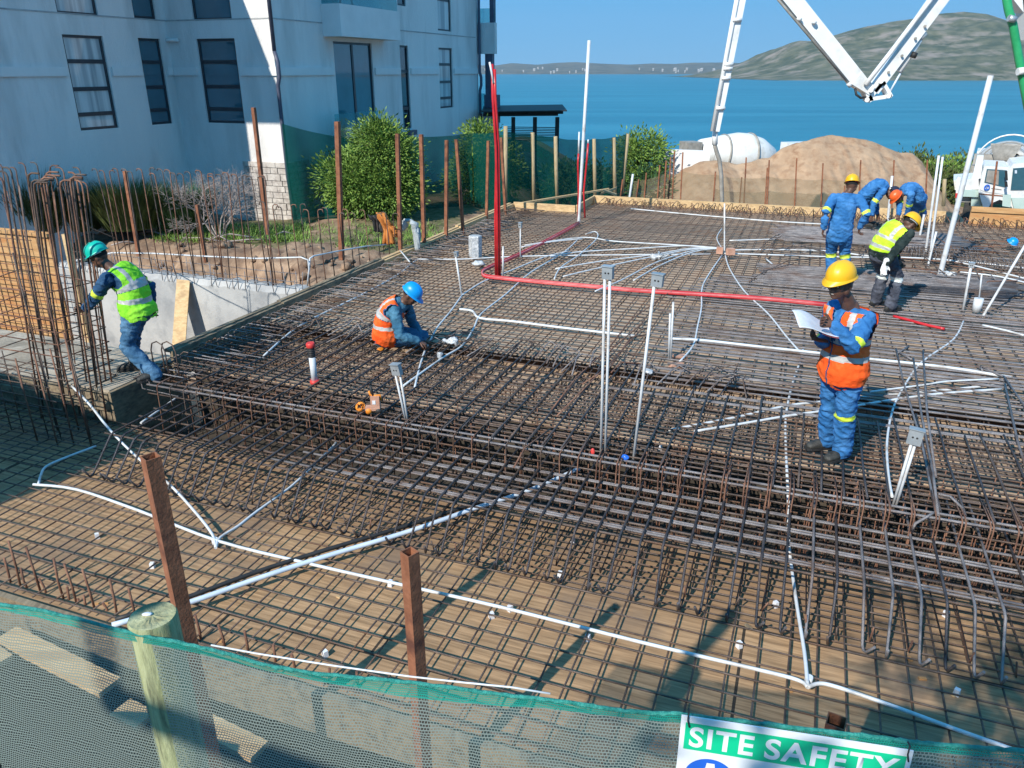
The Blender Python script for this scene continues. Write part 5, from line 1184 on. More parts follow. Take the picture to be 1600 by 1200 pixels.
for p in ((1247, 27), (1270, 32), (1325, 130), (1205, -22)): rod("bracket", [(p[0], p[1], YB - .22), (p[0] + 4, p[1] + 5, YB - .22)], .05, M['white_paint'], a2, 6)
arm("boom_knee", (1334, 122), (1358, 142), .33, .21, th=.36)
a3 = arm("boom_arm", (1362, 142), (1560, -130), .26, .42); rod("delivery_pipe", [(1352, 133, YB - .25), (1390, 84, YB - .25), (1460, -8, YB - .25), (1540, -125, YB - .25)], .055, M['white_paint'], a3)
for p in ((1388, 113), (1409, 87), (1445, 41), (1430, 60)): rod("bolt_head", [(p[0], p[1], YB - .17), (p[0] + 1, p[1], YB - .22)], .03, M['grey_metal'], a3, 6)
arm("link_arm", (1353, 156), (1376, 128), .09, .09); arm("link_arm", (1352, 155), (1389, 150), .09, .08); arm("link_arm", (1376, 128), (1389, 151), .08, .08); arm("link_arm", (1350, 142), (1358, 158), .10, .10)
for p in ((1376.5, 127), (1388.5, 150), (1361, 141), (1355, 156)): rod("pin", [(p[0], p[1], YB - .25), (p[0], p[1], YB + .25)], .055, M['white_paint'])
rod("ram_rod", [(1388, 148), (1407, 114)], .025, M['pvc_blue']); rod("ram_cylinder", [(1405, 112), (1437, 62)], .07, M['white_paint']); rod("ram_valve", [(1426, 90, YB - .1), (1430, 82, YB - .1)], .07, M['black']); rod("ram_mount", [(1435, 60), (1444, 50)], .1, M['white_paint'])
rod("hydraulic_hose", [(1336, 138, YB - .2), (1338, 148, YB - .25), (1345, 153, YB - .25), (1352, 152, YB - .2)], .028, M['black'])
rod("hydraulic_line", [(1362, 124, YB - .2), (1410, 62, YB - .2), (1480, -30, YB - .2)], .015, M['grey_metal'])
gp = rod("green_delivery_pipe", [(1568, -30, 18), (1576, 16, 18), (1583, 40, 18), (1592, 92, 18), (1601, 140, 18), (1618, 230, 18)], .085, M['green_pipe'])
rod("pipe_clamp", [(1576, 28, 17.9), (1586, 31, 17.9)], .07, M['galv'], gp); rod("pipe_clamp", [(1590, 112, 17.9), (1604, 110, 17.9)], .08, M['white_paint'], gp)
arm("boom_arm", (1598, -60), (1604, 60), .30, .2, 18.6, 18.6); arm("link_arm", (1583, -6), (1599, 20), .2, .12, 18.6, 18.6)

# ================================================================== CONDUITS AND PIPES
def conduit(lab, pts, r, mat, z=None, name="conduit", cat="conduit", n=8, grp=None, sm=4):
    pp = [P(q[0], q[1], q[2] if len(q) > 2 else z) for q in pts]; out_ = []
    for i in range(len(pp) - 1):                       # Catmull-Rom through the laid points
        p0, p1, p2, p3 = pp[max(i - 1, 0)], pp[i], pp[i + 1], pp[min(i + 2, len(pp) - 1)]
        for k in range(sm):
            t = k / sm; out_.append(.5 * ((2 * p1) + (p2 - p0) * t + (2 * p0 - 5 * p1 + 4 * p2 - p3) * t * t + (3 * p1 - p0 - 3 * p2 + p3) * t * t * t))
    out_.append(pp[-1]); mb = MB(); mb.tube(out_, r, n); return obj(name, mb, mat, label=lab, cat=cat, group=grp)
zl = ZL + .085
conduit("long white conduit crossing the lower deck from the left corner to the junction", ((52, 757), (120, 765), (220, 799), (340, 845), (480, 880), (620, 912), (780, 948), (1000, 1003), (1200, 1050), (1250, 1064), (1262, 1074)), .0135, M['pvc'], zl)
conduit("white conduit running from the junction to the bottom right corner", ((1262, 1074), (1280, 1068), (1310, 1074), (1400, 1105), (1500, 1142), (1620, 1184)), .0135, M['pvc'], zl)
conduit("white conduit coming down from the upper deck to the junction on the lower deck", ((1262, 1074, zl), (1257, 1020, zl), (1245, 945, zl), (1236, 880, zl), (1232, 840, -.32), (1232, 790, -.2), (1230, 745, -.03), (1228, 700, -.03), (1228, 650, -.03), (1238, 600, -.03), (1252, 560, -.03), (1255, 545, -.03)), .0135, M['pvc'])
conduit("curved conduit from the left cage to the small junction on the lower deck", ((337, 856), (332, 835), (305, 800), (265, 757), (215, 715, zl + .05), (172, 672, -.2), (140, 632, -.1), (112, 603, 0)), .0125, M['pvc'], zl)
conduit("conduit rising from the small junction towards the beam", ((337, 856), (344, 840), (372, 822), (400, 800), (455, 760), (492, 725), (518, 700), (526, 690)), .0125, M['pvc'], zl)
conduit("thick double bluish conduit running under the hooked bars", ((175, 977), (285, 945), (400, 905), (500, 872), (640, 830), (740, 795), (830, 765), (905, 732)), .021, M['pvc_blue'], zl + .02)
conduit("dark hose lying beside the thick bluish conduit", ((180, 968), (285, 936), (400, 894), (500, 862), (640, 820), (740, 787), (830, 757), (900, 728)), .019, M['black'], zl)
conduit("short hooked conduit in the shaded left corner", ((60, 757), (64, 742), (72, 729), (100, 716), (150, 697)), .0125, M['pvc'], zl)
conduit("short conduit end in the shade under the upper mat", ((220, 661), (250, 640), (278, 620)), .012, M['pvc'], -.25)
zu = .008
conduit("long conduit following the left edge from the corner hole", ((412, 556), (470, 508), (560, 463), (620, 430), (648, 408), (660, 405), (720, 405), (800, 401), (900, 399), (1110, 397)), .0125, M['pvc'], zu)
conduit("short white conduit dropping over the left edge board", ((625, 391), (640, 409)), .0125, M['pvc'], .1)
conduit("conduit from the small standing box to the crouching man's hands", ((722, 461), (705, 485), (683, 512), (671, 535), (664, 548), (656, 572), (648, 606)), .0125, M['pvc'], zu)
conduit("conduit leading up right from the foot of the small standing box", ((722, 461), (755, 440), (800, 422), (850, 402), (890, 392)), .012, M['pvc'], zu)
conduit("long curved conduit passing right of the crouching man", ((905, 372), (880, 395), (830, 425), (790, 460), (752, 490), (740, 513), (722, 540), (690, 560), (630, 603)), .0125, M['pvc'], zu)
conduit("thick white pipe lying across the middle of the deck", ((718, 483), (738, 486), (750, 497), (800, 502), (870, 511), (930, 518), (992, 525)), .017, M['pvc'], zu)
conduit("thick white pipe half hidden among the bars right of the middle", ((1045, 529), (1100, 532), (1180, 541), (1255, 549), (1290, 553), (1350, 560), (1480, 574), (1580, 590)), .018, M['pvc'], .02)
hub = (1130, 388)
fan = [((820, 383), (910, 371), (960, 377), (1060, 383)), ((860, 402), (900, 394), (1000, 388), (1070, 384)), ((868, 420), (940, 408), (1020, 398), (1080, 388)), ((880, 432), (930, 420), (1020, 401), (1085, 389)), ((930, 455), (970, 438), (1030, 408), (1090, 390)), ((990, 438), (1025, 418), (1060, 402), (1095, 391)), ((866, 436), (876, 418), (905, 398), (933, 372), (930, 362), (915, 366)), ((815, 386), (860, 378), (910, 373))]
flab = ("uppermost", "second", "third", "fourth", "fifth, longest", "shortest", "looped", "faint left")
for f, l in zip(fan, flab):
    pts = list(f) + ([hub] if f[-1][0] > 1000 else []); conduit(l + " conduit of the white fan spreading left from the brick blocks", pts, .012, M['pvc'], zu + .03)
conduit("upper of the two white conduits running right from the brick blocks", ((1140, 376), (1200, 374), (1280, 372)), .0125, M['pvc'], zu)
conduit("white conduit running right behind the standing man in blue overalls", ((1130, 396), (1200, 398), (1290, 401), (1400, 403), (1480, 406), (1610, 420)), .0135, M['pvc'], zu + .01)
conduit("white conduit running right under the standing man in blue overalls", ((1140, 391), (1200, 390), (1290, 392), (1360, 400), (1450, 404), (1500, 410), (1620, 440)), .0135, M['pvc'], zu + .03)
conduit("white conduit curving down from the brick blocks to the left of the standing man", ((1133, 398), (1140, 420), (1163, 455), (1200, 490), (1228, 525), (1250, 550)), .012, M['pvc'], zu)
conduit("white conduit looping down left of the brick blocks", ((1128, 399), (1108, 428), (1097, 450), (1096, 480), (1090, 510), (1083, 540), (1062, 565)), .012, M['pvc'], zu)
conduit("small looped conduit above the brick blocks", ((1128, 357), (1121, 368), (1121, 376), (1128, 388)), .011, M['pvc'], zu)
conduit("short white conduit leading to the reading man's hat", ((1195, 403), (1222, 424), (1258, 441), (1310, 456)), .013, M['pvc'], zu)
conduit("long white conduit along the foot of the pale back board", ((985, 326), (1080, 335), (1200, 345), (1300, 351)), .014, M['pvc'], .02)
conduit("upper white pipe of the bundle behind the reading man's legs", ((1045, 672), (1150, 652), (1230, 634), (1290, 627), (1350, 620), (1450, 612), (1568, 600)), .0135, M['pvc'], -.02)
conduit("lower white pipe of the bundle behind the reading man's legs", ((1085, 674), (1160, 662), (1230, 650), (1300, 640), (1400, 624), (1470, 615), (1565, 608)), .0135, M['pvc'], .0)
conduit("thin white pipe above the bundle behind the reading man's legs", ((1360, 612), (1440, 602), (1480, 596), (1560, 592)), .011, M['pvc'], .03)
conduit("dashed white conduit running from the right down to the tilted grey box", ((1506, 500), (1490, 530), (1440, 566), (1412, 605), (1395, 640), (1386, 690), (1388, 740), (1394, 776)), .012, M['pvc'], -.0)
conduit("white conduit near the right edge below the leaning white pipe", ((1535, 508), (1570, 516), (1600, 524)), .014, M['pvc'], .02)
conduit("white conduit lying among bars near the right edge of the back corner", ((1500, 425), (1560, 432), (1620, 446)), .013, M['pvc'], .06)
conduit("white conduit on top of the grey concrete wall", ((0, 446, .2), (50, 432, .25), (100, 413, .35), (170, 396, .42), (240, 396, .42), (310, 400, .4), (400, 404, .36), (470, 403, .33), (481, 407, .3), (483, 420, .15), (480, 447, -.05)), .0125, M['pvc']) if False else None
pw = [PU(x, y, 9.85) for x, y in ((-10, 448), (40, 436), (95, 412), (150, 400), (175, 395), (240, 396), (310, 400), (400, 404), (470, 402), (481, 406), (483, 420), (480, 447))]
mb = MB(); mb.tube(pw, .0125, 8); obj("conduit", mb, M['pvc'], label="white conduit on top of the grey concrete wall", cat="conduit")
pw = [PU(483, 425, 9.9), PU(484, 404, 9.95), PU(490, 400, 10.1), PU(530, 392, 11), PU(570, 385, 11.8), PU(604, 382, 12.6)]
mb = MB(); mb.tube(pw, .0125, 8); obj("conduit", mb, M['pvc'], label="white conduit strung over the pit towards the orange cloth", cat="conduit")
pw = [PU(97, 285, 6.9), PU(112, 330, 6.9), PU(140, 355, 8), PU(180, 372, 9.7)]; mb = MB(); mb.tube(pw, .008, 6); obj("conduit", mb, M['black'], label="black cable hanging from the column bars", cat="cable")
# red bundle
rb = thing("red_pipe_bundle", "bundle of red pipes lying across the deck and rising at the left", "pipe bundle", P(780, 432))
base = [(905, 348), (862, 372), (810, 398), (770, 415), (754, 424), (758, 431), (780, 434), (850, 441), (930, 448), (1000, 454), (1100, 460), (1200, 467), (1292, 476)]
for k in range(3):
    pp = []
    for i, q in enumerate(base):
        c = P(q[0], q[1] + (k - 1) * 2.0, .03 + .02 * (k == 1)); pp.append(c)
    sm_ = []
    for i in range(len(pp) - 1):
        p0, p1, p2, p3 = pp[max(i - 1, 0)], pp[i], pp[i + 1], pp[min(i + 2, len(pp) - 1)]
        for t in (0, .33, .66): sm_.append(.5 * ((2 * p1) + (p2 - p0) * t + (2 * p0 - 5 * p1 + 4 * p2 - p3) * t * t + (3 * p1 - p0 - 3 * p2 + p3) * t * t * t))
    sm_.append(pp[-1]); mb = MB(); mb.tube(sm_, .0155, 8); obj("pipe", mb, (M['pvc_red'], M['pvc_pink'], M['pvc_red'])[k], rb)
Yr = P(780, 434).y
for k, (xb, xt, yt) in enumerate(((778, 769, 100), (781, 773, 108), (775, 770, 125))):
    b = PD(xb, 432, Yr + k * .03); pts = [b, PD(xb - 1, 340, Yr + k * .03), PD(xt + 6, 230, Yr + k * .03), PD(xt + 1, 150, Yr), PD(xt, yt, Yr)]
    mb = MB(); mb.tube(pts, .023, 8); obj("pipe", mb, M['pvc_red'] , rb)
mb = MB(); mb.tube([PD(771, 130, Yr - .02), PD(768, 112, Yr - .02), PD(765, 97, Yr - .02)], .017, 8); obj("pipe_end", mb, M['pvc'], rb)
mb = MB(); mb.tube([PD(786, 431, Yr + .05), PD(786, 385, Yr + .05)], .017, 8); obj("pipe_end", mb, M['pvc'], rb)
conduit("short red and white pipe behind the reading man near the yellow vest man's feet", ((1396, 494), (1420, 500), (1445, 507), (1476, 514)), .02, M['pvc_red'], .03, name="red_pipe", cat="pipe")
Y2 = P(905, 348).y
rb = thing("red_pipe_pair", "two red pipes with white ends standing beside the tall white pipe", "pipe bundle", P(905, 348))
for (pts, wt) in (([(903, 345), (904, 300), (903, 255), (904, 240)], [(904, 240), (905, 206)]), ([(914, 340), (912, 300), (917, 250), (919, 224)], [(919, 224), (919, 218)])):
    mb = MB(); mb.tube([PD(x, y, Y2) for x, y in pts], .022, 8); q = obj("pipe", mb, M['pvc_red'], rb); mb = MB(); mb.tube([PD(x, y, Y2) for x, y in wt], .020, 8); obj("pipe_end", mb, M['pvc'], q)

def stand(lab, bx, by, tx, ty, r, z=0.0, mat=None, name="white_pipe", cat="pipe", n=12):
    b = P(bx, by, z); t = PD(tx, ty, b.y); mb = MB(); mb.tube([b - (t - b).normalized() * .15, b, b.lerp(t, .5), t], r, n)
    return obj(name, mb, mat or M['pvc'], label=lab, cat=cat)
stand("tall thin white pipe standing left of the centre against the sea", 904, 348, 920.5, 63, .036)
stand("tall thick white pipe leaning at the right in front of the trucks", 1469, 428, 1548, 118, .042)
stand("left one of the two slim white pipes standing beside the thick leaning pipe", 1446, 397, 1467, 243, .022)
stand("right one of the two slim white pipes standing beside the thick leaning pipe", 1453, 400, 1473, 245, .020)
stand("thin white pipe standing on the white fan's brick blocks", 1132, 395, 1132, 318, .014)
stand("small white pipe standing near the corner of the back board", 983, 313, 989, 272, .030)
stand("white pipe behind the bending man's hands at the back", 1387, 345, 1394, 275, .028)
stand("long thin white pipe leaning in from the right edge", 1536, 494, 1612, 366, .017)
stand("short slim white pipe with a grey cap left of the thick leaning pipe", 1451, 411, 1463, 362, .018)
stand("short white pipe right beside the yellow vest man's hat", 1437, 370, 1444, 335, .024)
mb = MB(); c = P(1525, 487, 0); mb.tube([c, c + DZ * .20], .062, 20); cs = thing("pipe_sleeve", "short wide white pipe sleeve with a thin rod at the right", "pipe sleeve", c); obj("sleeve", mb, M['pvc'], cs); mb = MB(); mb.tube([c + DZ * .19, PD(1534, 428, c.y)], .011, 6); obj("rod", mb, M['pvc'], cs)
mb = MB(); c = P(1573, 540, .0); c.x += .45
def eboxpost(lab, legs, box, z=0.0, r=.0125, gap=0):
    b = P(legs[0][0], legs[0][1], z); root = thing("socket_box_stand", lab, "socket box", b); Y = b.y
    for (bx, by, tx, ty) in legs: 
        mb = MB(); mb.tube([PD(bx, by, Y) - DZ * .05, PD(tx, ty, Y)], r, 8); obj("conduit_leg", mb, M['pvc'], root)
    c = PD((box[0] + box[2]) / 2, (box[1] + box[3]) / 2, Y); hw = (PD(box[2], box[1], Y) - PD(box[0], box[1], Y)).length / 2; hh = (PD(box[0], box[3], Y) - PD(box[0], box[1], Y)).length / 2 * .95
    t = PD(legs[0][2], legs[0][3], Y) - PD(legs[0][0], legs[0][1], Y); t.normalize(); x = Vector((math.cos(.5), -math.sin(.5), 0)); x = (x - t * x.dot(t)).normalized(); y = t.cross(x).normalized()
    mb = MB(); hw *= .95; d = .025; mb.cbox(c, x, y, t, hw, d, hh); bx_ = obj("metal_box", mb, M['galv'], root)
    mb = MB(); mb.cbox(c + t * (hh + .004), x, y, t, hw + .006, d + .01, .004); obj("lid", mb, M['galv'], bx_)
    for s_ in (-1, 1):
        mb = MB(); f = c - y * (d + .0005) if (c - y - CAM).length < (c + y - CAM).length else c + y * (d + .0005); mb.ell(f + x * hw * .3 * s_, x, y, t, .009, .002, .009, 8); obj("knockout", mb, M['black'], bx_)
eboxpost("grey metal box on two tall white legs left of centre front", ((939, 705, 945, 436), (946, 705, 953, 436)), (941, 416, 959, 436), r=.0125)
eboxpost("grey metal box on one tall leaning white leg near the centre", ((990, 712, 1022, 447),), (1018, 428, 1037, 448), r=.0135)
eboxpost("small grey metal box on two short white legs beside the orange tool", ((634, 652, 618, 586), (637, 652, 625, 586)), (611, 569, 628, 586), r=.011)
eboxpost("tilted grey metal box on a white double leg in front of the right deck", ((1397, 781, 1424, 693), (1402, 781, 1430, 694)), (1419, 671, 1441, 694), r=.012)
eboxpost("small grey box on a thin white pipe standing left of the red pipes", ((722, 461, 712, 400),), (710, 394, 716, 401), r=.0145)
eboxpost("little grey box on a thin white pipe right of the red pipes", ((813, 402, 813, 356),), (810.5, 348, 815.5, 356), r=.012)
eboxpost("short standing white pipe with a small box left of the pipe sleeve", ((1505, 484, 1517, 417),), (1514, 411, 1522, 418), r=.018)
root = thing("white_pipe_pair", "pair of short white pipes standing near the brown brick block", "pipe", P(1046, 562))
for (bx, by, tx, ty) in ((1045, 560, 1047, 490), (1048, 560, 1052, 472)): mb = MB(); b = P(1046, 562); mb.tube([PD(bx, by, b.y), PD(tx, ty, b.y)], .0125, 8); obj("pipe", mb, M['pvc'], root)
for k in range(2):
    lab = ("straight white pipe stub lying under the small junction", "round white coupling under the junction at the bottom right")[k]; p = P((337, 1262)[k], (852, 1070)[k], ZL + .02); mb = MB(); mb.tube([p, p + DZ * .07], .026, 12); obj("junction_box", mb, M['pvc'], label=lab, cat="junction box")
# red and white capped riser
b = P(492, 597); t = PD(485, 537, b.y); rs = thing("capped_riser", "white pipe riser with a red threaded cap on the left of the deck", "pipe", b); d = (t - b).normalized()
mb = MB(); L_ = (t - b).length; mb.tube([b, b + d * L_ * .68], .036, 16); obj("pipe", mb, M['pvc'], rs)
x = Vector((1, 0, 0)); x = (x - d * x.dot(d)).normalized(); y = d.cross(x)
mb = MB(); pr = [(.034, L_ * .62)]
for k in range(5): pr += [(.037, L_ * (.68 + k * .045)), (.042, L_ * (.69 + k * .045)), (.042, L_ * (.712 + k * .045)), (.037, L_ * (.72 + k * .045))]
mb.lathe(b, x, y, d, pr, 20, cap=True); obj("threaded_collar", mb, M['black'], rs); mb = MB(); mb.lathe(b, x, y, d, [(.043, L_ * .90), (.050, L_ * .92), (.050, L_ * 1.0), (.04, L_ * 1.03)], 20, cap=True); obj("red_cap", mb, M['red'], rs)
mb = MB(); mb.lathe(b, x, y, d, [(.05, -.02), (.055, 0), (.05, .03)], 20, cap=True); obj("red_base", mb, M['red'], rs)

# ================================================================== SMALL THINGS
def brick_(px, py, rot, lab, z=.02, s_=(.11, .05, .045)):
    p = P(px, py, z); x = Vector((math.cos(rot), math.sin(rot), 0)); y = Vector((-x.y, x.x, 0)); mb = MB(); mb.cbox(p + DZ * s_[2], x, y, DZ, *s_); bo = obj("brick", mb, M['brick'], label=lab, cat="brick")
brick_(1056, 576, .3, "brown brick lying beside the pair of short white pipes", z=-.06, s_=(.08, .04, .035)); brick_(1062, 563, .2, "brown brick farther behind the pair of short white pipes", z=-.06, s_=(.08, .04, .035))
brick_(1124, 396, -.3, "brick left of the thin standing white pipe at the fan", s_=(.06, .05, .06)); brick_(1141, 398, .2, "brick right of the thin standing white pipe at the fan", s_=(.07, .05, .06))
# white column sleeve box at the left
c = P(743, 401, 0); mb = MB(); mb.lathe(c, Vector((1, 0, 0)), Vector((0, 1, 0)), DZ, [(.12, 0), (.125, .05), (.125, .38), (.115, .40), (.05, .405)], 6, cap=True, smooth=False); bk = thing("plastic_container", "translucent white plastic container behind the small standing pipe", "container", c); obj("body", mb, M['film'], bk)
mb = MB(); mb.ell(P(748, 412, .05), x_, y_, DZ, .13, .1, .05, 12); mb.v = [tuple(Vector(q) + Vector((0, 0, 1)) * .05 * noise.noise(Vector(q) * 20)) for q in mb.v]; obj("plastic_scrap", mb, M['film'], label="crumpled plastic scrap at the foot of the white container", cat="plastic scrap")
def scrap(lab, px, py, rx, ry, rz, mat, seed, name="plastic_bag", cat="plastic bag", z=.02, n=20):
    mb = MB(); c = P(px, py, z); mb.ell(c + DZ * rz * .6, DV, DU, DZ, rx, ry, rz, n); mb.v = [tuple(Vector(q) + Vector((noise.noise(Vector(q) * 16 + DZ * seed), noise.noise(Vector(q) * 16 + DV * 3), noise.noise(Vector(q) * 18 + DU * 3))) * rx * .45) for q in mb.v]
    return obj(name, mb, mat, label=lab, cat=cat)
scrap("crumpled clear plastic bag right of the crouching man's hands", 704, 536, .13, .07, .035, M['film'], 1); scrap("small white plastic scrap below the crouching man's hands", 687, 558, .045, .03, .04, M['film'], 2)
scrap("white plastic scrap on the deck below the white fan", 1030, 403, .16, .10, .05, M['film'], 3); scrap("blue cloth scrap tied at the foot of the centre legs", 976, 717, .035, .02, .025, M['sign_blue'], 4, "cloth_scrap", "cloth")
scrap("white plastic scrap left of the brown bricks", 1012, 583, .06, .05, .03, M['film'], 5); scrap("orange glove lying behind the crouching man", 594, 547, .05, .04, .02, M['tool_orange'], 6, "work_glove", "glove")
scrap("white scrap at the foot of the thick leaning pipe", 1480, 430, .12, .07, .04, M['film'], 8); scrap("small red rag at the edge bars of the beam", 926, 708, .02, .015, .03, M['red'], 7, "cloth_scrap", "cloth")
# orange rope ball and tying tool
c = P(564, 642, .02); mb = MB(); rnd = random.Random(3)
for k in range(60):
    a, b_ = rnd.uniform(0, 6.28), rnd.uniform(-1, 1); q = math.sqrt(1 - b_ * b_); d = Vector((math.cos(a) * q, math.sin(a) * q, b_)); s2 = d.orthogonal().normalized(); mb.tube([c + DZ * .045 + (d * math.cos(t) + s2 * math.sin(t)) * .048 for t in (0, .5, 1, 1.5)], .006, 4)
obj("twine_ball", mb, M['tool_orange'], label="ball of orange twine left of the orange tool on the beam edge", cat="twine")
c = P(588, 645, .02); tl = thing("tying_tool", "brown and orange power tool standing beside the ball of orange twine", "tool", c)
mb = MB(); mb.cbox(c + DZ * .12, Vector((1, 0, 0)), Vector((0, 1, 0)), DZ, .045, .035, .07); mb.cbox(c + DZ * .055 + Vector((-.03, 0, 0)), Vector((1, 0, 0)), Vector((0, 1, 0)), DZ, .075, .03, .02); obj("body", mb, M['brick'], tl)
mb = MB(); mb.tube([c + Vector((-.06, 0, .24)), c + Vector((-.05, 0, .20)), c + Vector((0, 0, .19)), c + Vector((.05, 0, .20)), c + Vector((.055, 0, .14))], .011, 8); obj("guard", mb, M['tool_orange'], tl)
mb = MB(); mb.tube([c + Vector((-.02, 0, .19)), c + Vector((-.045, 0, .30))], .013, 10); obj("handle", mb, M['black'], tl); mb = MB(); mb.cbox(c + Vector((-.01, -.037, .13)), Vector((1, 0, 0)), Vector((0, 1, 0)), DZ, .016, .003, .02); obj("label_plate", mb, M['paper'], tl)
for sx_ in (-.07, .03):
    mb = MB(); mb.lathe(c + Vector((sx_, -.04, .03)), Vector((1, 0, 0)), DZ, Vector((0, 1, 0)), [(.001, 0), (.03, 0), (.03, .03), (.001, .03)], 14); obj("wheel", mb, M['black'] if sx_ > 0 else M['tool_orange'], tl)
# hanging cloths on the starter bars
def cloth(lab, path, wd, mat, name, cat, dirv, seed):
    mb = MB(); n, m_ = len(path) * 5, 14; pts = []
    for i in range(n):
        t = i / (n - 1) * (len(path) - 1); k = min(int(t), len(path) - 2); p = path[k].lerp(path[k + 1], t - k)
        for j in range(m_):
            q = j / (m_ - 1) - .5; w_ = wd * (.75 + .35 * noise.noise(Vector((i * .13, seed, 0)))); f = .09 * noise.noise(Vector((i * .15, j * .7, seed))) + .04 * math.sin(j * 1.3 + i * .2)
            pts.append(p + dirv * (q * w_) + Vector((-dirv.y, dirv.x, 0)) * f + DZ * .03 * noise.noise(Vector((j * .5, i * .3, seed))))
    mb.add(pts, [(i * m_ + j, i * m_ + j + 1, (i + 1) * m_ + j + 1, (i + 1) * m_ + j) for i in range(n - 1) for j in range(m_ - 1)], 0, True)
    o = obj(name, mb, mat, label=lab, cat=cat); md = o.modifiers.new("s", 'SOLIDIFY'); md.thickness = .02; return o
Yk = PU(605, 350, 13.0).y
cloth("orange overall hung over the bars beside the edge board", [PD(594, 332, Yk), PD(600, 345, Yk), PD(606, 360, Yk), PD(608, 381, Yk)], .24, M['cloth_orange'], "hung_overall", "clothing", Vector((.95, -.3, 0)).normalized(), 1)
cloth("orange cloth sleeve beside the hung orange overall", [PD(598, 333, Yk - .1), PD(608, 348, Yk - .1), PD(617, 358, Yk - .1), PD(619, 370, Yk - .1)], .12, M['cloth_orange'], "hung_sleeve", "clothing", Vector((.95, -.3, 0)).normalized(), 2)
cloth("pale grey trousers draped over the bars above the edge board", [PD(627, 360, Yk), PD(630, 347, Yk), PD(640, 343, Yk), PD(648, 350, Yk), PD(651, 366, Yk), PD(654, 391, Yk)], .12, M['cloth_grey'], "hung_trousers", "clothing", Vector((.6, -.8, 0)).normalized(), 3)
cloth("black jacket hung behind the orange overall", [PD(582, 337, Yk + .2), PD(590, 345, Yk + .2), PD(592, 362, Yk + .2)], .3, M['black'], "hung_jacket", "clothing", Vector((.95, -.3, 0)).normalized(), 4)
for (px, tp, l) in ((600, 325, .9), (628, 345, .6), (650, 345, .6)):
    b = PD(px, 398, Yk); t = PD(px, tp + 8, Yk); starter(b, (t - b).length, .007, M['rebar'], "thin bar carrying the clothes hung by the edge board", "bars under the hung clothes")

number_row("bars under the hung clothes", "thin bars carrying the hung clothes")
number_row("pale spacer blocks scattered on the decks", "small pale spacer blocks on the decks")
number_row("dry branches on the soil", "dry branches lying on the soil before the house garden")
# unseen tree behind the camera with an added limb: their shadows fall across the lower deck
tb = Vector((-1.17, -1.73, .3)); tc_ = Vector((-1.17, -1.73, 4.9))
leafy("street_tree", "young tree behind the photographer", "tree", [(tc_, .45, .4, .35), (tc_ + Vector((.6, .05, -.15)), .45, .4, .25), (tc_ + Vector((1.1, .1, -.1)), .4, .35, .25), (tc_ + Vector((-.3, .1, .35)), .25, .25, .2)], 1500, .13, M['leaf'], [[tb, tb + Vector((.02, 0, 2)), tc_]], core=False, seed=8)
mb = MB(); mb.tube([Vector((-1.17, -1.73, 3.6)), Vector((-2.2, -1.6, 4.4)), Vector((-3.0, -1.27, 4.5)), Vector((-2.3, -.4, 4.0)), Vector((-1.45, .65, 3.45))], [.05, .045, .045, .05, .06], 7); obj("branch", mb, M['bark'], bpy.data.objects['street_tree'])  # added limb, bent so that its shadow makes a strip on the deck
rnd = random.Random(77)
for k in range(16):
    px, py = ((rnd.uniform(300, 1550), rnd.uniform(950, 1090)) if k % 2 else (rnd.uniform(60, 700), rnd.uniform(800, 980))); p = P(px, py, ZL + .002); a = rnd.uniform(0, 3.1); l = rnd.uniform(.03, .10)
    d = Vector((math.cos(a), math.sin(a), 0)); n_ = Vector((-d.y, d.x, 0)); mb = MB(); mb.box(p, d * l, n_ * rnd.uniform(.012, .03), DZ * .012)
    obj("wood_scrap", mb, rnd.choice((M['wood'], M['wood_old'], M['ply_orange'])), label="small wood offcut lying on the lower plywood deck", cat="wood scrap", group="wood offcuts on the lower deck")
number_row("wood offcuts on the lower deck", "small wood offcuts lying on the lower deck")
# the sea air: far things fade to blue
hz_ = MB(); hz_.box((-8200, -60, SEA - 4), (16400, 0, 0), (0, 8500, 0), (0, 0, 520))
hm_ = bpy.data.materials.new("haze"); hm_.use_nodes = True; hn = hm_.node_tree; hn.nodes.clear(); ho_ = hn.nodes.new("ShaderNodeOutputMaterial"); pv = hn.nodes.new("ShaderNodeVolumePrincipled")
pv.inputs["Color"].default_value = (.72, .85, 1, 1); pv.inputs["Density"].default_value = .00006; pv.inputs["Anisotropy"].default_value = .2; hn.links.new(pv.outputs[0], ho_.inputs["Volume"])
hm_.cycles.homogeneous_volume = True
obj("haze", hz_, hm_, kind="stuff")
# ================================================================== PEOPLE
M['skin'] = pm("skin", (.085, .040, .025), (.125, .062, .040), 14, .5, .1, 120)
def cloth_mat(name, c1, c2, bump=.55):
    return pm(name, c1, c2, 5, .88, min(1, bump * 1.6), 16, spec=.25, detail=6, c3=tuple(min(1, x * 1.2 + .02) for x in c2), c3s=5)
M['blue_cloth'] = cloth_mat("blue_cloth", (.022, .13, .35), (.045, .19, .45))
M['navy_cloth'] = cloth_mat("navy_cloth", (.012, .05, .12), (.03, .09, .19))
M['denim'] = cloth_mat("denim", (.02, .08, .17), (.07, .17, .29))
M['teal_cloth'] = cloth_mat("teal_cloth", (.03, .11, .19), (.06, .18, .28))
M['black_cloth'] = cloth_mat("black_cloth", (.006, .014, .014), (.015, .028, .026))
M['dark_trousers'] = cloth_mat("dark_trousers", (.045, .05, .07), (.09, .10, .13))
M['orange_vest'] = cloth_mat("orange_vest", (.78, .085, .012), (.88, .13, .02), .4)
M['lime_vest'] = cloth_mat("lime_vest", (.38, .74, .02), (.50, .85, .04), .4)
M['green_vest'] = cloth_mat("green_vest", (.20, .66, .03), (.30, .76, .04), .4)
M['silver'] = pm("silver", (.38, .38, .38), (.50, .50, .49), 10, .45, .2, 40)
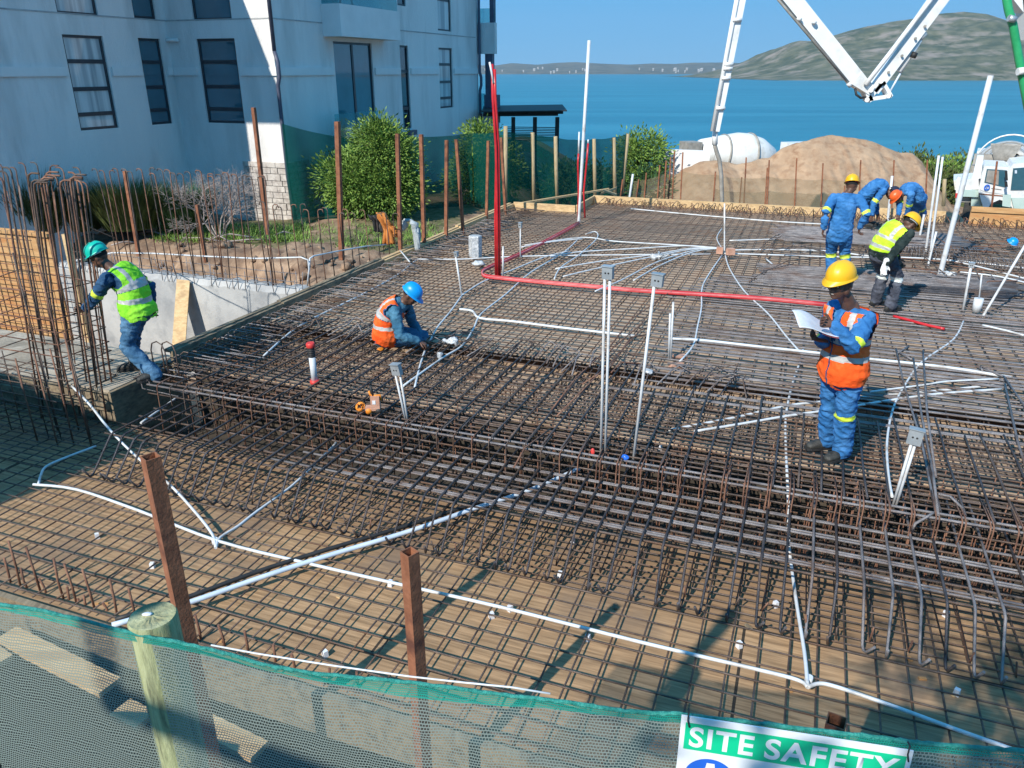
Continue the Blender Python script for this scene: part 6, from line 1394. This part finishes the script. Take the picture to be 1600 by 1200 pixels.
M['yellow_band'] = pm("yellow_band", (.60, .78, .05), (.70, .85, .10), 10, .5, .2, 40)
M['white_band'] = pm("white_band", (.55, .60, .58), (.68, .72, .70), 10, .5)
M['boot'] = pm("boot", (.018, .018, .017), (.05, .05, .045), 20, .6, .3, 60)
M['glove'] = cloth_mat("glove", (.55, .55, .53), (.70, .70, .68))
M['hair'] = pm("hair", (.008, .007, .006), (.015, .013, .012), 60, .9, .4, 200)
M['eye_white'] = pm("eye_white", (.55, .52, .48), None, rough=.2)
for k_, c_ in (('yellow', (.85, .46, .012)), ('teal', (.005, .48, .38)), ('blue', (.004, .30, .78)), ('orange', (.80, .12, .02)), ('cap', (.012, .02, .05))):
    M['hat_' + k_] = pm("hat_" + k_, c_, tuple(x * .88 for x in c_), 3, .38 if k_ != 'cap' else .9)

def remesh(mb, voxel, mats, name, smooth=3, fac=.5, disp=None):
    me = mb.mesh("tmp", []); o = bpy.data.objects.new("tmp", me); COL.objects.link(o)
    md = o.modifiers.new("r", 'REMESH'); md.mode = 'VOXEL'; md.voxel_size = voxel; md.use_smooth_shade = True
    ms = o.modifiers.new("s", 'SMOOTH'); ms.iterations = smooth; ms.factor = fac
    dg = bpy.context.evaluated_depsgraph_get(); dg.update(); r = bpy.data.meshes.new_from_object(o.evaluated_get(dg)); bpy.data.objects.remove(o); bpy.data.meshes.remove(me)
    r.name = name; r.materials.clear()
    for m in mats: r.materials.append(m)
    if disp:
        nr = [v.normal.copy() for v in r.vertices]
        for v, n_ in zip(r.vertices, nr): v.co += n_ * disp(v.co)
    r.polygons.foreach_set("use_smooth", [True] * len(r.polygons)); r.update(); return r
def set_mat(me, fn):
    idx = [fn(p.center, p.normal) for p in me.polygons]; me.polygons.foreach_set("material_index", [max(0, i) for i in idx])
    if any(i < 0 for i in idx):
        bm = bmesh.new(); bm.from_mesh(me); bm.faces.ensure_lookup_table(); bmesh.ops.delete(bm, geom=[bm.faces[i] for i, x in enumerate(idx) if x < 0], context='FACES'); bm.to_mesh(me); bm.free()
    me.update()
def folds(seed, amp=.006, fine=.0025):
    def f(p):
        q = Vector((p.x, p.y, p.z)) ; a = noise.noise(Vector((q.x * 9 + seed, q.y * 9, q.z * 16 + q.x * 6))); b = noise.noise(Vector((q.x * 24, q.y * 24 + seed, q.z * 34 + q.y * 10)))
        return amp * (1 - 2.2 * abs(a)) + fine * b * 1.5
    return f
def ik(a, c, l1, l2, pole):
    d = c - a; L_ = d.length; L2 = min(L_, (l1 + l2) * .999); d = d.normalized(); c2 = a + d * L2
    x = (l1 * l1 - l2 * l2 + L2 * L2) / (2 * L2); h = math.sqrt(max(0, l1 * l1 - x * x)); pl = pole - d * pole.dot(d)
    return a + d * x + pl.normalized() * h, c2
def polyparam(p, pts):
    best = (9, 0, None); acc = 0; tot = sum((pts[i + 1] - pts[i]).length for i in range(len(pts) - 1))
    for i in range(len(pts) - 1):
        a, b = pts[i], pts[i + 1]; d = b - a; l = d.length; t = max(0, min(1, (p - a).dot(d) / (l * l))); q = a + d * t; e = (p - q).length
        if e < best[0]: best = (e, (acc + t * l) / tot, q)
        acc += l
    return best
def person(lab, F, pelvis, neck, head, face, ankles, wrists, dress, ground, hands=None, curve=None, res=.011, hat=None, elbow_pole=None, knee_pole=None, gap=.09, shw=.185, toes=None, detail=False, scale=1.0, seed=1, hs=1.0):
    F = Vector(F).normalized(); Rt = Vector((F.y, -F.x, 0)).normalized(); k = scale
    root = thing("person", lab, "person", Vector((pelvis.x, pelvis.y, ground[0])))
    spd = (neck - pelvis).normalized(); curve = Vector(curve or (0, 0, 0))
    def spine(t): return pelvis.lerp(neck, t) + curve * math.sin(math.pi * min(1, max(0, t)))
    SP = [spine(t) for t in (-.12, 0, .15, .3, .5, .7, .85, .94, 1.0)]
    hips = [pelvis + Rt * s_ * gap * k - spd * .02 for s_ in (1, -1)]; sh = [neck + Rt * s_ * shw * k - spd * .065 * k + F * .0 for s_ in (1, -1)]
    kp = knee_pole or F; ep = elbow_pole or [(-F * .6 - DZ * .7 + Rt * .4), (-F * .6 - DZ * .7 - Rt * .4)]
    legs = []; arms = []
    for i in range(2):
        kn, an = ik(hips[i], ankles[i], .44 * k, .42 * k, kp if isinstance(kp, Vector) else kp[i]); legs.append((hips[i], kn, an))
        el, wr = ik(sh[i], wrists[i], .295 * k, .26 * k, ep[i]); arms.append((sh[i], el, wr))
    # head frame
    face = Vector(face).normalized(); hr = Rt.copy(); hf = face; hu = (hr.cross(hf)).normalized(); hr = hf.cross(hu).normalized()
    if hu.dot(head - neck) < 0: hu = -hu
    c = head
    # ---- body: one continuous surface from head to feet
    b = MB()
    b.loft([SP[0], SP[1], SP[3], SP[4], SP[5], SP[6], SP[8]], [(.14 * k, .10 * k), (.15 * k, .105 * k), (.125 * k, .088 * k), (.14 * k, .098 * k), (.155 * k, .10 * k), (.15 * k, .085 * k), (.07 * k, .055 * k)], Rt)
    b.loft([neck - spd * .03, neck.lerp(c - hu * .05 * k, .5), c - hu * .05 * k], [(.062 * k, .062 * k), (.055 * k, .057 * k), (.056 * k, .06 * k)], Rt)
    for h_, kn, an in legs: b.loft([h_, h_.lerp(kn, .5), kn, kn.lerp(an, .35), an], [(.078, .082), (.068, .07), (.052, .055), (.055, .058), (.034, .036)], Rt)
    for s_, el, wr in arms: b.loft([s_, s_.lerp(el, .5), el, el.lerp(wr, .35), wr], [(.052, .05), (.044, .044), (.036, .036), (.038, .036), (.025, .021)], spd)
    for i, (h_, kn, an) in enumerate(legs):
        tf = (toes[i] if toes else F); b.loft([an, Vector((an.x, an.y, ground[i] + .035)) + tf * .03, Vector((an.x, an.y, ground[i] + .03)) + tf * .15], [(.033, .033), (.036, .03), (.036, .02)], Rt)
    def E(o, rx, ry, rz): b.ell(c + (hr * o[0] + hf * o[1] + hu * o[2]) * k * hs, hr, hf, hu, rx * k * hs, ry * k * hs, rz * k * hs, 18)
    E((0, -.008, .022), .076, .094, .096); E((0, .03, -.045), .056, .062, .062); E((0, .066, -.078), .026, .022, .02); E((0, .088, .028), .046, .014, .012)
    E((0, .098, -.012), .012, .022, .014); E((0, .092, .006), .009, .014, .024); E((.011, .092, -.017), .009, .011, .009); E((-.011, .092, -.017), .009, .011, .009)
    E((0, .084, -.042), .024, .013, .0075); E((0, .082, -.054), .021, .014, .0075); E((.038, .062, -.012), .022, .022, .022); E((-.038, .062, -.012), .022, .022, .022)
    for s_ in (1, -1): E((.077 * s_, -.008, -.004), .009, .020, .031); E((.058 * s_, .0, -.05), .014, .03, .03)
    hd = []; k_body = k
    for i, (s_, el, wr) in enumerate(arms):
        spec = (hands or [None, None])[i] or {}
        d = Vector(spec.get('dir', (wr - el))).normalized(); lat = Vector(spec.get('lat', F if abs(d.dot(F)) < .8 else Rt)); lat = (lat - d * lat.dot(d)).normalized(); nrm = d.cross(lat).normalized() * spec.get('side', 1); hd.append((wr, d, lat, nrm, spec))
        b.loft([wr - d * .02, wr + d * .02, wr + d * .06, wr + d * .088], [(.026, .020), (.034, .017), (.041, .016), (.040, .014)], lat)
    me = remesh(b, .0058 if detail else .010, [M['skin']], "body", 2 if detail else 3, .45)
    fb_ = MB(); fb_.v = [tuple(v.co) for v in me.vertices]; fb_.f = [list(p.vertices) for p in me.polygons]; fb_.m = [0] * len(fb_.f); fb_.sm = [True] * len(fb_.f); bpy.data.meshes.remove(me)
    glv = []
    for i, (wr, d, lat, nrm, spec) in enumerate(hd):
        g = MB(); cu = spec.get('curl', .35); ts = spec.get('thumb', 1)
        for q, (off, ln) in enumerate(((-.031, .062), (-.0105, .074), (.0105, .078), (.031, .070))):
            if ts < 0: off = -off
            p = wr + d * .074 + lat * off; dd = d.copy(); pts = [p]; ang = 0
            for sg in (.42, .32, .26):
                ang += cu * (1 + .12 * q); dd = (d * math.cos(ang) + nrm * math.sin(ang)); p = p + dd * ln * sg * 1.15; pts.append(p)
            g.loft(pts, [(.0098, .0095), (.0092, .009), (.0085, .0082), (.0072, .007)], lat, 10)
        tl_ = lat * ts; p = wr + d * .025 + tl_ * .028; g.loft([p, p + (d * .6 + tl_ * .75 + nrm * .3).normalized() * .038, p + (d * .6 + tl_ * .75 + nrm * .3).normalized() * .038 + (d * .85 + tl_ * .3 + nrm * .4).normalized() * .032], [(.014, .013), (.011, .0105), (.009, .0085)], nrm, 10)
        if i in dress.get('glove', ()): glv.append((g, wr, d, lat))
        else: fb_.add(g.v, g.f, 0, True)
    obj("body", fb_, M['skin'], root)
    for g, wr, d, lat in glv:
        q = MB(); q.loft([wr - d * .05, wr, wr + d * .03, wr + d * .07, wr + d * .10], [(.042, .04), (.040, .034), (.048, .028), (.052, .026), (.048, .022)], lat); q.loft([wr + d * .08, wr + d * .15], [(.045, .022), (.034, .016)], lat); q.add(g.v, g.f, 0, True)
        tag(link("glove", remesh(q, .007, [M['glove']], "glove", 2), root))
    if detail:
        for s_ in (1, -1):
            e = MB(); pc = c + (hr * .029 * s_ + hf * .0835 + hu * .006) * hs; e.ell(pc, hr, hf, hu, .0125, .008, .0055, 12); eo = obj("eye", e, M['eye_white'], root); e = MB(); e.ell(pc + hf * .0055, hr, hf, hu, .0055, .0035, .005, 10); obj("iris", e, M['black'], eo)
        e = MB(); e.ell(c + (hf * .0965 - hu * .048) * hs, hr, hf, hu, .015, .003, .0022, 10); obj("mouth", e, M['eye_white'], root)
    # hair
    h_ = MB(); h_.ell(c + (- hf * .014 + hu * .027) * hs, hr, hf, hu, .0795 * hs, .0935 * hs, .097 * hs, 20); hm = h_.mesh("hair", [M['hair']]); set_mat(hm, lambda p, n_: -1 if ((p - c).dot(hf) > .02 and (p - c).dot(hu) < .055) or (p - c).dot(hf) > .06 or (p - c).dot(hu) < .005 else 0); link("hair", hm, root)
    # trousers
    tr = MB(); tr.loft([SP[0] - spd * .02, SP[1], SP[2], SP[3]], [(.150, .118), (.165, .128), (.155, .118), (.145, .108)], Rt)
    for i, (hp_, kn, an) in enumerate(legs):
        ce = an + (kn - an).normalized() * .0
        tr.loft([hp_, hp_.lerp(kn, .25), hp_.lerp(kn, .6), kn, kn.lerp(ce, .35), kn.lerp(ce, .7), ce - DZ * .012], [(.098, .104), (.098, .102), (.084, .088), (.074, .080), (.076, .080), (.074, .080), (.072, .082)], Rt)
    tme = remesh(tr, res, [dress['trousers'], dress.get('band', M['yellow_band']), M['black']], "trousers", 2, .5, folds(seed, .013, .005))
    bands = dress.get('leg_bands', (1, 1)); bp_ = dress.get('leg_band_at', (.14, .32))
    def tf_(p, n_):
        for i, (hp_, kn, an) in enumerate(legs):
            if not bands[i]: continue
            d = an - kn; t = (p - kn).dot(d) / d.length_squared; e = (p - kn - d * t).length
            o = 1 - i; d2 = legs[o][2] - legs[o][1]; t2 = (p - legs[o][1]).dot(d2) / d2.length_squared; e2 = (p - legs[o][1] - d2 * t2).length
            if e < .12 and e <= e2 and bp_[0] < t < bp_[1]: return 1
        return 0
    set_mat(tme, tf_); link("trousers", tme, root)
    # jacket
    jk = MB(); jt = dress.get('jacket_bottom', .02); J0 = pelvis.lerp(neck, jt)
    jk.loft([J0, SP[3], SP[4], SP[5], SP[6], SP[7], SP[8] - spd * .035], [(.184, .146), (.172, .134), (.172, .132), (.182, .130), (.176, .115), (.13, .092), (.078, .064)], Rt)
    for s_, el, wr in arms:
        w2 = wr - (wr - el).normalized() * dress.get('cuff', .015)
        jk.loft([s_, s_.lerp(el, .3), s_.lerp(el, .7), el, el.lerp(w2, .4), w2], [(.070, .068), (.069, .068), (.065, .064), (.062, .061), (.055, .054), (.043, .042)], spd)
        jk.loft([neck - spd * .06, s_], [(.080, .055), (.068, .062)], F)
    if dress.get('collar', True): jk.lathe(neck - spd * .02, Rt, spd.cross(Rt), spd, [(.060, .0), (.078, .0), (.080, .032), (.068, .036), (.058, .02)], 20)
    jme = remesh(jk, res, [dress['jacket'], dress.get('band', M['yellow_band'])], "jacket", 2, .5, folds(seed + 5, .011, .005))
    ab = dress.get('arm_bands', (.62, .84)) ; which = dress.get('arm_band_seg', 0)
    def jf(p, n_):
        if not ab: return 0
        for s_, el, wr in arms:
            a_, b_ = (s_, el) if which == 0 else (el, wr); d = b_ - a_; t = (p - a_).dot(d) / d.length_squared; e = (p - a_ - d * t).length
            if e < .088 and ab[0] < t < ab[1]: return 1
        return 0
    set_mat(jme, jf); link("jacket", jme, root)
    # vest
    if dress.get('vest'):
        vb_ = dress.get('vest_bottom', -.10); V0 = pelvis.lerp(neck, vb_)
        vt = MB(); vt.loft([V0, pelvis.lerp(neck, .06), SP[3], SP[4], SP[5], SP[6], SP[7], SP[8] - spd * .01], [(.222, .185), (.212, .172), (.196, .158), (.196, .156), (.222, .158), (.232, .146), (.212, .132), (.125, .10)], Rt)
        for s_, el, wr in arms: vt.loft([neck - spd * .07, s_ + (s_ - neck) * .12], [(.118, .080), (.100, .090)], F)
        vme = remesh(vt, min(res, .010), [dress['vest'], M['silver'], dress.get('trim', M['navy_cloth'])], "vest", 3, .5, folds(seed + 9, .007, .003))
        SPV = [pelvis.lerp(neck, vb_)] + SP[1:]
        Lsp = (SPV[-1] - SPV[0]).length
        def vf(p, n_):
            e, t, q = polyparam(p, SPV); x = (p - q).dot(Rt); y = (p - q).dot(spd.cross(Rt) if spd.cross(Rt).dot(F) > 0 else -spd.cross(Rt))
            T = t
            if T < .012 and n_.dot(-spd) > .6: return -1
            if T > .965: return -1
            if abs(x) > .208 and .60 < T: return -1
            vw = .012 + (T - .52) * .085
            if y > 0.02 and T > .5 and abs(x) < vw: return -1
            edge = .011
            if y > .02 and T > .5 and abs(x) < vw + edge: return 2
            if abs(x) > .208 - edge and T > .58: return 2
            if y > .03 and abs(x) < .008 and T < .52: return 2
            if .21 < T < .30 or .47 < T < .56:
                return 1
            if .46 < T < .475: return 2
            if T > .55 and .105 < abs(x) < .150: return 1
            return 0
        set_mat(vme, vf); vo = link("vest", vme, root)
        if dress.get('pocket'):
            yf = spd.cross(Rt); yf = yf if yf.dot(F) > 0 else -yf; q = spine(.68); m = MB(); m.cbox(q + yf * .155 - Rt * .105, (Rt + yf * .35).normalized(), (yf - Rt * .3).normalized(), spd, .035, .006, .045); obj("chest_pocket", m, M['navy_cloth'], vo)
    # boots
    for i, (hp_, kn, an) in enumerate(legs):
        tf = (toes[i] if toes else F).normalized(); rt_ = Vector((tf.y, -tf.x, 0)); g = ground[i]; a0 = Vector((an.x, an.y, g)); m = MB()
        m.loft([an + DZ * .04, Vector((an.x, an.y, g + .10)), Vector((an.x, an.y, g + .06))], [(.052, .054), (.050, .056), (.046, .05)], rt_)
        m.loft([a0 - tf * .055 + DZ * .045, a0 + tf * .02 + DZ * .055, a0 + tf * .10 + DZ * .050, a0 + tf * .165 + DZ * .038], [(.040, .045), (.046, .055), (.050, .045), (.046, .032)], rt_)
        bo = link("boot", remesh(m, .009, [M['boot']], "boot", 2), root)
        m = MB(); vs = []
        out_ = [(-.09, .030), (-.05, .042), (.02, .040), (.10, .050), (.16, .050), (.20, .032)]
        ring = [(x_q, y_q) for x_q, y_q in out_] + [(x_q, -y_q) for x_q, y_q in out_[::-1]]
        for zq in (.004, .026): vs += [a0 + tf * xq + rt_ * yq + DZ * zq for xq, yq in ring]
        n_ = len(ring); m.add(vs, [tuple(range(n_)), tuple(range(n_, 2 * n_))[::-1]] + [(q, n_ + q, n_ + (q + 1) % n_, (q + 1) % n_) for q in range(n_)]); obj("sole", m, M['black'], bo)
    # hard hat
    if hat:
        hc = c + hu * .058 - hf * .006; m = MB(); N_ = 48; vs = []; rows = []
        for j in range(13):
            th = (math.pi / 2) * j / 12; rr = math.sin(th) ** .92; zz_ = math.cos(th) ** .85 * .118
            for q in range(N_):
                a = 2 * math.pi * q / N_; xl = math.cos(a) * rr * .104; yl = math.sin(a) * rr * .128; ridge = .007 * math.exp(-(xl / .013) ** 2) * (zz_ / .118) + .004 * (math.exp(-((abs(xl) - .038) / .008) ** 2)) * (zz_ / .118)
                vs.append(hc + hr * xl + hf * yl + hu * (zz_ + ridge))
        for (ex, dz) in ((.006, -.006), (1, -.012), (1, -.016), (.0, -.010)):
            for q in range(N_):
                a = 2 * math.pi * q / N_; fr_ = max(0, math.sin(a)) ** 2.2; e_ = (.012 + .046 * fr_) * (1 if ex == 1 else 0) + ex * .001; sc_ = 1 + e_ / .12
                vs.append(hc + hr * math.cos(a) * .104 * (1 + (.012 if ex == 1 else 0) / .104) + hf * (math.sin(a) * .128 + (math.sin(a) * .012 + .048 * fr_ if ex == 1 else 0)) + hu * (dz - (.012 * fr_ if ex == 1 else 0)))
        nr_ = 17; m.add(vs, [(j * N_ + q, (j + 1) * N_ + q, (j + 1) * N_ + (q + 1) % N_, j * N_ + (q + 1) % N_) for j in range(nr_ - 1) for q in range(N_)], 0, True)
        m.v = [tuple(c + (Vector(q) - c) * (1 + (hs - 1) * .35)) for q in m.v]
        ho = obj("hard_hat" if hat != 'cap' else "cap", m, M['hat_' + hat], root)
        if hat != 'cap':
            m = MB(); m.lathe(hc - hu * .004, hr, hf, hu, [(.094, 0), (.094, -.02), (.09, -.02)], 24); obj("head_band", m, M['red'] if dress.get('redband') else M['white_band'], ho)
    return root, legs, arms

DIR = Vector
# 1 the man reading, standing
Y1 = 6.02; F1 = Vector((-.92, -.40, 0))
rtF = Vector((F1.y, -F1.x, 0)).normalized()
an = [P(1291, 700, .02) + DZ * .07, P(1314, 716, .02) + DZ * .07]
wr = [PD(1287, 533, 5.95), PD(1301, 506, 5.72)]
person("man in yellow hard hat and orange vest standing and reading a sheet of paper", F1, PD(1318, 572, Y1), PD(1330, 478, Y1 + .02), PD(1313, 443, Y1 - .05), (-.80, -.60, -.16), an, wr,
       dict(trousers=M['blue_cloth'], jacket=M['blue_cloth'], vest=M['orange_vest'], leg_bands=(0, 1), leg_band_at=(-.06, .06), arm_bands=(.80, .99), vest_bottom=-.06, pocket=True, cuff=.03, collar=False), (.02, .02), detail=True, res=.009, hs=1.12, shw=.168, hat='yellow',
       hands=[dict(dir=(-.85, -.1, .25), lat=(.1, -.8, .3), curl=.45, side=1, thumb=-1), dict(dir=(-.9, .05, .1), lat=(.0, .5, .85), curl=.62, side=-1, thumb=1)],
       elbow_pole=[(-DZ * 1 + rtF * .4 - F1 * .2), (-DZ * .9 - rtF * .5 - F1 * .5)], toes=[Vector((-.95, -.1, 0)), Vector((-.9, -.42, 0))], seed=2)
# his sheet of paper
A_, B_, C_, D_ = PD(1237, 482, 6.0), PD(1304, 507, 6.02), PD(1311, 528, 5.66), PD(1250, 506, 5.62)
mb = MB(); n = 16; vs = []
for i in range(n + 1):
    for j in range(n + 1):
        s_, t = i / n, j / n; p = A_.lerp(B_, s_).lerp(D_.lerp(C_, s_), t); vs.append(p + DZ * (.022 * math.sin(s_ * 5.5 + .4) * (1 - t * .4) + .012 * math.sin(t * 5 + s_ * 3) - .02 * (1 - s_) ** 2))
mb.add(vs, [(i * (n + 1) + j, i * (n + 1) + j + 1, (i + 1) * (n + 1) + j + 1, (i + 1) * (n + 1) + j) for i in range(n) for j in range(n)], 0, True)
pp_ = thing("paper_sheet", "white plan sheet held by the man in the orange vest and yellow hard hat", "paper", A_)
o = obj("sheet", mb, M['paper'], pp_); md = o.modifiers.new("s", 'SOLIDIFY'); md.thickness = .003
mb = MB(); vs = [v_ - DZ * .008 for i, v_ in enumerate(vs) if (i // (n + 1)) >= n - 7]
m_ = n + 1; mb.add([v_ + (C_ - B_) * .04 for v_ in vs], [(i * m_ + j, i * m_ + j + 1, (i + 1) * m_ + j + 1, (i + 1) * m_ + j) for i in range(len(vs) // m_ - 1) for j in range(n)], 0, True)
obj("pink_folder", mb, M['pvc_pink'], pp_)
# 2 crouching man
Yq = 9.15; F2 = Vector((.96, -.22, 0)); r2 = Vector((F2.y, -F2.x, 0))
person("man in blue hard hat and orange vest crouching over the bars", F2, PD(605, 521, Yq), PD(629, 473, Yq), PD(641, 462, Yq - .02), (.75, -.2, -.62), [P(601, 540, .02) + DZ * .08, P(612, 534, .02) + DZ * .08], [PD(655, 534, 8.95), PD(661, 530, 9.3)],
       dict(trousers=M['denim'], jacket=M['teal_cloth'], vest=M['orange_vest'], leg_bands=(0, 0), arm_bands=None, vest_bottom=-.02), (.02, .02), hat='blue', res=.011, curve=(-.07, 0, .03),
       knee_pole=F2 + DZ * .12, elbow_pole=[-DZ + r2 * .5, -DZ - r2 * .5], hands=[dict(dir=(.9, 0, -.4), curl=.5), dict(dir=(.9, -.1, -.4), curl=.5)], seed=3)
# 3 man at the column bars
F3 = Vector((-.97, .10, 0)); r3 = Vector((F3.y, -F3.x, 0))
P3 = person("man in teal hard hat and green vest reaching for the column bars", F3, PD(213, 478, 8.32), PD(178, 421, 8.35), PD(155, 402, 8.36), (-.9, .05, -.42), [P(203, 573, -.13) + DZ * .06, P(243, 592, .0) + DZ * .06], [PD(236, 478, 8.55), PD(130, 488, 8.3)],
       dict(trousers=M['denim'], jacket=M['navy_cloth'], vest=M['green_vest'], leg_bands=(0, 0), arm_bands=(.72, .95), vest_bottom=-.12), (-.13, .0), hat='teal', res=.011, curve=(.07, 0, .03),
       elbow_pole=[-F3 - DZ * .3, -DZ - F3 * .3 - r3 * .2], hands=[dict(dir=(.1, -.1, -1), curl=.4), dict(dir=(-1, 0, .1), lat=(0, .3, 1), curl=.75, side=-1)], toes=[Vector((-.9, -.25, 0)), Vector((-.75, -.6, 0))], seed=4)
# 4 man in lime vest bending
F4 = Vector((.93, .35, 0)); r4 = Vector((F4.y, -F4.x, 0))
person("man in lime vest and dark clothes bending with a white glove", F4, PD(1379, 393, 10.75), PD(1409, 356, 10.75), PD(1421, 351, 10.72), (.75, .1, -.65), [P(1367, 476, .02) + DZ * .08, P(1390, 486, .02) + DZ * .08][::-1], [PD(1382, 415, 10.35), PD(1404, 405, 10.95)],
       dict(trousers=M['dark_trousers'], jacket=M['black_cloth'], vest=M['lime_vest'], band=M['white_band'], arm_bands=None, leg_band_at=(.0, .16), glove=(0,), trim=M['lime_vest'], vest_bottom=.12, jacket_bottom=-.06), (.02, .02), hat='yellow', res=.012, curve=(-.04, 0, .04),
       elbow_pole=[r4 * .4 - F4 * 1.0, -r4 - DZ], hands=[dict(dir=(-.1, .0, -1), lat=(1, 0, 0), curl=.3), dict(dir=(.5, 0, -1))], seed=5)
# 5 standing man in blue overalls seen from behind
F5 = Vector((.22, .97, 0)); r5 = Vector((F5.y, -F5.x, 0))
person("man in blue overalls and yellow and red hard hat standing with his back to us", F5, PD(1312, 362, 12.07), PD(1324, 303, 12.1), PD(1331, 290, 12.15), (.45, .8, -.35), [P(1322, 446, .02) + DZ * .08, P(1298, 444, .02) + DZ * .08], [PD(1343, 355, 12.0), PD(1287, 357, 12.0)],
       dict(trousers=M['blue_cloth'], jacket=M['blue_cloth'], leg_band_at=(-.02, .14), arm_bands=(.82, .99), redband=True, jacket_bottom=.10), (.02, .02), hat='yellow', res=.012,
       elbow_pole=[r5 * .4 - F5 * .7, -r5 * .4 - F5 * .7], hands=[dict(dir=(.1, .15, -1), curl=.45), dict(dir=(-.05, .1, -1), curl=.35)], seed=6)
# 6, 7 bending men at the back
F6 = Vector((.95, -.3, 0)); r6 = Vector((F6.y, -F6.x, 0))
person("man in blue overalls and dark cap bending down to the right at the back", F6, PD(1355, 302, 16.8), PD(1384, 295, 16.7), PD(1393, 303, 16.65), (.55, -.1, -.85), [P(1350, 354, .02) + DZ * .08, P(1362, 350, .02) + DZ * .08], [PD(1362, 336, 16.5), PD(1371, 334, 16.8)],
       dict(trousers=M['blue_cloth'], jacket=M['blue_cloth'], arm_bands=(.75, .97)), (.02, .02), hat='cap', res=.014, curve=(0, 0, .13), elbow_pole=[-F6 + r6 * .3, -F6 - r6 * .3], seed=7, scale=1.0)
F7 = Vector((-.95, -.18, 0)); r7 = Vector((F7.y, -F7.x, 0))
person("man in blue overalls and orange hard hat bending down to the left at the back", F7, PD(1434, 308, 16.5), PD(1411, 300, 16.4), PD(1402, 309, 16.35), (-.6, -.1, -.8), [P(1430, 356, .02) + DZ * .08, P(1442, 352, .02) + DZ * .08], [PD(1404, 342, 16.2), PD(1415, 342, 16.5)],
       dict(trousers=M['blue_cloth'], jacket=M['blue_cloth'], arm_bands=(.75, .97)), (.02, .02), hat='orange', res=.014, curve=(.02, 0, .12), elbow_pole=[F7 * -.6, F7 * -.6], seed=8)
# blue hard hat lying at the right
c = P(1582, 379, .12); m = MB(); up = Vector((.3, -.4, .85)).normalized(); xx = up.orthogonal().normalized(); yy = up.cross(xx)
m.lathe(c, xx, yy, up, [(.115, -.004), (.115, .0), (.095, .004), (.092, .03), (.078, .07), (.045, .095), (.001, .10)], 28)
obj("hard_hat", m, M['hat_blue'], label="blue hard hat lying on the bars at the right edge", cat="hard hat")
